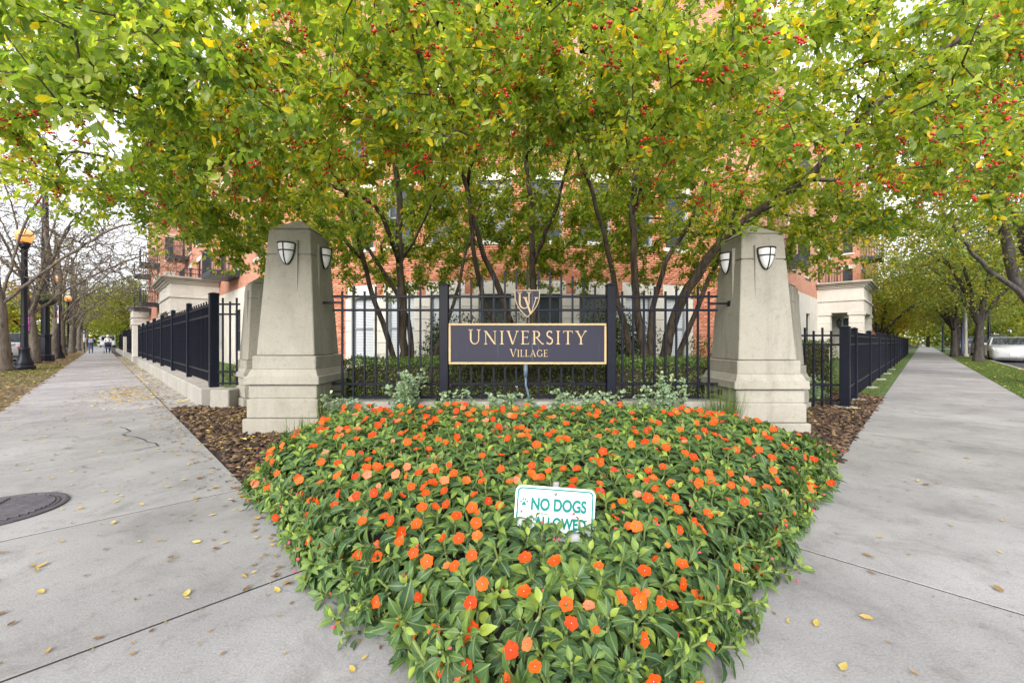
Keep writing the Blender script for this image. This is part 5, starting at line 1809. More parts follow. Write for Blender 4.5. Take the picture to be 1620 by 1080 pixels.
def shoot_leaves(s_, rg):
    p, n, sc = s_
    t1_ = nz(np.cross(n, np.array([0.3, 1, 0.2]))); t2_ = np.cross(n, t1_)
    out = []
    ph = rg.random() * 6.28
    m = int(rg.integers(10, 14))
    for k in range(m):
        u = k / (m - 1)                            # 0 outer, 1 innermost
        a = ph + k * 2.4 + rg.normal(0, .2)
        d = t1_ * math.cos(a) + t2_ * math.sin(a)
        el = math.radians(-6 + 48 * u ** 1.3 + rg.normal(0, 9))
        ax = d * math.cos(el) + n * math.sin(el)
        nn = n * math.cos(el) - d * math.sin(el) + rg.normal(0, .12, 3)
        L = (.112 - .068 * u) * sc * rg.uniform(.85, 1.15)
        base = p - n * (.065 * (1 - u)) + d * (.006 + .012 * (1 - u))
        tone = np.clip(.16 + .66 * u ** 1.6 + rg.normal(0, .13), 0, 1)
        out.append((base, ax, nn, L, L * rg.uniform(.44, .53), tone))
    return out

n_leaf = 0
PLANT_LABEL = 'orange flowering impatiens plant in the dense corner bed'
for ci, (cx_, cy_) in enumerate(centres):
    mine = [i for i in range(len(shoots)) if own[i] == ci]
    if not mine: continue
    if (cx_ - .17) ** 2 + (cy_ - 1.8) ** 2 < .42 ** 2: PLANT_LABEL = 'orange flowering impatiens plant pressed around the NO DOGS sign'
    elif cy_ > 4.05: PLANT_LABEL = 'orange flowering impatiens plant in the back row below the sign fence'
    elif bed_edge(cx_, cy_)[0] < .30: PLANT_LABEL = 'orange flowering impatiens plant spilling over the bed edge by the ' + ('lamp side sidewalk' if cx_ < .15 else 'cars side sidewalk')
    elif cy_ < 1.9: PLANT_LABEL = 'orange flowering impatiens plant in the narrow bed tip before the NO DOGS sign'
    elif cx_ < .17: PLANT_LABEL = 'orange flowering impatiens plant behind the NO DOGS sign in the lamp side half'
    else: PLANT_LABEL = 'orange flowering impatiens plant behind the NO DOGS sign in the cars side half'
    root = empty('impatiens_plant', (cx_, cy_, 0), 0, PLANT_LABEL, 'flower', 'impatiens plants massed in the corner bed')
    T0 = np.array([cx_, cy_, 0.0])
    bulk = []
    stems = MB()
    for i in mine:
        s_ = shoots[i]
        stems.tube([T0 * .6 + s_[0] * .4 * np.array([1, 1, 0]) + np.array([0, 0, max(0, s_[0][2] - .16)]), s_[0] - s_[1] * .05, s_[0]], [.006, .005, .004], 5)
        lv = shoot_leaves(s_, rgb)
        if i in single_shoots and n_leaf < 300:
            for (b, ax, nn, L, W, tone) in lv:
                o = link('leaf', LEAF_ONE, root)
                ax = nz(ax); sd = nz(np.cross(nn, ax)); nn = np.cross(ax, sd)
                M = Matrix(((ax[0] * L, sd[0] * W, nn[0] * L, b[0] - cx_), (ax[1] * L, sd[1] * W, nn[1] * L, b[1] - cy_), (ax[2] * L, sd[2] * W, nn[2] * L, b[2]), (0, 0, 0, 1)))
                o.matrix_local = M
                n_leaf += 1
        else:
            bulk += lv
        if i in fl_sh and not (abs(s_[0][0] - .17) < .25 and 1.38 < s_[0][1] < 1.86):
            p, n, sc = s_
            o = link('flower', FLOWERS[int(rgb.integers(0, 4))], root)
            d = nz(n * .8 + np.array([0, -.55, .25]) + rgb.normal(0, .38, 3))
            q = Vector(d).to_track_quat('Z', 'Y')
            o.rotation_mode = 'QUATERNION'; o.rotation_quaternion = q
            o.location = Vector(p + n * .022 + d * .015 + rgb.normal(0, .010, 3)) - TR[root]
            k = rgb.uniform(.019, .0275) * (.68 + .145 * p[1]) * (1 if rgb.random() > .12 else .6)
            o.scale = (k, k, k * rgb.uniform(.8, 1.4))
        elif rgb.random() < .17:
            p, n, sc = s_
            o = link('bud', BUD, root)
            o.location = Vector(p + n * .03 + rgb.normal(0, .02, 3)) - TR[root]
            o.rotation_euler = (rgb.uniform(0, 3), rgb.uniform(0, 3), 0)
            k = rgb.uniform(.005, .009); o.scale = (k, k, k)
    stems.build('stems', MAT['stem_green'], root)
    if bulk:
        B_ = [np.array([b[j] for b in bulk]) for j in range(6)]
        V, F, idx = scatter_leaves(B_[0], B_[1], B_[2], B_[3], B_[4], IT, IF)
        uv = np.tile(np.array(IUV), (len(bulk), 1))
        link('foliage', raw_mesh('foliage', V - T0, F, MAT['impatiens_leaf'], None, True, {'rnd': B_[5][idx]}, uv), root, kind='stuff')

# ------------------------------------------------------------------ NO DOGS sign in the bed
def text_mesh(body, size, bold, mat, depth=0.0008):
    cu = bpy.data.curves.new('lettering', 'FONT')
    cu.body = body; cu.size = size; cu.offset = bold; cu.extrude = depth; cu.align_x = 'LEFT'
    o = bpy.data.objects.new('lettering', cu); COL.objects.link(o)
    bpy.context.view_layer.update()
    me = bpy.data.meshes.new_from_object(o.evaluated_get(bpy.context.evaluated_depsgraph_get()))
    bpy.data.objects.remove(o); bpy.data.curves.remove(cu)
    me.materials.clear(); me.materials.append(mat)
    return me

nd_ = empty('no_dogs_sign', (0.17, 1.80, 0.0), 0, 'small white and teal NO DOGS ALLOWED sign standing among the orange flowers', 'sign')
nd_.rotation_euler = (R(-8), R(4.2), 0)
def rrect(w, h, r, n=6):
    P = []
    for cx_, cz_, a0 in ((w / 2 - r, h / 2 - r, 0), (-w / 2 + r, h / 2 - r, 90), (-w / 2 + r, -h / 2 + r, 180), (w / 2 - r, -h / 2 + r, 270)):
        for k in range(n + 1):
            a = R(a0 + 90 * k / n); P.append((cx_ + r * math.cos(a), cz_ + r * math.sin(a)))
    return P
ZC = .270
def splate(poly, y0, y1, name, mat, parent):
    n = len(poly)
    V = [(x, y0, z + ZC) for x, z in poly] + [(x, y1, z + ZC) for x, z in poly]
    return MB().add(V, [tuple(range(n - 1, -1, -1)), tuple(range(n, 2 * n))] + [(i, (i + 1) % n, n + (i + 1) % n, n + i) for i in range(n)]).build(name, mat, parent, local=True)
splate(rrect(.36, .255, .028), .002, -.001, 'plate', MAT['sign_white'], nd_)
o_, i_ = rrect(.343, .238, .022), rrect(.330, .225, .017)
n = len(o_)
V = [(x, -.0018, z + ZC) for x, z in o_] + [(x, -.0018, z + ZC) for x, z in i_]
MB().add(V, [(i, (i + 1) % n, n + (i + 1) % n, n + i) for i in range(n)]).build('border', MAT['sign_teal'], nd_, local=True)
def put_text(body, x0, x1, z0, h, bold):
    me = text_mesh(body, 1.0, bold, MAT['sign_teal'], .0)
    co = np.array([v.co[:] for v in me.vertices])
    mn, mx_ = co.min(0), co.max(0)
    sx, sz = (x1 - x0) / (mx_[0] - mn[0]), h / (mx_[1] - mn[1])
    co2 = np.stack([(co[:, 0] - mn[0]) * sx + x0, np.full(len(co), -.0022), (co[:, 1] - mn[1]) * sz + z0 + ZC], 1)
    me.vertices.foreach_set('co', co2.astype(np.float32).ravel()); me.update()
    link('lettering', me, nd_)
put_text('NO DOGS', -.108, .142, .022, .056, .042)
put_text('ALLOWED', -.090, .142, -.052, .050, .042)
def paw(cx_, cz_, s):
    mb = MB()
    def disc(x, z, rx, rz_, rot=0, n=12):
        mb.face([(cx_ + s * (x + rx * math.cos(2 * math.pi * k / n) * math.cos(rot) - rz_ * math.sin(2 * math.pi * k / n) * math.sin(rot)), -.0022, ZC + cz_ + s * (z + rx * math.cos(2 * math.pi * k / n) * math.sin(rot) + rz_ * math.sin(2 * math.pi * k / n) * math.cos(rot))) for k in range(n)])
    disc(-.62, .25, .17, .26, .5); disc(-.22, .68, .17, .28, .1); disc(.24, .68, .17, .28, -.1); disc(.64, .25, .17, .26, -.5)
    mb.face([(cx_ + s * x, -.0022, ZC + cz_ + s * z) for x, z in ((0, .22), (-.22, .12), (-.42, -.22), (-.45, -.45), (-.30, -.58), (0, -.48), (.30, -.58), (.45, -.45), (.42, -.22), (.22, .12))])
    mb.build('paw_print', MAT['sign_teal'], nd_, local=True)
paw(-.140, .052, .022); paw(-.105, -.022, .022); paw(-.148, -.06, .018)
MB().lathe([(.008, 0), (.008, .003), (.004, .005)], n=10, M=Matrix.Translation((0, -.001, ZC + .100)) @ Matrix.Rotation(R(90), 4, 'X')).build('bolt', MAT['bolt_metal'], nd_, local=True)
MB().cbox((0, .012, .17), (.03, .018, .5), .003).build('stake', MAT['bolt_metal'], nd_, local=True)
# ------------------------------------------------------------------ street trees
def street_tree(name, label, base, h_fork, r0, limbs, crown_c, crown_r, ntips, seed, bark_m, leaf_m=None, per=(8, 14), L=.09, group=None, twig=0.004, low=2.2, tip_filter=None, step=.45, bend=.12, leaf_frac=1.0, up=.6, yel=None, back=2):
    rg = np.random.default_rng(seed)
    root = empty(name, base, 0, label, 'tree', group)
    b = np.array(base, dtype=float)
    fork = b + np.array([rg.normal(0, .06), rg.normal(0, .06), h_fork])
    top = fork + np.array([rg.normal(0, .35), rg.normal(0, .35), crown_c[2] + crown_r[2] * .45 - h_fork])
    if seed == 100: top = top + np.array([-1.6, -.9, 0])
    skel = [([b + np.array([0, 0, -.1]), b + np.array([0, 0, .12]), b + np.array([rg.normal(0, .04), rg.normal(0, .04), h_fork * .5]), fork, (fork + top) / 2 + np.array([rg.normal(0, .25), rg.normal(0, .25), 0]), top], r0, r0 * .22, None)]
    for lm in limbs:
        skel.append(([fork - np.array([0, 0, .15])] + [np.array(q, dtype=float) for q in lm[0]], lm[1], lm[2], 0))
    T = in_ellipsoid(rg, ntips, crown_c, crown_r)
    k = (T[:, 2] > low + .5 * vnoise(T, .6, seed)) & (vnoise(T, .8, seed + 2) > -.5)
    if tip_filter is not None: k &= tip_filter(T)
    T = T[k]
    A, par, r, tipn = grow(skel, T, twig, step, bend, seed, expo=2.5)
    # root flare
    lowz = A[:, 2] - b[2]
    r = r * (1 + .55 * np.exp(-np.maximum(lowz, 0) / .18) * (r > r0 * .7))
    wood_mesh('trunk', A, par, r, [bark_m, MAT['twig_bark'] if leaf_m is None else bark_m], root)
    if leaf_m is not None:
        tt = tipn if leaf_frac >= 1 else tipn[rg.random(len(tipn)) < leaf_frac]
        P, ax, no, Ls, W = leaves_on(A, par, tt, per, L, rg, back, L * 1.3, up, .4)
        rnd = np.clip(rg.random(len(P)) * .75 + .22 * vnoise(P, .7, 6) + .12, 0, 1)
        if yel is not None: rnd = np.clip(rnd + yel, 0, 1)
        crown_mesh('crown', P, ax, no, Ls, W, rnd, leaf_m, root, LEAF4, LEAF4_F)
    return root

def fan(b, h0, n, reach, rise, rg, az0=None, spread=6.28, rl=.11):
    out = []
    for k in range(n):
        az = (az0 if az0 is not None else rg.random() * 6.28) + spread * (k / n - .5) + rg.normal(0, .2)
        d = np.array([math.cos(az), math.sin(az), 0])
        p1 = np.array(b) + d * reach * .22 + np.array([0, 0, h0 + rise * .3])
        p2 = np.array(b) + d * reach * .6 + np.array([0, 0, h0 + rise * .75])
        p3 = np.array(b) + d * reach + np.array([0, 0, h0 + rise * rg.uniform(.9, 1.1)])
        out.append(([p1, p2, p3], rg.uniform(.75, 1.15) * rl, .022))
    return out

# bare trees of the lamp street
rgt = np.random.default_rng(91)
BT = [(0, 14.5, .25, 'thick bare street tree at the picture edge beside the first lamp post'), (53, 19.6, .21, 'bare street tree between the first lamp post and the tall fluted mast'), (84, 25.0, .21, 'bare street tree just past the tall fluted mast'),
      (98, 30.0, .23, 'bare street tree beside the second lamp post'), (113, 38.0, .22, 'bare street tree after the third lamp post'), (124, 47.0, .22, 'farthest bare street tree along the leafy parkway')]
for i, (px, d, r0, lab) in enumerate(BT):
    b = ((px - 810) / 650 * d, d, 0.0)
    sw_dir = math.atan2(.707, .707)
    limbs = fan(b, 2.9, 3, 4.0, 4.4, rgt, None, 6.28, .065) + fan(b, 2.4 + .25 * (i % 3), 1, 5.0, rgt.uniform(2.4, 4.2), rgt, math.atan2(.5, .86) + rgt.normal(0, .4), 1.0, .085) + fan(b, 3.4, 3, 2.2, 5.5, rgt, None, 6.28, .055)
    street_tree('bare_tree', lab, b, 2.4, r0, limbs, (b[0] + 1.0, b[1] + .4, 6.0), (5.6, 5.2, 3.8), (3200, 2900, 2200, 1500, 1000, 800)[i], 100 + i, MAT['grey_bark'], MAT['lime_leaf'], (1, 3), .075, 'bare trees along the lamp street', .0055 + .0012 * i, 2.6, None, .5, .2, .12)

for i, (px, d, lab) in enumerate(((131, 58, 'yellowing street tree beyond the fourth lamp post'), (136, 72, 'yellowing street tree beyond the fifth lamp post'))):
    b = ((px - 810) / 650 * d, d, 0.0)
    street_tree('street_tree', lab, b, 2.4, .2, fan(b, 2.6, 5, 3.2, 3.4, rgt), (b[0], b[1], 6.0), (4.4, 4.4, 3.4), 500, 112 + i, MAT['grey_bark'], MAT['lime_leaf'], (8, 12), .26, None, .008, 2.6, None, .6, .12)
# trees of the cars street
bark('limb_bark', (0.06, 0.052, 0.05), (0.17, 0.15, 0.145))
MT = [(ab(-3.15, 23.0), .24, 'dark limbed maple whose trunk stands just out of view beside the clean sidewalk'), ((24.2, 21.3, 0), .19, 'dark trunked maple standing on the grass beside the white sedan'),
      ((38.6, 35.0, 0), .25, 'dark trunked tree farther down the grass parkway behind the maple'), ((31.0, 28.8, 0), .18, 'dark trunked tree between the maple and the pale stub post'), ((50, 46, 0), .25, 'slim street tree far down the grass parkway'), ((66, 61.5, 0), .25, 'farthest leafy street tree on the grass parkway')]
for i, (b, r0, lab) in enumerate(MT):
    b = (b[0], b[1], 0.0)
    if i == 0:
        limbs = [([wp(1620, 470, 10.4), wp(1598, 420, 10.2), wp(1588, 350, 9.9), wp(1565, 290, 9.5), wp(1530, 260, 9.1), wp(1470, 230, 8.5)], .13, .03),
                 ([wp(1630, 430, 10.6), wp(1612, 350, 10.4), wp(1580, 300, 10.2), wp(1560, 240, 9.8), wp(1540, 150, 9.2)], .12, .03),
                 ([wp(1605, 455, 10.3), wp(1565, 430, 10.0), wp(1535, 395, 9.6), wp(1520, 375, 9.4), wp(1490, 330, 9.0)], .07, .02),
                 ([wp(1640, 330, 10.8), wp(1640, 200, 10.8), wp(1620, 50, 10.6)], .12, .03)]
        street_tree('maple_tree', lab, b, 1.9, r0, limbs, (b[0] - .2, b[1] - .2, 6.2), (4.8, 4.6, 3.4), 2200, 120, MAT['limb_bark'], MAT['maple_leaf'], (12, 18), .11, 'maples along the cars street', .004, 3.2, None, .4, .1, yel=.14)
    else:
        limbs = fan(b, 2.2, 6, 3.6, 3.6, rgt)
        street_tree('maple_tree', lab, b, 2.0, r0, limbs, (b[0], b[1], 5.8), (5.4, 5.4, 3.4), (0, 2200, 1300, 1300, 1000, 800)[i], 120 + i, MAT['maple_bark'], MAT['maple_leaf'], (11, 18), (.1, .12, .17, .15, .21, .26)[i], 'maples along the cars street', .006, 2.5 + .2 * (i > 1), None, .5, .1)
# yard trees behind the low fence, yellow to orange
YT = [((27.0, 30.0, 0), 'maple_leaf', 'yellowing yard tree nearest behind the long low fence', 4.3, 3.8, .25, 'lime_leaf'), ((36.5, 40.0, 0), 'golden', 'orange yellow yard tree farther behind the long low fence', 4.5, 4.0, 0, 'golden_leaf'),
      ((52, 56, 0), 'lime', 'yellow green yard tree near the end of the long low fence', 5.0, 4.5, 0, 'lime_leaf')]
for i, (b, _, lab, zc, rr, y_, lm) in enumerate(YT):
    street_tree('yard_tree', lab, b, 1.5, .16, fan(b, 1.6, 6, 2.8, 2.6, rgt), (b[0], b[1], zc), (rr, rr, 2.6), 800, 140 + i, MAT['maple_bark'], MAT[lm], (11, 18), .16 + .05 * i, 'autumn yard trees by the low fence', .006, 2.0, None, .5, .1)
b = (-39.5, 43.2, 0)
street_tree('yard_tree', 'yellow green tree leaning over the black fence beyond the far stone pier', b, 1.8, .16, fan(b, 1.9, 6, 2.8, 2.6, rgt), (b[0], b[1], 4.8), (4.0, 4.0, 3.0), 900, 150, MAT['maple_bark'], MAT['lime_leaf'], (11, 18), .20, None, .006, 1.8, None, .5, .1)
b = (-62, 66, 0)
street_tree('yard_tree', 'distant yellow green tree above the walkers', b, 1.8, .2, fan(b, 1.9, 6, 2.8, 2.6, rgt), (b[0], b[1], 5.4), (5, 5, 4.0), 700, 151, MAT['maple_bark'], MAT['lime_leaf'], (11, 18), .30, None, .006, 2.0, None, .6, .1)
# pale feathery conifer between the trunks
rgc = np.random.default_rng(95)
pc = empty('conifer', (33.5, 31.0, 0), 0, 'pale feathery evergreen tree behind the maple trunk', 'tree')
P, AX = [], []
for k in range(230):
    z = rgc.uniform(2.3, 7.5); az = rgc.random() * 6.28; rad = (8.2 - z) * .42 * rgc.uniform(.6, 1.05)
    d = np.array([math.cos(az), math.sin(az), 0])
    for j in range(46):
        u = rgc.random() ** .6
        P.append(np.array([33.5, 31, z + .25 * math.sin(u * 3) - .35 * u * u]) + d * rad * u + rgc.normal(0, .11, 3)); AX.append(d + np.array([0, 0, .35]) + rgc.normal(0, .4, 3))
P, AX = np.array(P), np.array(AX)
L = rgc.uniform(.16, .30, len(P))
crown_mesh('crown', P, AX, nz(np.array([0, 0, 1]) + rgc.normal(0, .4, P.shape)), L, L * .28, rgc.random(len(P)), MAT['pale_needle'], pc, LEAF4, LEAF4_F)
MB().tube([(33.5, 31, 0), (33.5, 31, 4), (33.5, 31, 7.6)], [.22, .14, .03], 9).build('trunk', MAT['maple_bark'], pc, smooth=True)

# ------------------------------------------------------------------ lamp posts and street furniture of the lamp street
LPM = MAT['lamp_paint']
m, nd, ln, p = new_mat('lamp_globe')
g_ = nd.new('ShaderNodeTexCoord'); sp = nd.new('ShaderNodeSeparateXYZ'); ln.new(g_.outputs['Object'], sp.inputs['Vector'])
mp = nd.new('ShaderNodeMapRange'); mp.inputs['From Min'].default_value = 4.75; mp.inputs['From Max'].default_value = 5.35; ln.new(sp.outputs['Z'], mp.inputs['Value'])
rr_ = ramp(nd, [(0.0, (1.0, .27, .03)), (.55, (1.0, .42, .10)), (1.0, (.9, .62, .36))]); ln.new(mp.outputs['Result'], rr_.inputs['Fac'])
ln.new(rr_.outputs['Color'], p.inputs['Emission Color']); p.inputs['Emission Strength'].default_value = .55
p.inputs['Base Color'].default_value = (.30, .20, .11, 1); p.inputs['Roughness'].default_value = .3

def lamp_post(label, loc, first=None):
    if first is not None:
        o = copy_tree(first, None, loc); o['label'] = label
        return o
    r = empty('street_lamp', loc, 0, label, 'street lamp', 'lit globe lamp posts along the parkway')
    MB().lathe([(.30, -.05), (.30, .10), (.285, .13), (.24, .15), (.25, .19), (.245, .26), (.20, .34), (.155, .50), (.14, .70), (.15, .74), (.15, .80), (.125, .82)], n=20).build('base', LPM, r, local=True, smooth=True)
    MB().lathe([(.105, .8), (.098, 1.6), (.105, 1.62), (.105, 1.66), (.096, 1.68), (.09, 2.2), (.085, 4.45), (.10, 4.47), (.10, 4.52), (.085, 4.54)], n=16, flute=.06).build('shaft', LPM, r, local=True)
    MB().lathe([(.085, 4.52), (.12, 4.58), (.155, 4.66), (.165, 4.74), (.15, 4.78), (.13, 4.79)], n=18).build('collar', LPM, r, local=True, smooth=True)
    MB().lathe([(.13, 4.785), (.20, 4.86), (.245, 4.97), (.25, 5.04), (.235, 5.12), (.20, 5.19), (.15, 5.25), (.09, 5.29), (.04, 5.31)], n=20).build('globe', MAT['lamp_globe'], r, local=True, smooth=True)
    MB().lathe([(.05, 5.30), (.055, 5.33), (.03, 5.36), (.012, 5.42)], n=10).build('finial', LPM, r, local=True, smooth=True)
    return r
lamp0 = lamp_post('first lit globe lamp post from the corner beside the thick bare tree', (-18.4, 15.5, 0))
for px, d, lab in ((92.5, 26, 'second lit globe lamp post behind the hanging basket mast'), (107.5, 38, 'third lit globe lamp post in the row from the corner'), (119.5, 52, 'fourth lit globe lamp post in the row from the corner'), (127.5, 66, 'fifth and farthest lit globe lamp post in the row')):
    lamp_post(lab, ((px - 810) / 650 * d, d, 0), lamp0)

def basket(label, loc, rgs):
    rg = np.random.default_rng(rgs)
    r = empty('hanging_basket', loc, 0, label, 'planter', 'hanging flower baskets on the masts')
    MB().lathe([(.06, -.34), (.22, -.28), (.34, -.14), (.40, 0), (.38, .02)], n=16).build('bowl', MAT['black_metal'], r, local=True, smooth=True)
    n = 900
    d = nz(rg.normal(0, 1, (n, 3))); d[:, 2] = np.abs(d[:, 2])
    P = np.array(loc) + d * np.array([.46, .46, .36]) * rg.random((n, 1)) ** .4
    dr = rg.random(n) < .25
    P[dr, 2] -= .25 * rg.random(dr.sum())
    leafy_mass(r, rg, P, d, .07, MAT['light_shrub_leaf'])
    MB().tube([tuple(np.array(loc) + (0, 0, .9)), tuple(np.array(loc) + (.3, 0, 0))], .008, 4).tube([tuple(np.array(loc) + (0, 0, .9)), tuple(np.array(loc) + (-.3, 0, 0))], .008, 4).build('hanger', MAT['bolt_metal'], r)
    return r
def mast(label, loc, h):
    r = empty('light_mast', loc, 0, label, 'mast', 'tall fluted light masts')
    MB().lathe([(.34, -.05), (.34, .30), (.30, .34), (.22, .36), (.22, 1.30), (.25, 1.34), (.25, 1.42), (.18, 1.46)], n=8).build('base', LPM, r, local=True)
    MB().lathe([(.17, 1.45), (.165, 3), (.15, 6), (.11, h)], n=18, flute=.10).build('shaft', LPM, r, local=True)
    MB().tube([(0, 0, h - .1), (-.5, -.5, h + .5), (-1.5, -1.5, h + .8), (-2.2, -2.2, h + .75)], [.07, .06, .05, .05], 8).build('arm', LPM, r, local=True, smooth=True)
    MB().cbox((-2.45, -2.45, h + .72), (.7, .25, .14), .04, R(45)).build('luminaire', LPM, r, local=True)
    return r
mast('tall dark fluted light mast between the first and second lamp posts', ((71.5 - 810) / 650 * 22, 22, 0), 9.5)
basket('hanging basket of green plants on the nearer fluted mast', ((74 - 810) / 650 * 21.6, 21.6, 1.05 + (540 - 474) / 650 * 21.6), 161)
mast('second dark fluted light mast carrying the far hanging basket', ((114 - 810) / 650 * 42, 42, 0), 9.5)
basket('small far hanging basket near the third lamp post', ((115 - 810) / 650 * 41.6, 41.6, 1.05 + (540 - 509) / 650 * 41.6), 162)

def flat_sign(name, label, loc, rz, panels, pole_h, cat='sign', pole=True):
    r = empty(name, loc, rz, label, cat)
    if pole: MB().lathe([(.03, -.05), (.03, pole_h)], n=8).build('pole', MAT['lamp_paint'], r, local=True)
    for (nm, x, z, w, h, y, mat) in panels:
        MB().cbox((x, y, z), (w, .012, h), .004).build(nm, mat, r, local=True)
    return r
simple('sign_blue', (.03, .10, .38), .5); simple('slate_blue', (.05, .07, .13), .5); simple('sign_red', (.55, .03, .04), .5); simple('banner_dark', (.03, .025, .04), .7); simple('banner_pink', (.55, .06, .42), .6)
flat_sign('bus_stop_sign', 'white blue and red stop sign plate on a pole by the second lamp post', ((93 - 810) / 650 * 24.5, 24.5, 0), R(-35), [('plate', 0, 2.65, .42, 1.05, -.04, MAT['sign_white']), ('blue_panel', 0, 3.03, .36, .24, -.055, MAT['sign_blue']), ('red_panel', 0, 2.55, .36, .16, -.055, MAT['sign_red']), ('text_panel', 0, 2.72, .30, .03, -.055, MAT['banner_dark'])], 3.2)
r = flat_sign('bus_stop_sign', 'smaller white and blue sign plate by the far basket mast', ((133.5 - 810) / 650 * 40, 40, 0), R(-35), [('plate', 0, 1.55, .45, 1.1, -.04, MAT['sign_white']), ('blue_panel', 0, 1.9, .38, .25, -.055, MAT['sign_blue'])], 2.2)
bn = flat_sign('street_banner', 'dark banner with pink script hanging from the first lamp post', ((46 - 810) / 650 * 16.2, 16.2, 0), R(-35), [('cloth', 0, 1.72, .36, .72, 0, MAT['banner_dark'])], 2, 'banner', False)
scr = MB()
for k in range(5):
    z = 1.48 + .11 * k
    scr.tube([(-.12, -.012, z), (-.03, -.012, z + .07), (.0, -.012, z + .01), (.07, -.012, z + .06), (.13, -.012, z + .0)], .012, 4)
scr.build('script', MAT['banner_pink'], bn, local=True)
MB().cbox((-.1, .0, 2.1), (.6, .03, .03), .004).build('bracket', LPM, bn, local=True)

# ------------------------------------------------------------------ vehicles
def paint(name, col):
    m, nd, ln, p = new_mat(name)
    p.inputs['Base Color'].default_value = (*col, 1); p.inputs['Roughness'].default_value = .3; p.inputs['Specular IOR Level'].default_value = .5
    p.inputs['Coat Weight'].default_value = .6; p.inputs['Coat Roughness'].default_value = .05
    return m
paint('paint_white', (.50, .51, .53)); paint('paint_navy', (.018, .03, .07)); paint('paint_grey', (.16, .17, .18)); paint('paint_silver', (.42, .43, .45)); paint('paint_black', (.012, .012, .014)); paint('paint_red', (.25, .02, .02))
simple('tyre', (.018, .018, .019), .85); simple('rim', (.42, .42, .44), .3, .8); simple('grille', (.01, .01, .011), .4); simple('plate_white', (.7, .7, .68), .5)
m, nd, ln, p = new_mat('headlight'); p.inputs['Base Color'].default_value = (.72, .75, .78, 1); p.inputs['Roughness'].default_value = .08

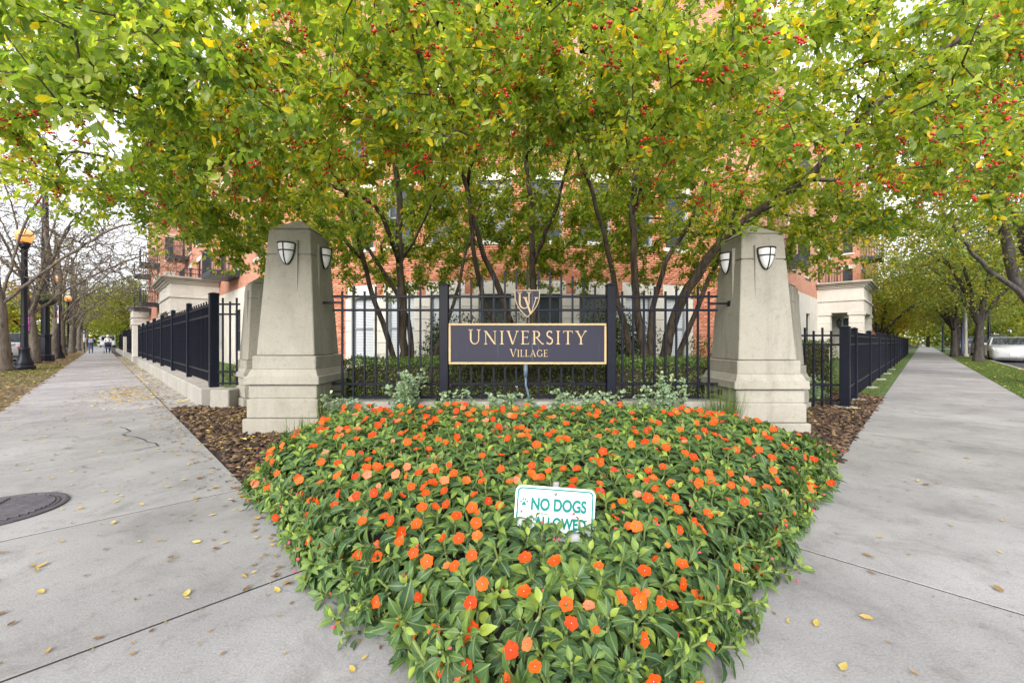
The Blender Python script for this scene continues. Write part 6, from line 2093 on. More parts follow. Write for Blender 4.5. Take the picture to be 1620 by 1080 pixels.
def car(name, label, loc, rz, body, suv=False, group='cars parked along the kerb'):
    """front looks along local -y"""
    r = empty(name, loc, rz, label, 'car', group)
    h = 1.70 if suv else 1.45
    # stations along the length: y, half width, bottom, belt height (hood, shoulder, boot)
    S = [(-2.38, .55, .36, .60), (-2.34, .74, .24, .70), (-2.18, .84, .20, .80), (-1.70, .89, .20, .90), (-.95, .90, .20, .98), (.2, .905, .20, 1.0), (1.3, .90, .22, 1.02), (1.9, .88, .24, 1.04), (2.25, .80, .30, .98), (2.36, .66, .40, .86)]
    if suv: S = [(y, w, b, t + (.12 if y > -1 else .08)) for y, w, b, t in S]
    V, F = [], []
    K = 10
    for y, w, b, t in S:
        m_ = b + (t - b) * .55
        pr_ = [(-w * .92, b), (-w, b + .10), (-w * 1.0, m_), (-w * .97, t - .07), (-w * .86, t)]
        pr_ = pr_ + [(-x, z) for x, z in pr_[::-1]]
        V += [(x, y, z + (.02 if i in (4, 5) else 0)) for i, (x, z) in enumerate(pr_)]
    for k in range(len(S) - 1):
        for i in range(K):
            j = (i + 1) % K
            F.append((k * K + i, (k + 1) * K + i, (k + 1) * K + j, k * K + j))
    F.append(tuple(range(K))); F.append(tuple((len(S) - 1) * K + i for i in range(K - 1, -1, -1)))
    MB().add(V, F).build('body', body, r, local=True, smooth=True)
    # greenhouse
    ye = 2.2 if suv else 1.75
    G = [(-1.02, .80, .97), (-.25, .64, h - .05), (.35, .63, h), (.95, .62, h - .02), (ye, .74, 1.02)]
    if suv: G = [(-1.0, .82, 1.08), (-.35, .68, h - .05), (.4, .68, h), (1.6, .67, h - .04), (2.2, .76, 1.1)]
    z0 = .97 if not suv else 1.08
    V = []
    for y, w, z in G: V += [(-w, y, z), (w, y, z)]
    base = [(-.84, -.95, z0 - .03), (.84, -.95, z0 - .03), (-.84, G[1][0], z0), (.84, G[1][0], z0), (-.84, G[2][0], z0), (.84, G[2][0], z0), (-.84, G[3][0], z0), (.84, G[3][0], z0), (-.80, ye, z0), (.80, ye, z0)]
    roof = MB().add(V[2:8], [(0, 1, 3, 2), (2, 3, 5, 4)])
    roof.build('roof', body, r, local=True, smooth=True)
    MB().face([V[0], V[1], V[3], V[2]]).build('windscreen', MAT['car_glass'], r, local=True)
    MB().face([V[6], V[7], V[9], V[8]]).build('rear_window', MAT['car_glass'], r, local=True)
    for s_ in (0, 1):
        w_ = MB()
        for k in range(1, 3): w_.face([base[2 * k + s_], base[2 * k + 2 + s_], V[2 * k + 2 + s_], V[2 * k + s_]])
        w_.face([V[0 + s_], base[2 + s_], V[2 + s_]]); w_.face([base[6 + s_], V[8 + s_], V[6 + s_]])
        w_.build('side_window', MAT['car_glass'], r, local=True)
        sx = -1 if s_ == 0 else 1
        pl = MB()
        for (a, b_) in ((V[0 + s_], V[2 + s_]), (base[4 + s_], V[4 + s_]), (V[6 + s_], V[8 + s_])):
            pl.tube([(a[0] * 1.005, a[1], a[2]), (b_[0] * 1.005, b_[1], b_[2])], .035, 5)
        pl.build('pillar_trim', body, r, local=True)
        MB().cbox((sx * .98, -.75, z0 + .06), (.2, .1, .13), .03).build('mirror', body, r, local=True)
        hl = MB().add([(sx * .40, -2.37, .66), (sx * .74, -2.30, .68), (sx * .86, -2.05, .80), (sx * .80, -2.10, .86), (sx * .45, -2.33, .755)], [(0, 1, 2, 3, 4)])
        hl.build('headlight', MAT['headlight'], r, local=True)
        MB().cbox((sx * .72, 2.34, .82), (.3, .06, .16), .02).build('tail_light', MAT['sign_red'], r, local=True)
        for y in (-1.45, 1.40):
            t_ = MB().lathe([(.20, -.10), (.31, -.10), (.335, -.07), (.335, .07), (.31, .10), (.20, .10)], n=22, M=Matrix.Translation((sx * .82, y, .325)) @ Matrix.Rotation(R(90), 4, 'Y'))
            w = t_.build('wheel', MAT['tyre'], r, local=True, smooth=True)
            rm = MB().lathe([(.215, -.085), (.215, .085), (.19, .095), (.05, .07), (.03, .10)], n=14, M=Matrix.Translation((sx * .835, y, .325)) @ Matrix.Rotation(R(90) * sx, 4, 'Y'))
            rm.build('rim', MAT['rim'], w, local=True)
    MB().add([(-.62, -2.372, .56), (.62, -2.372, .56), (.72, -2.30, .34), (.5, -2.36, .27), (-.5, -2.36, .27), (-.72, -2.30, .34)], [(0, 1, 2, 3, 4, 5)][::1]).build('grille', MAT['grille'], r, local=True)
    MB().cbox((0, -2.395, .46), (.34, .02, .16), .004).build('number_plate', MAT['plate_white'], r, local=True)
    return r

RZR = R(-45) + R(0)      # nose towards the corner, along the cars street: local -y -> (-.7,-.7)
def on_b(a, b): p_ = ab(a, b); return (p_[0], p_[1], -.126)
car('parked_car', 'white sedan parked facing the corner beside the dark trunked maple', on_b(-5.05, 53.4), RZR, MAT['paint_white'])
car('parked_car', 'dark blue car parked right behind the white sedan', on_b(-5.05, 66.5), RZR, MAT['paint_navy'], True)
car('parked_car', 'grey car parked third in line behind the white sedan', on_b(-5.05, 79), RZR, MAT['paint_grey'])
car('parked_car', 'black car parked fourth in line behind the white sedan', on_b(-5.05, 92), RZR, MAT['paint_black'], True)
car('parked_car', 'silver car at the far end of the parked line', on_b(-5.05, 106), RZR, MAT['paint_silver'])
car('parked_car', 'white car parked far across the street of the white sedan', on_b(-19, 92), RZR + math.pi, MAT['paint_white'])
def on_a(a, b): p_ = ab(a, b); return (p_[0], p_[1], -.13)
car('parked_car', 'white car glimpsed behind the first lamp post', on_a(43, -5.7), R(45) + math.pi, MAT['paint_white'], False, 'cars parked along the kerb')
car('parked_car', 'silver car glimpsed between the bare trunks near the first lamp post', on_a(56, -5.7), R(45) + math.pi, MAT['paint_silver'], True)
car('parked_car', 'dark car parked far down the lamp street', on_a(75, -5.7), R(45) + math.pi, MAT['paint_grey'])
# van far down the sidewalk's end
vn = empty('parked_van', ((155 - 810) / 650 * 75, 75, -.1), R(45), 'white van far beyond the walkers at the end of the street', 'van')
vn.location = (-74.8, 76, -.1)
MB().cbox((0, 0, 1.35), (2.0, 4.6, 1.9), .15).build('body', MAT['paint_white'], vn, local=True)
MB().cbox((0, -2.5, .85), (1.9, .7, .9), .12).build('bonnet', MAT['paint_white'], vn, local=True)
MB().add([(-.85, -2.32, 1.35), (.85, -2.32, 1.35), (.8, -2.31, 2.0), (-.8, -2.31, 2.0)], [(0, 1, 2, 3)]).build('windscreen', MAT['car_glass'], vn, local=True)
for sx in (-1, 1):
    MB().cbox((sx * .7, -2.86, .85), (.35, .04, .2), .02).build('headlight', MAT['headlight'], vn, local=True)
    for y in (-1.7, 1.5):
        MB().lathe([(.2, -.1), (.34, -.1), (.34, .1), (.2, .1)], n=14, M=Matrix.Translation((sx * .9, y, .34)) @ Matrix.Rotation(R(90), 4, 'Y')).build('wheel', MAT['tyre'], vn, local=True)

# no entry sign down the cars street
ne = empty('no_entry_sign', (27.2, 23.1, -.13), R(-47), 'round red no entry sign with white bar above the parked cars', 'sign')
ne.location = ((1576.5 - 810) / 650 * 33, 33, -.1)
MB().lathe([(.03, 0), (.03, 1.75)], n=8).build('pole', MAT['bolt_metal'], ne, local=True)
MX = Matrix.Translation((0, -.04, 1.45)) @ Matrix.Rotation(R(90), 4, 'X')
MB().lathe([(.31, 0), (.31, .008), (.30, .01)], n=28, M=MX).build('rim', MAT['sign_white'], ne, local=True)
MB().lathe([(.29, .009), (.29, .014), (.285, .0145)], n=28, M=MX).build('disc', MAT['sign_red'], ne, local=True)
MB().cbox((0, -.0575, 1.45), (.40, .006, .10), .001).build('bar', MAT['sign_white'], ne, local=True)
# utility poles on the grass parkway
for px, d, h, mt, lab in ((1528, 29, 3.6, 'kerb_stone', 'pale stub post beside the dark maple trunk'), (1523, 31, 3.8, 'slate_blue', 'slate blue post behind the pale stub post'), (1492, 42, 5.0, 'lamp_paint', 'dark lamp column among the far trunks'), (1565, 30, 3.4, 'lamp_paint', 'dark thin column behind the white sedan')):
    r = empty('street_post', ((px - 810) / 650 * d, d, 0), 0, lab, 'post')
    MB().lathe([(.16, -.05), (.16, .12), (.10, .2), (.085, h * .5), (.075, h)], n=12).build('shaft', MAT[mt], r, local=True, smooth=True)
    MB().lathe([(.09, h), (.10, h + .05), (.03, h + .12)], n=12).build('cap', MAT[mt], r, local=True)

# ------------------------------------------------------------------ people
simple('denim', (.06, .11, .22), .85); simple('dark_cloth', (.02, .022, .035), .85); simple('white_cloth', (.72, .73, .76), .85); simple('skin', (.42, .25, .18), .5); simple('yellow_knit', (.75, .55, .04), .9); simple('grey_bag', (.30, .34, .42), .8); simple('shoe', (.05, .05, .055), .7); simple('hair', (.05, .03, .02), .6)

def skin_body(name, nodes, edges, mats, classify, parent, rootv=0):
    me = bpy.data.meshes.new(name)
    me.from_pydata([n_[0] for n_ in nodes], edges, [])
    o = bpy.data.objects.new(name, me); COL.objects.link(o)
    md = o.modifiers.new('s', 'SKIN'); sd = o.modifiers.new('d', 'SUBSURF'); sd.levels = 1; sd.render_levels = 1
    for i, n_ in enumerate(nodes):
        rr = n_[1]
        me.skin_vertices[0].data[i].radius = rr if isinstance(rr, tuple) else (rr, rr)
        me.skin_vertices[0].data[i].use_root = (i == rootv)
    bpy.context.view_layer.update()
    em_ = bpy.data.meshes.new_from_object(o.evaluated_get(bpy.context.evaluated_depsgraph_get()))
    bpy.data.objects.remove(o)
    em_.materials.clear()
    for mt in mats: em_.materials.append(mt)
    for pl in em_.polygons:
        pl.material_index = classify(pl.center); pl.use_smooth = True
    em_.name = name
    return link(name, em_, parent)

def person(label, loc, rz, H, stride, arms, top, leg, hat=None, pack=False):
    k = H / 1.75
    r = empty('person', loc, rz, label, 'person')
    N, E = [], []
    def nd2(p, rad): N.append(((p[0] * k, p[1] * k, p[2] * k), tuple(x * k for x in rad) if isinstance(rad, tuple) else rad * k)); return len(N) - 1
    pel = nd2((0, 0, .95), (.155, .115)); wa = nd2((0, 0, 1.12), (.145, .105)); chst = nd2((0, 0, 1.32), (.17, .115)); nk = nd2((0, .0, 1.46), .065); hd = nd2((0, -.02, 1.56), .085); ht = nd2((0, -.02, 1.68), .085)
    E += [(pel, wa), (wa, chst), (chst, nk), (nk, hd), (hd, ht)]
    nose = nd2((0, -.115, 1.585), .02); E.append((hd, nose))
    for s_, st in ((-1, stride), (1, -stride)):
        hip = nd2((s_ * .09, 0, .88), .09); kn = nd2((s_ * .10, -.16 * st - .02, .50), .062); an = nd2((s_ * .10, -.30 * st + (.10 if st < 0 else 0), .09), .042); toe = nd2((s_ * .11, -.30 * st - .14 + (.10 if st < 0 else 0), .035), .034)
        E += [(pel, hip), (hip, kn), (kn, an), (an, toe)]
        sh_ = nd2((s_ * .20, 0, 1.39), .062); el_, wr_ = arms(s_, st)
        e_ = nd2(el_, .045); w_ = nd2(wr_, .032); E += [(chst, sh_), (sh_, e_), (e_, w_)]
        d = np.array(wr_) - np.array(el_); d /= np.linalg.norm(d)
        pm_ = nd2(tuple(np.array(wr_) + d * .07), .03); E.append((w_, pm_))
        for q in range(4):
            f_ = nd2(tuple(np.array(wr_) + d * (.14 + .012 * (q in (1, 2))) + np.array([0, (q - 1.5) * .022, -.01])), .0095); E.append((pm_, f_))
        th = nd2(tuple(np.array(wr_) + d * .08 + np.array([-s_ * .01, -.05, 0])), .0105); E.append((w_, th))
    wl_ = {s_: arms(s_, stride)[1] for s_ in (-1, 1)}
    def cls(c):
        z = c[2] / k
        if z < .10: return 3
        if z < .93 and abs(c[0] / k) < .19 and not any((Vector(c) / k - Vector(w)).length < .17 for w in wl_.values()): return 1
        if z > 1.44 and abs(c[0]) < .12 * k: return 2
        for w in wl_.values():
            if (Vector(c) / k - Vector(w)).length < .02 + .1 and z < w[2] + .02: return 2
        return 0
    skin_body('body', N, E, [top, leg, MAT['skin'], MAT['shoe']], cls, r)
    if hat is not None:
        MB().lathe([(.108 * k, 1.60 * k), (.112 * k, 1.66 * k), (.10 * k, 1.73 * k), (.06 * k, 1.775 * k), (.015 * k, 1.785 * k)], (0, -.015 * k, 0), 14).build('hat', hat, r, local=True, smooth=True)
    MB().lathe([(.06 * k, 1.46 * k), (.10 * k, 1.50 * k), (.105 * k, 1.60 * k), (.10 * k, 1.64 * k)], (0, .012 * k, 0), 12).build('hair', MAT['hair'] if hat is not MAT['white_cloth'] else MAT['white_cloth'], r, local=True, smooth=True)
    if pack:
        bp = MB().cbox((0, .19 * k, 1.22 * k), (.30 * k, .15 * k, .42 * k), .05 * k).build('backpack', MAT['grey_bag'], r, local=True)
        MB().cbox((0, .275 * k, 1.14 * k), (.22 * k, .05 * k, .2 * k), .02 * k).build('pocket', MAT['grey_bag'], bp, local=True)
    return r
away = R(45) + math.pi                   # local -y looks down the street, away from the corner
swing = lambda s_, st: ((s_ * .27, -.05 * st * -1 + .03, 1.12), (s_ * .28, .10 * st - .08, .88))
person('walker in dark jacket and blue jeans with yellow hat and grey backpack', (-36.6, 35.7, 0.005), away, 1.58, .6, swing, MAT['dark_cloth'], MAT['denim'], MAT['yellow_knit'], True)
push = lambda s_, st: ((s_ * .24, -.10, 1.12), (s_ * .20, -.36, 1.05))
towards = R(45)
person('walker in white hooded top pushing a dark stroller', (-36.3, 36.9, 0.005), R(-45) + R(90), 1.62, .5, push, MAT['white_cloth'], MAT['dark_cloth'], MAT['white_cloth'], False)
stl = empty('stroller', (-35.85, 36.45, 0.005), R(45), 'dark folding stroller pushed by the walker in white', 'stroller')
hood = MB()
for j in range(5):
    pass
V, F = [], []
for j in range(6):
    a = R(10 + 28 * j)
    for i in range(9):
        t = i / 8
        V.append((-.22 + .44 * t, -.28 * math.cos(a) * .9, .72 + .28 * math.sin(a) * (1 - .25 * (2 * t - 1) ** 2)))
for j in range(5):
    for i in range(8): F.append((j * 9 + i, j * 9 + i + 1, (j + 1) * 9 + i + 1, (j + 1) * 9 + i))
hood.add(V, F).build('hood', MAT['dark_cloth'], stl, local=True, smooth=True)
MB().cbox((0, -.05, .50), (.42, .50, .10), .03).build('seat', MAT['denim'], stl, local=True)
MB().cbox((0, .18, .66), (.40, .08, .40), .03).build('backrest', MAT['dark_cloth'], stl, local=True)
for s_ in (-1, 1):
    MB().tube([(s_ * .23, .42, 1.04), (s_ * .23, .2, .75), (s_ * .23, -.40, .16)], .014, 6).tube([(s_ * .23, -.1, .5), (s_ * .23, .30, .16)], .014, 6).build('frame', MAT['bolt_metal'], stl, local=True)
    for y, rw in ((-.40, .10), (.30, .13)):
        MB().lathe([(rw * .5, -.02), (rw, -.02), (rw, .02), (rw * .5, .02)], n=14, M=Matrix.Translation((s_ * .25, y, rw)) @ Matrix.Rotation(R(90), 4, 'Y')).build('wheel', MAT['tyre'], stl, local=True)
MB().tube([(-.23, .42, 1.04), (.23, .42, 1.04)], .016, 6).build('handlebar', MAT['tyre'], stl, local=True)

# ------------------------------------------------------------------ far surroundings
def far_block(name, label, pts, h, wallm, nwin=6, floors=4, front=0):
    r = empty(name, (pts[0][0], pts[0][1], 0), 0, label, 'building')
    MB().prism(pts, -.1, h).build('wall', wallm, r)
    MB().prism([(p_[0], p_[1]) for p_ in pts], h + .002, h + .35).build('roof', MAT['limestone'], r)
    A_, B_ = Vector(pts[front]), Vector(pts[(front + 1) % len(pts)])
    f_, L_ = straight(A_, B_)
    for k in range(nwin):
        for fl in range(floors):
            c, z = L_ * (k + .5) / nwin, 1.0 + fl * (h - .5) / floors
            mb = MB()
            V = [(*f_(s_, .02), z_) for s_, z_ in ((c - .8, z), (c + .8, z), (c + .8, z + 1.7), (c - .8, z + 1.7))]
            fw = MB()
            for (s0, s1, z0, z1) in ((c - .9, c + .9, z - .1, z), (c - .9, c + .9, z + 1.7, z + 1.8), (c - .9, c - .8, z, z + 1.7), (c + .8, c + .9, z, z + 1.7)):
                V2 = [(*f_(s_, o), z_) for o in (0, .06) for z_ in (z0, z1) for s_ in (s0, s1)]
                fw.add(V2, [(0, 2, 3, 1), (4, 5, 7, 6), (0, 1, 5, 4), (2, 6, 7, 3), (0, 4, 6, 2), (1, 3, 7, 5)])
            o = fw.build('window', MAT['limestone'], r)
            MB().face(V).build('pane', MAT['window_glass'], o)
simple('far_brick', (.16, .10, .075), .9, 0, .15, 2); simple('far_grey', (.20, .20, .21), .9, 0, .1, 1); simple('far_tan', (.42, .34, .24), .9, 0, .1, 1)
def quad_ab(a0, a1, b0, b1): return [ab(a0, b0)[:2], ab(a0, b1)[:2], ab(a1, b1)[:2], ab(a1, b0)[:2]]
def ccw(p): return p if sum(p[k][0] * p[(k + 1) % 4][1] - p[(k + 1) % 4][0] * p[k][1] for k in range(4)) > 0 else p[::-1]
def facing(p, target):
    """rotate the outline so that its first edge is the one nearest to target"""
    p = ccw(p)
    best = min(range(4), key=lambda i: (Vector(((p[i][0] + p[(i + 1) % 4][0]) / 2, (p[i][1] + p[(i + 1) % 4][1]) / 2)) - Vector(target)).length)
    return p[best:] + p[:best]
far_block('far_building', 'brown brick building across the lamp street behind the bare trees', facing(quad_ab(40, 90, -60, -34), ab(65, -20)[:2]), 11, MAT['far_brick'], 9, 3)
far_block('far_building', 'tan building across the cars street behind the pale trees', facing(quad_ab(-60, -36, 60, 120), ab(-20, 90)[:2]), 9, MAT['far_tan'], 9, 3)

def far_tree(label, b, h, r, leaf, L, n, seed):
    rg = np.random.default_rng(seed)
    root = empty('far_tree', b, 0, label, 'tree', 'trees across the streets')
    lob = np.array([b[0], b[1], h * .62]) + rg.normal(0, .45, (9, 3)) * np.array([r, r, h * .26])
    pk = rg.integers(0, 9, n)
    d = nz(rg.normal(0, 1, (n, 3)))
    P = lob[pk] + d * (rg.random((n, 1)) ** .5) * np.array([r * .6, r * .6, h * .2])
    P = P[P[:, 2] > 1.6]
    n = len(P)
    Ls = L * rg.uniform(.7, 1.3, n)
    V, F, idx = scatter_leaves(P, nz(rg.normal(0, 1, (n, 3)) + np.array([0, 0, -.3])), nz(rg.normal(0, .6, (n, 3)) + np.array([0, 0, .8])), Ls, Ls * .7, LEAF4, LEAF4_F)
    link('crown', raw_mesh('crown', V - np.array(TR[root]), F, leaf, None, False, {'rnd': rg.random(n)[idx]}), root)
    t = MB().tube([b, (b[0], b[1], h * .3), (b[0] + .2, b[1], h * .6)], [.28, .2, .1], 8)
    for q in lob[:5]: t.tube([(b[0], b[1], h * .28), tuple((np.array([b[0], b[1], h * .4]) + q) / 2), tuple(q)], [.12, .08, .03], 5)
    t.build('trunk', MAT['maple_bark'], root, smooth=True)
k = 0
ORD = ['first', 'second', 'third', 'fourth', 'fifth', 'sixth']
for i, (a, leaf) in enumerate(((30, 'golden_leaf'), (44, 'lime_leaf'), (60, 'golden_leaf'), (80, 'maple_leaf'), (110, 'golden_leaf'), (150, 'lime_leaf'))):
    p_ = ab(a, -25 + (i % 2) * 2); far_tree('%s tree from the corner on the far side of the lamp street' % ORD[i], (p_[0], p_[1], -.1), 9 + (i % 3), 3.6, MAT[leaf], .32 + .04 * i, 2800, 170 + i)
for i, (b_, leaf) in enumerate(((46, 'maple_leaf'), (60, 'lime_leaf'), (78, 'maple_leaf'), (98, 'lime_leaf'), (125, 'golden_leaf'), (165, 'maple_leaf'))):
    p_ = ab(-25 - (i % 2) * 2, b_); far_tree('%s tree from the corner on the far side of the cars street' % ORD[i], (p_[0], p_[1], -.1), 9 + (i % 3), 4.0, MAT[leaf], .34 + .04 * i, 3000, 180 + i)

for i, (a_, b_, leaf) in enumerate(((-9, 150, 'lime_leaf'), (-1, 158, 'maple_leaf'), (6, 140, 'lime_leaf'), (-16, 140, 'maple_leaf'), (14, 160, 'golden_leaf'), (-24, 170, 'lime_leaf'))):
    p_ = ab(a_, b_); far_tree('%s tree across the far end of the cars street' % ORD[i], (p_[0], p_[1], -.1), 11, 5.0, MAT[leaf], .62, 2200, 190 + i)
for i, (a_, b_, leaf) in enumerate(((165, -14, 'golden_leaf'), (160, -4, 'lime_leaf'), (172, 6, 'maple_leaf'), (150, 9, 'lime_leaf'))):
    p_ = ab(a_, b_); far_tree('%s tree across the far end of the lamp street' % ORD[i], (p_[0], p_[1], -.1), 11, 5.0, MAT[leaf], .62, 2200, 196 + i)

# far-off woods closing both streets
def treeline(label, a0, a1, b0, b1, n, seed):
    rg = np.random.default_rng(seed)
    a, b = rg.uniform(a0, a1, n), rg.uniform(b0, b1, n)
    top = 8 + 3.0 * np.sin(a * .31 + b * .23) + 1.6 * np.sin(a * .9 - b * .7)
    P = pts_ab(a, b, -.1 + top * rg.random(n) ** .8)
    Ls = rg.uniform(.5, 1.1, n)
    V, F, idx = scatter_leaves(P, nz(rg.normal(0, 1, (n, 3))), nz(rg.normal(0, .7, (n, 3)) + np.array([0, -.5, .6])), Ls, Ls * .7, LEAF4, LEAF4_F)
    tone = np.clip(.35 + .3 * np.sin(a * .22 + b * .17) + rg.normal(0, .2, n), 0, 1)
    link('treeline', raw_mesh('treeline', V, F, MAT['lime_leaf'], None, False, {'rnd': tone[idx]}), None, label, 'trees', None, 'stuff')
def pts_ab(a, b, z): return np.stack([(b - a) / 2, (a + b) / 2, z], 1)
treeline('far yellow green woods closing the cars street', -95, 45, 185, 200, 26000, 241)
treeline('far yellow green woods closing the lamp street', 185, 198, -95, 40, 20000, 242)

# ------------------------------------------------------------------ litter, mulch and grass
rgl = np.random.default_rng(201)
LT = [(0, 0, .03), (.25, -.42, .05), (.25, .42, .09), (.65, -.38, .08), (.65, .38, .03), (1, 0, .08), (.5, 0, 0)]
def litter(name, label, P, L, mat, flat=.25, kind='stuff', seed=1):
    rg = np.random.default_rng(seed)
    n = len(P)
    a = rg.random(n) * 6.28
    ax = np.stack([np.cos(a), np.sin(a), rg.normal(0, .05, n)], 1)
    no = nz(np.array([0, 0, 1]) + rg.normal(0, flat, (n, 3)))
    Ls = L * rg.uniform(.6, 1.3, n)
    V, F, idx = scatter_leaves(P, ax, no, Ls, Ls * rg.uniform(.3, .6, n), LT, LEAF6_F)
    me = raw_mesh(name, V, F, mat, None, False, {'rnd': rg.random(n)[idx]})
    return link(name, me, None, label, 'leaves', None, kind)
def pts_ab(a, b, z): return np.stack([(b - a) / 2, (a + b) / 2, z], 1)
# on the lamp street sidewalk: few near the viewer, thick farther on, thickest by the kerb
n = 7500
a = 7 + 60 * rgl.random(n) ** 1.1; b = -1.53 + 2.6 * rgl.random(n)
w = np.clip((a - 8) / 22, .03, 1) * np.clip(.35 + .65 * (b / 1.05), .22, 1)
k = rgl.random(n) < w
near_a, near_b = rgl.uniform(.8, 16, 420), rgl.uniform(-1.5, 1.02, 420)
litter('fallen_leaves', 'yellow leaves scattered over the lamp lined sidewalk', pts_ab(np.r_[a[k], near_a], np.r_[b[k], near_b], np.full(k.sum() + 420, .007)), .042, MAT['fallen_leaf'], .10, seed=202)
n = 420
a, b = rgl.uniform(.8, 14, n), rgl.uniform(-1.5, 1.0, n)
litter('debris', 'small dark crumbs of leaf and twig on the lamp lined sidewalk', pts_ab(a, b, np.full(n, .006)), .02, MAT['litter_leaf'], .1, seed=231)
n = 260
a, b = rgl.uniform(-1.8, .72, n), rgl.uniform(1.2, 14, n)
litter('debris', 'small dark crumbs of leaf and twig on the clean sidewalk', pts_ab(a, b, np.full(n, .006)), .018, MAT['litter_leaf'], .1, seed=232)
n = 240
a = rgl.uniform(2.6, 13, n); b = np.clip(rgl.normal(.92, .12, n), .5, 1.04)
litter('fallen_leaves', 'brown leaves gathered along the mulch edge of the lamp lined sidewalk', pts_ab(a, b, np.full(n, .008)), .04, MAT['litter_leaf'], .25, seed=233)
# drift across the sidewalk before the fence
n = 520
a = rgl.normal(15.6, 1.5, n); b = rgl.normal(.55, .38, n); k = (b < 1.5) & (b > -1.2)
litter('fallen_leaves', 'drift of yellow leaves beside the stone kerb', pts_ab(a[k], b[k], np.full(k.sum(), .014)), .06, MAT['fallen_leaf'], .3, seed=203)
n = 1500
a = rgl.uniform(11, 52, n); b = rgl.uniform(1.0, 1.62, n)
litter('fallen_leaves', 'leaves gathered along the foot of the stone kerb', pts_ab(a, b, np.full(n, .018)), .058, MAT['fallen_leaf'], .35, seed=204)
n = 190
a = rgl.uniform(-1.8, .72, n); b = 1.2 + 26 * rgl.random(n) ** 1.3
litter('fallen_leaves', 'sparse dry leaves on the clean sidewalk', pts_ab(a, b, np.full(n, .007)), .042, MAT['fallen_leaf'], .10, seed=205)
n = 9000
a = 9 + 70 * rgl.random(n) ** 1.3; b = rgl.uniform(-4.3, -1.45, n)
litter('fallen_leaves', 'brown and yellow leaves covering the bare tree parkway', pts_ab(a, b, np.full(n, .006)), .07, MAT['litter_leaf'], .4, seed=206)
n = 500
a = rgl.uniform(-3.7, -1.8, n); b = 10 + 45 * rgl.random(n) ** 1.3
litter('fallen_leaves', 'leaves dotted over the grass parkway', pts_ab(a, b, np.full(n, .03)), .06, MAT['fallen_leaf'], .4, seed=207)

# mulch with bark chips beside the pillars
def poly_pts(poly, n, rg):
    P = np.array(poly); lo, hi = P.min(0), P.max(0)
    out = []
    while len(out) < n:
        q = rg.uniform(lo, hi, (n, 2))
        c = np.zeros(len(q), bool)
        for i in range(len(P)):
            x0, y0 = P[i]; x1, y1 = P[(i + 1) % len(P)]
            with np.errstate(divide='ignore', invalid='ignore'):
                c ^= ((y0 > q[:, 1]) != (y1 > q[:, 1])) & (q[:, 0] < (x1 - x0) * (q[:, 1] - y0) / (y1 - y0) + x0)
        out += q[c].tolist()
    return np.array(out[:n])
ML = [(-1.80, 2.90), (-5.35, 6.45), (-4.75, 6.6), (-3.6, 6.6), (-3.0, 5.6), (-2.1, 4.6), (-1.9, 3.6)]
MR = [(2.42, 3.18), (6.9, 7.66), (6.9, 8.9), (5.2, 6.9), (3.9, 6.3), (3.3, 5.6), (2.5, 4.6), (2.48, 3.9)]
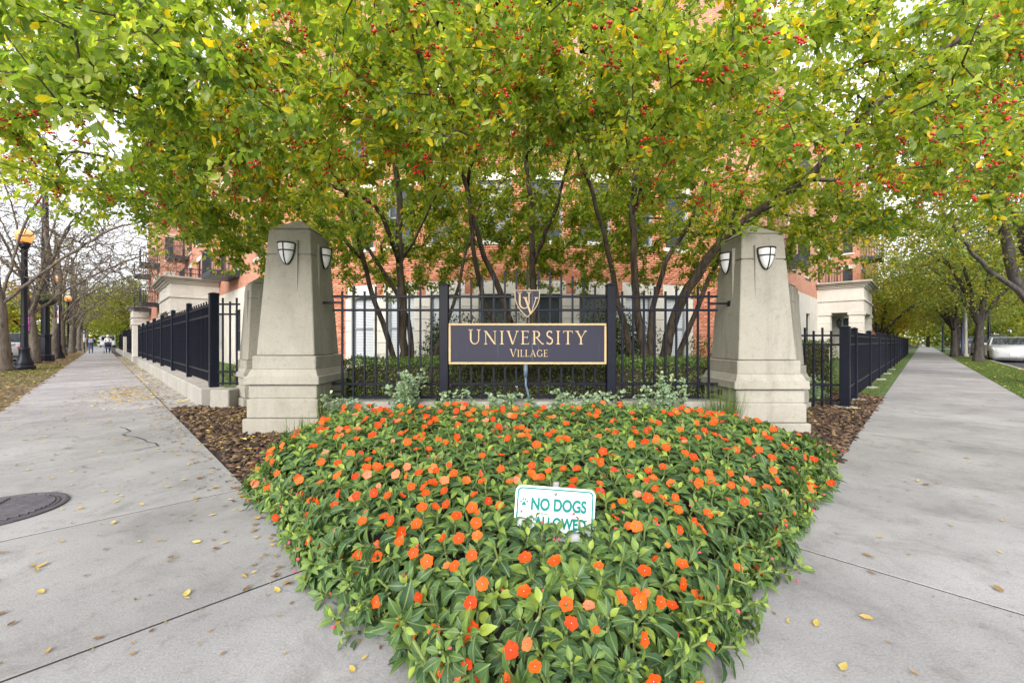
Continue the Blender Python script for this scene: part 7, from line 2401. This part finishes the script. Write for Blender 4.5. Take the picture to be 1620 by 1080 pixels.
for nm, poly, lab, nch, nlf, sd in (('mulch', ML, 'dark bark mulch strewn with leaves beside the lamp side pillars', 4600, 900, 211), ('mulch', MR, 'dark bark mulch beside the cars side pillars', 5600, 420, 212)):
    rg = np.random.default_rng(sd)
    MB().face([(x, y, -.012) for x, y in poly][::-1] if sum(poly[i][0] * poly[(i + 1) % len(poly)][1] - poly[(i + 1) % len(poly)][0] * poly[i][1] for i in range(len(poly))) < 0 else [(x, y, -.012) for x, y in poly]).build('mulch_bed', MAT['mulch'], kind='structure')
    q = poly_pts(poly, nch, rg)
    P = np.concatenate([q, rg.uniform(-.008, .02, (nch, 1))], 1)
    aa = rg.random(nch) * 6.28
    ax = np.stack([np.cos(aa), np.sin(aa), rg.normal(0, .25, nch)], 1)
    L = rg.uniform(.03, .085, nch)
    CH = [(0, -.5, 0), (0, .5, 0), (1, .4, 0), (1, -.4, 0), (.05, -.4, .16), (.05, .4, .16), (.95, .35, .13), (.95, -.3, .13)]
    CF = np.array([(4, 5, 6), (4, 6, 7), (0, 4, 7), (0, 7, 3), (1, 2, 6), (1, 6, 5), (0, 1, 5), (0, 5, 4), (3, 7, 6), (3, 6, 2)])
    V, F, idx = scatter_leaves(P, ax, nz(np.array([0, 0, 1]) + rg.normal(0, .3, (nch, 3))), L, L * rg.uniform(.25, .5, nch), CH, CF)
    link('bark_chips', raw_mesh('bark_chips', V, F, MAT['bark_chip'], None, False, {'rnd': rg.random(nch)[idx]}), None, lab, 'mulch', None, 'stuff')
    q = poly_pts(poly, nlf, rg)
    litter('fallen_leaves', 'small leaves caught in the ' + ('leafy mulch by the lamp side pillars' if sd == 211 else 'dark mulch by the cars side pillars'), np.concatenate([q, np.full((nlf, 1), .022)], 1), .045, MAT['fallen_leaf'], .45, seed=sd + 5)

# grass of the parkways
def grass(label, a0, a1, b0, b1, n, h, seed, fade=1.5, patch=-1.0, w=.007):
    rg = np.random.default_rng(seed)
    if (a1 - a0) > (b1 - b0): a = a0 + (a1 - a0) * rg.random(n) ** fade; b = rg.uniform(b0, b1, n)
    else: b = b0 + (b1 - b0) * rg.random(n) ** fade; a = rg.uniform(a0, a1, n)
    P = pts_ab(a, b, np.full(n, -.012))
    P = P[vnoise(P, 1.1, seed) > patch]
    V, F, idx = blades(P, h, rg, .5, w)
    link('grass', raw_mesh('grass', V, F, MAT['grass_blade'], None, False, {'rnd': rg.random(len(P))[idx]}), None, label, 'grass', None, 'stuff')
grass('short green grass of the parkway beside the parked cars', -3.7, -1.88, 10, 52, 42000, .055, 221, 1.5)
grass('patchy grass on the bare tree parkway', 9, 40, -4.3, -1.6, 24000, .05, 222, 1.5, -.30)
grass('short grass of the verge under the low fence', .85, 2.6, 15, 50, 14000, .05, 223, 1.4)
grass('grass behind the low corner fence', 1.6, 4.0, 10.5, 18, 7000, .06, 224, 1.0)
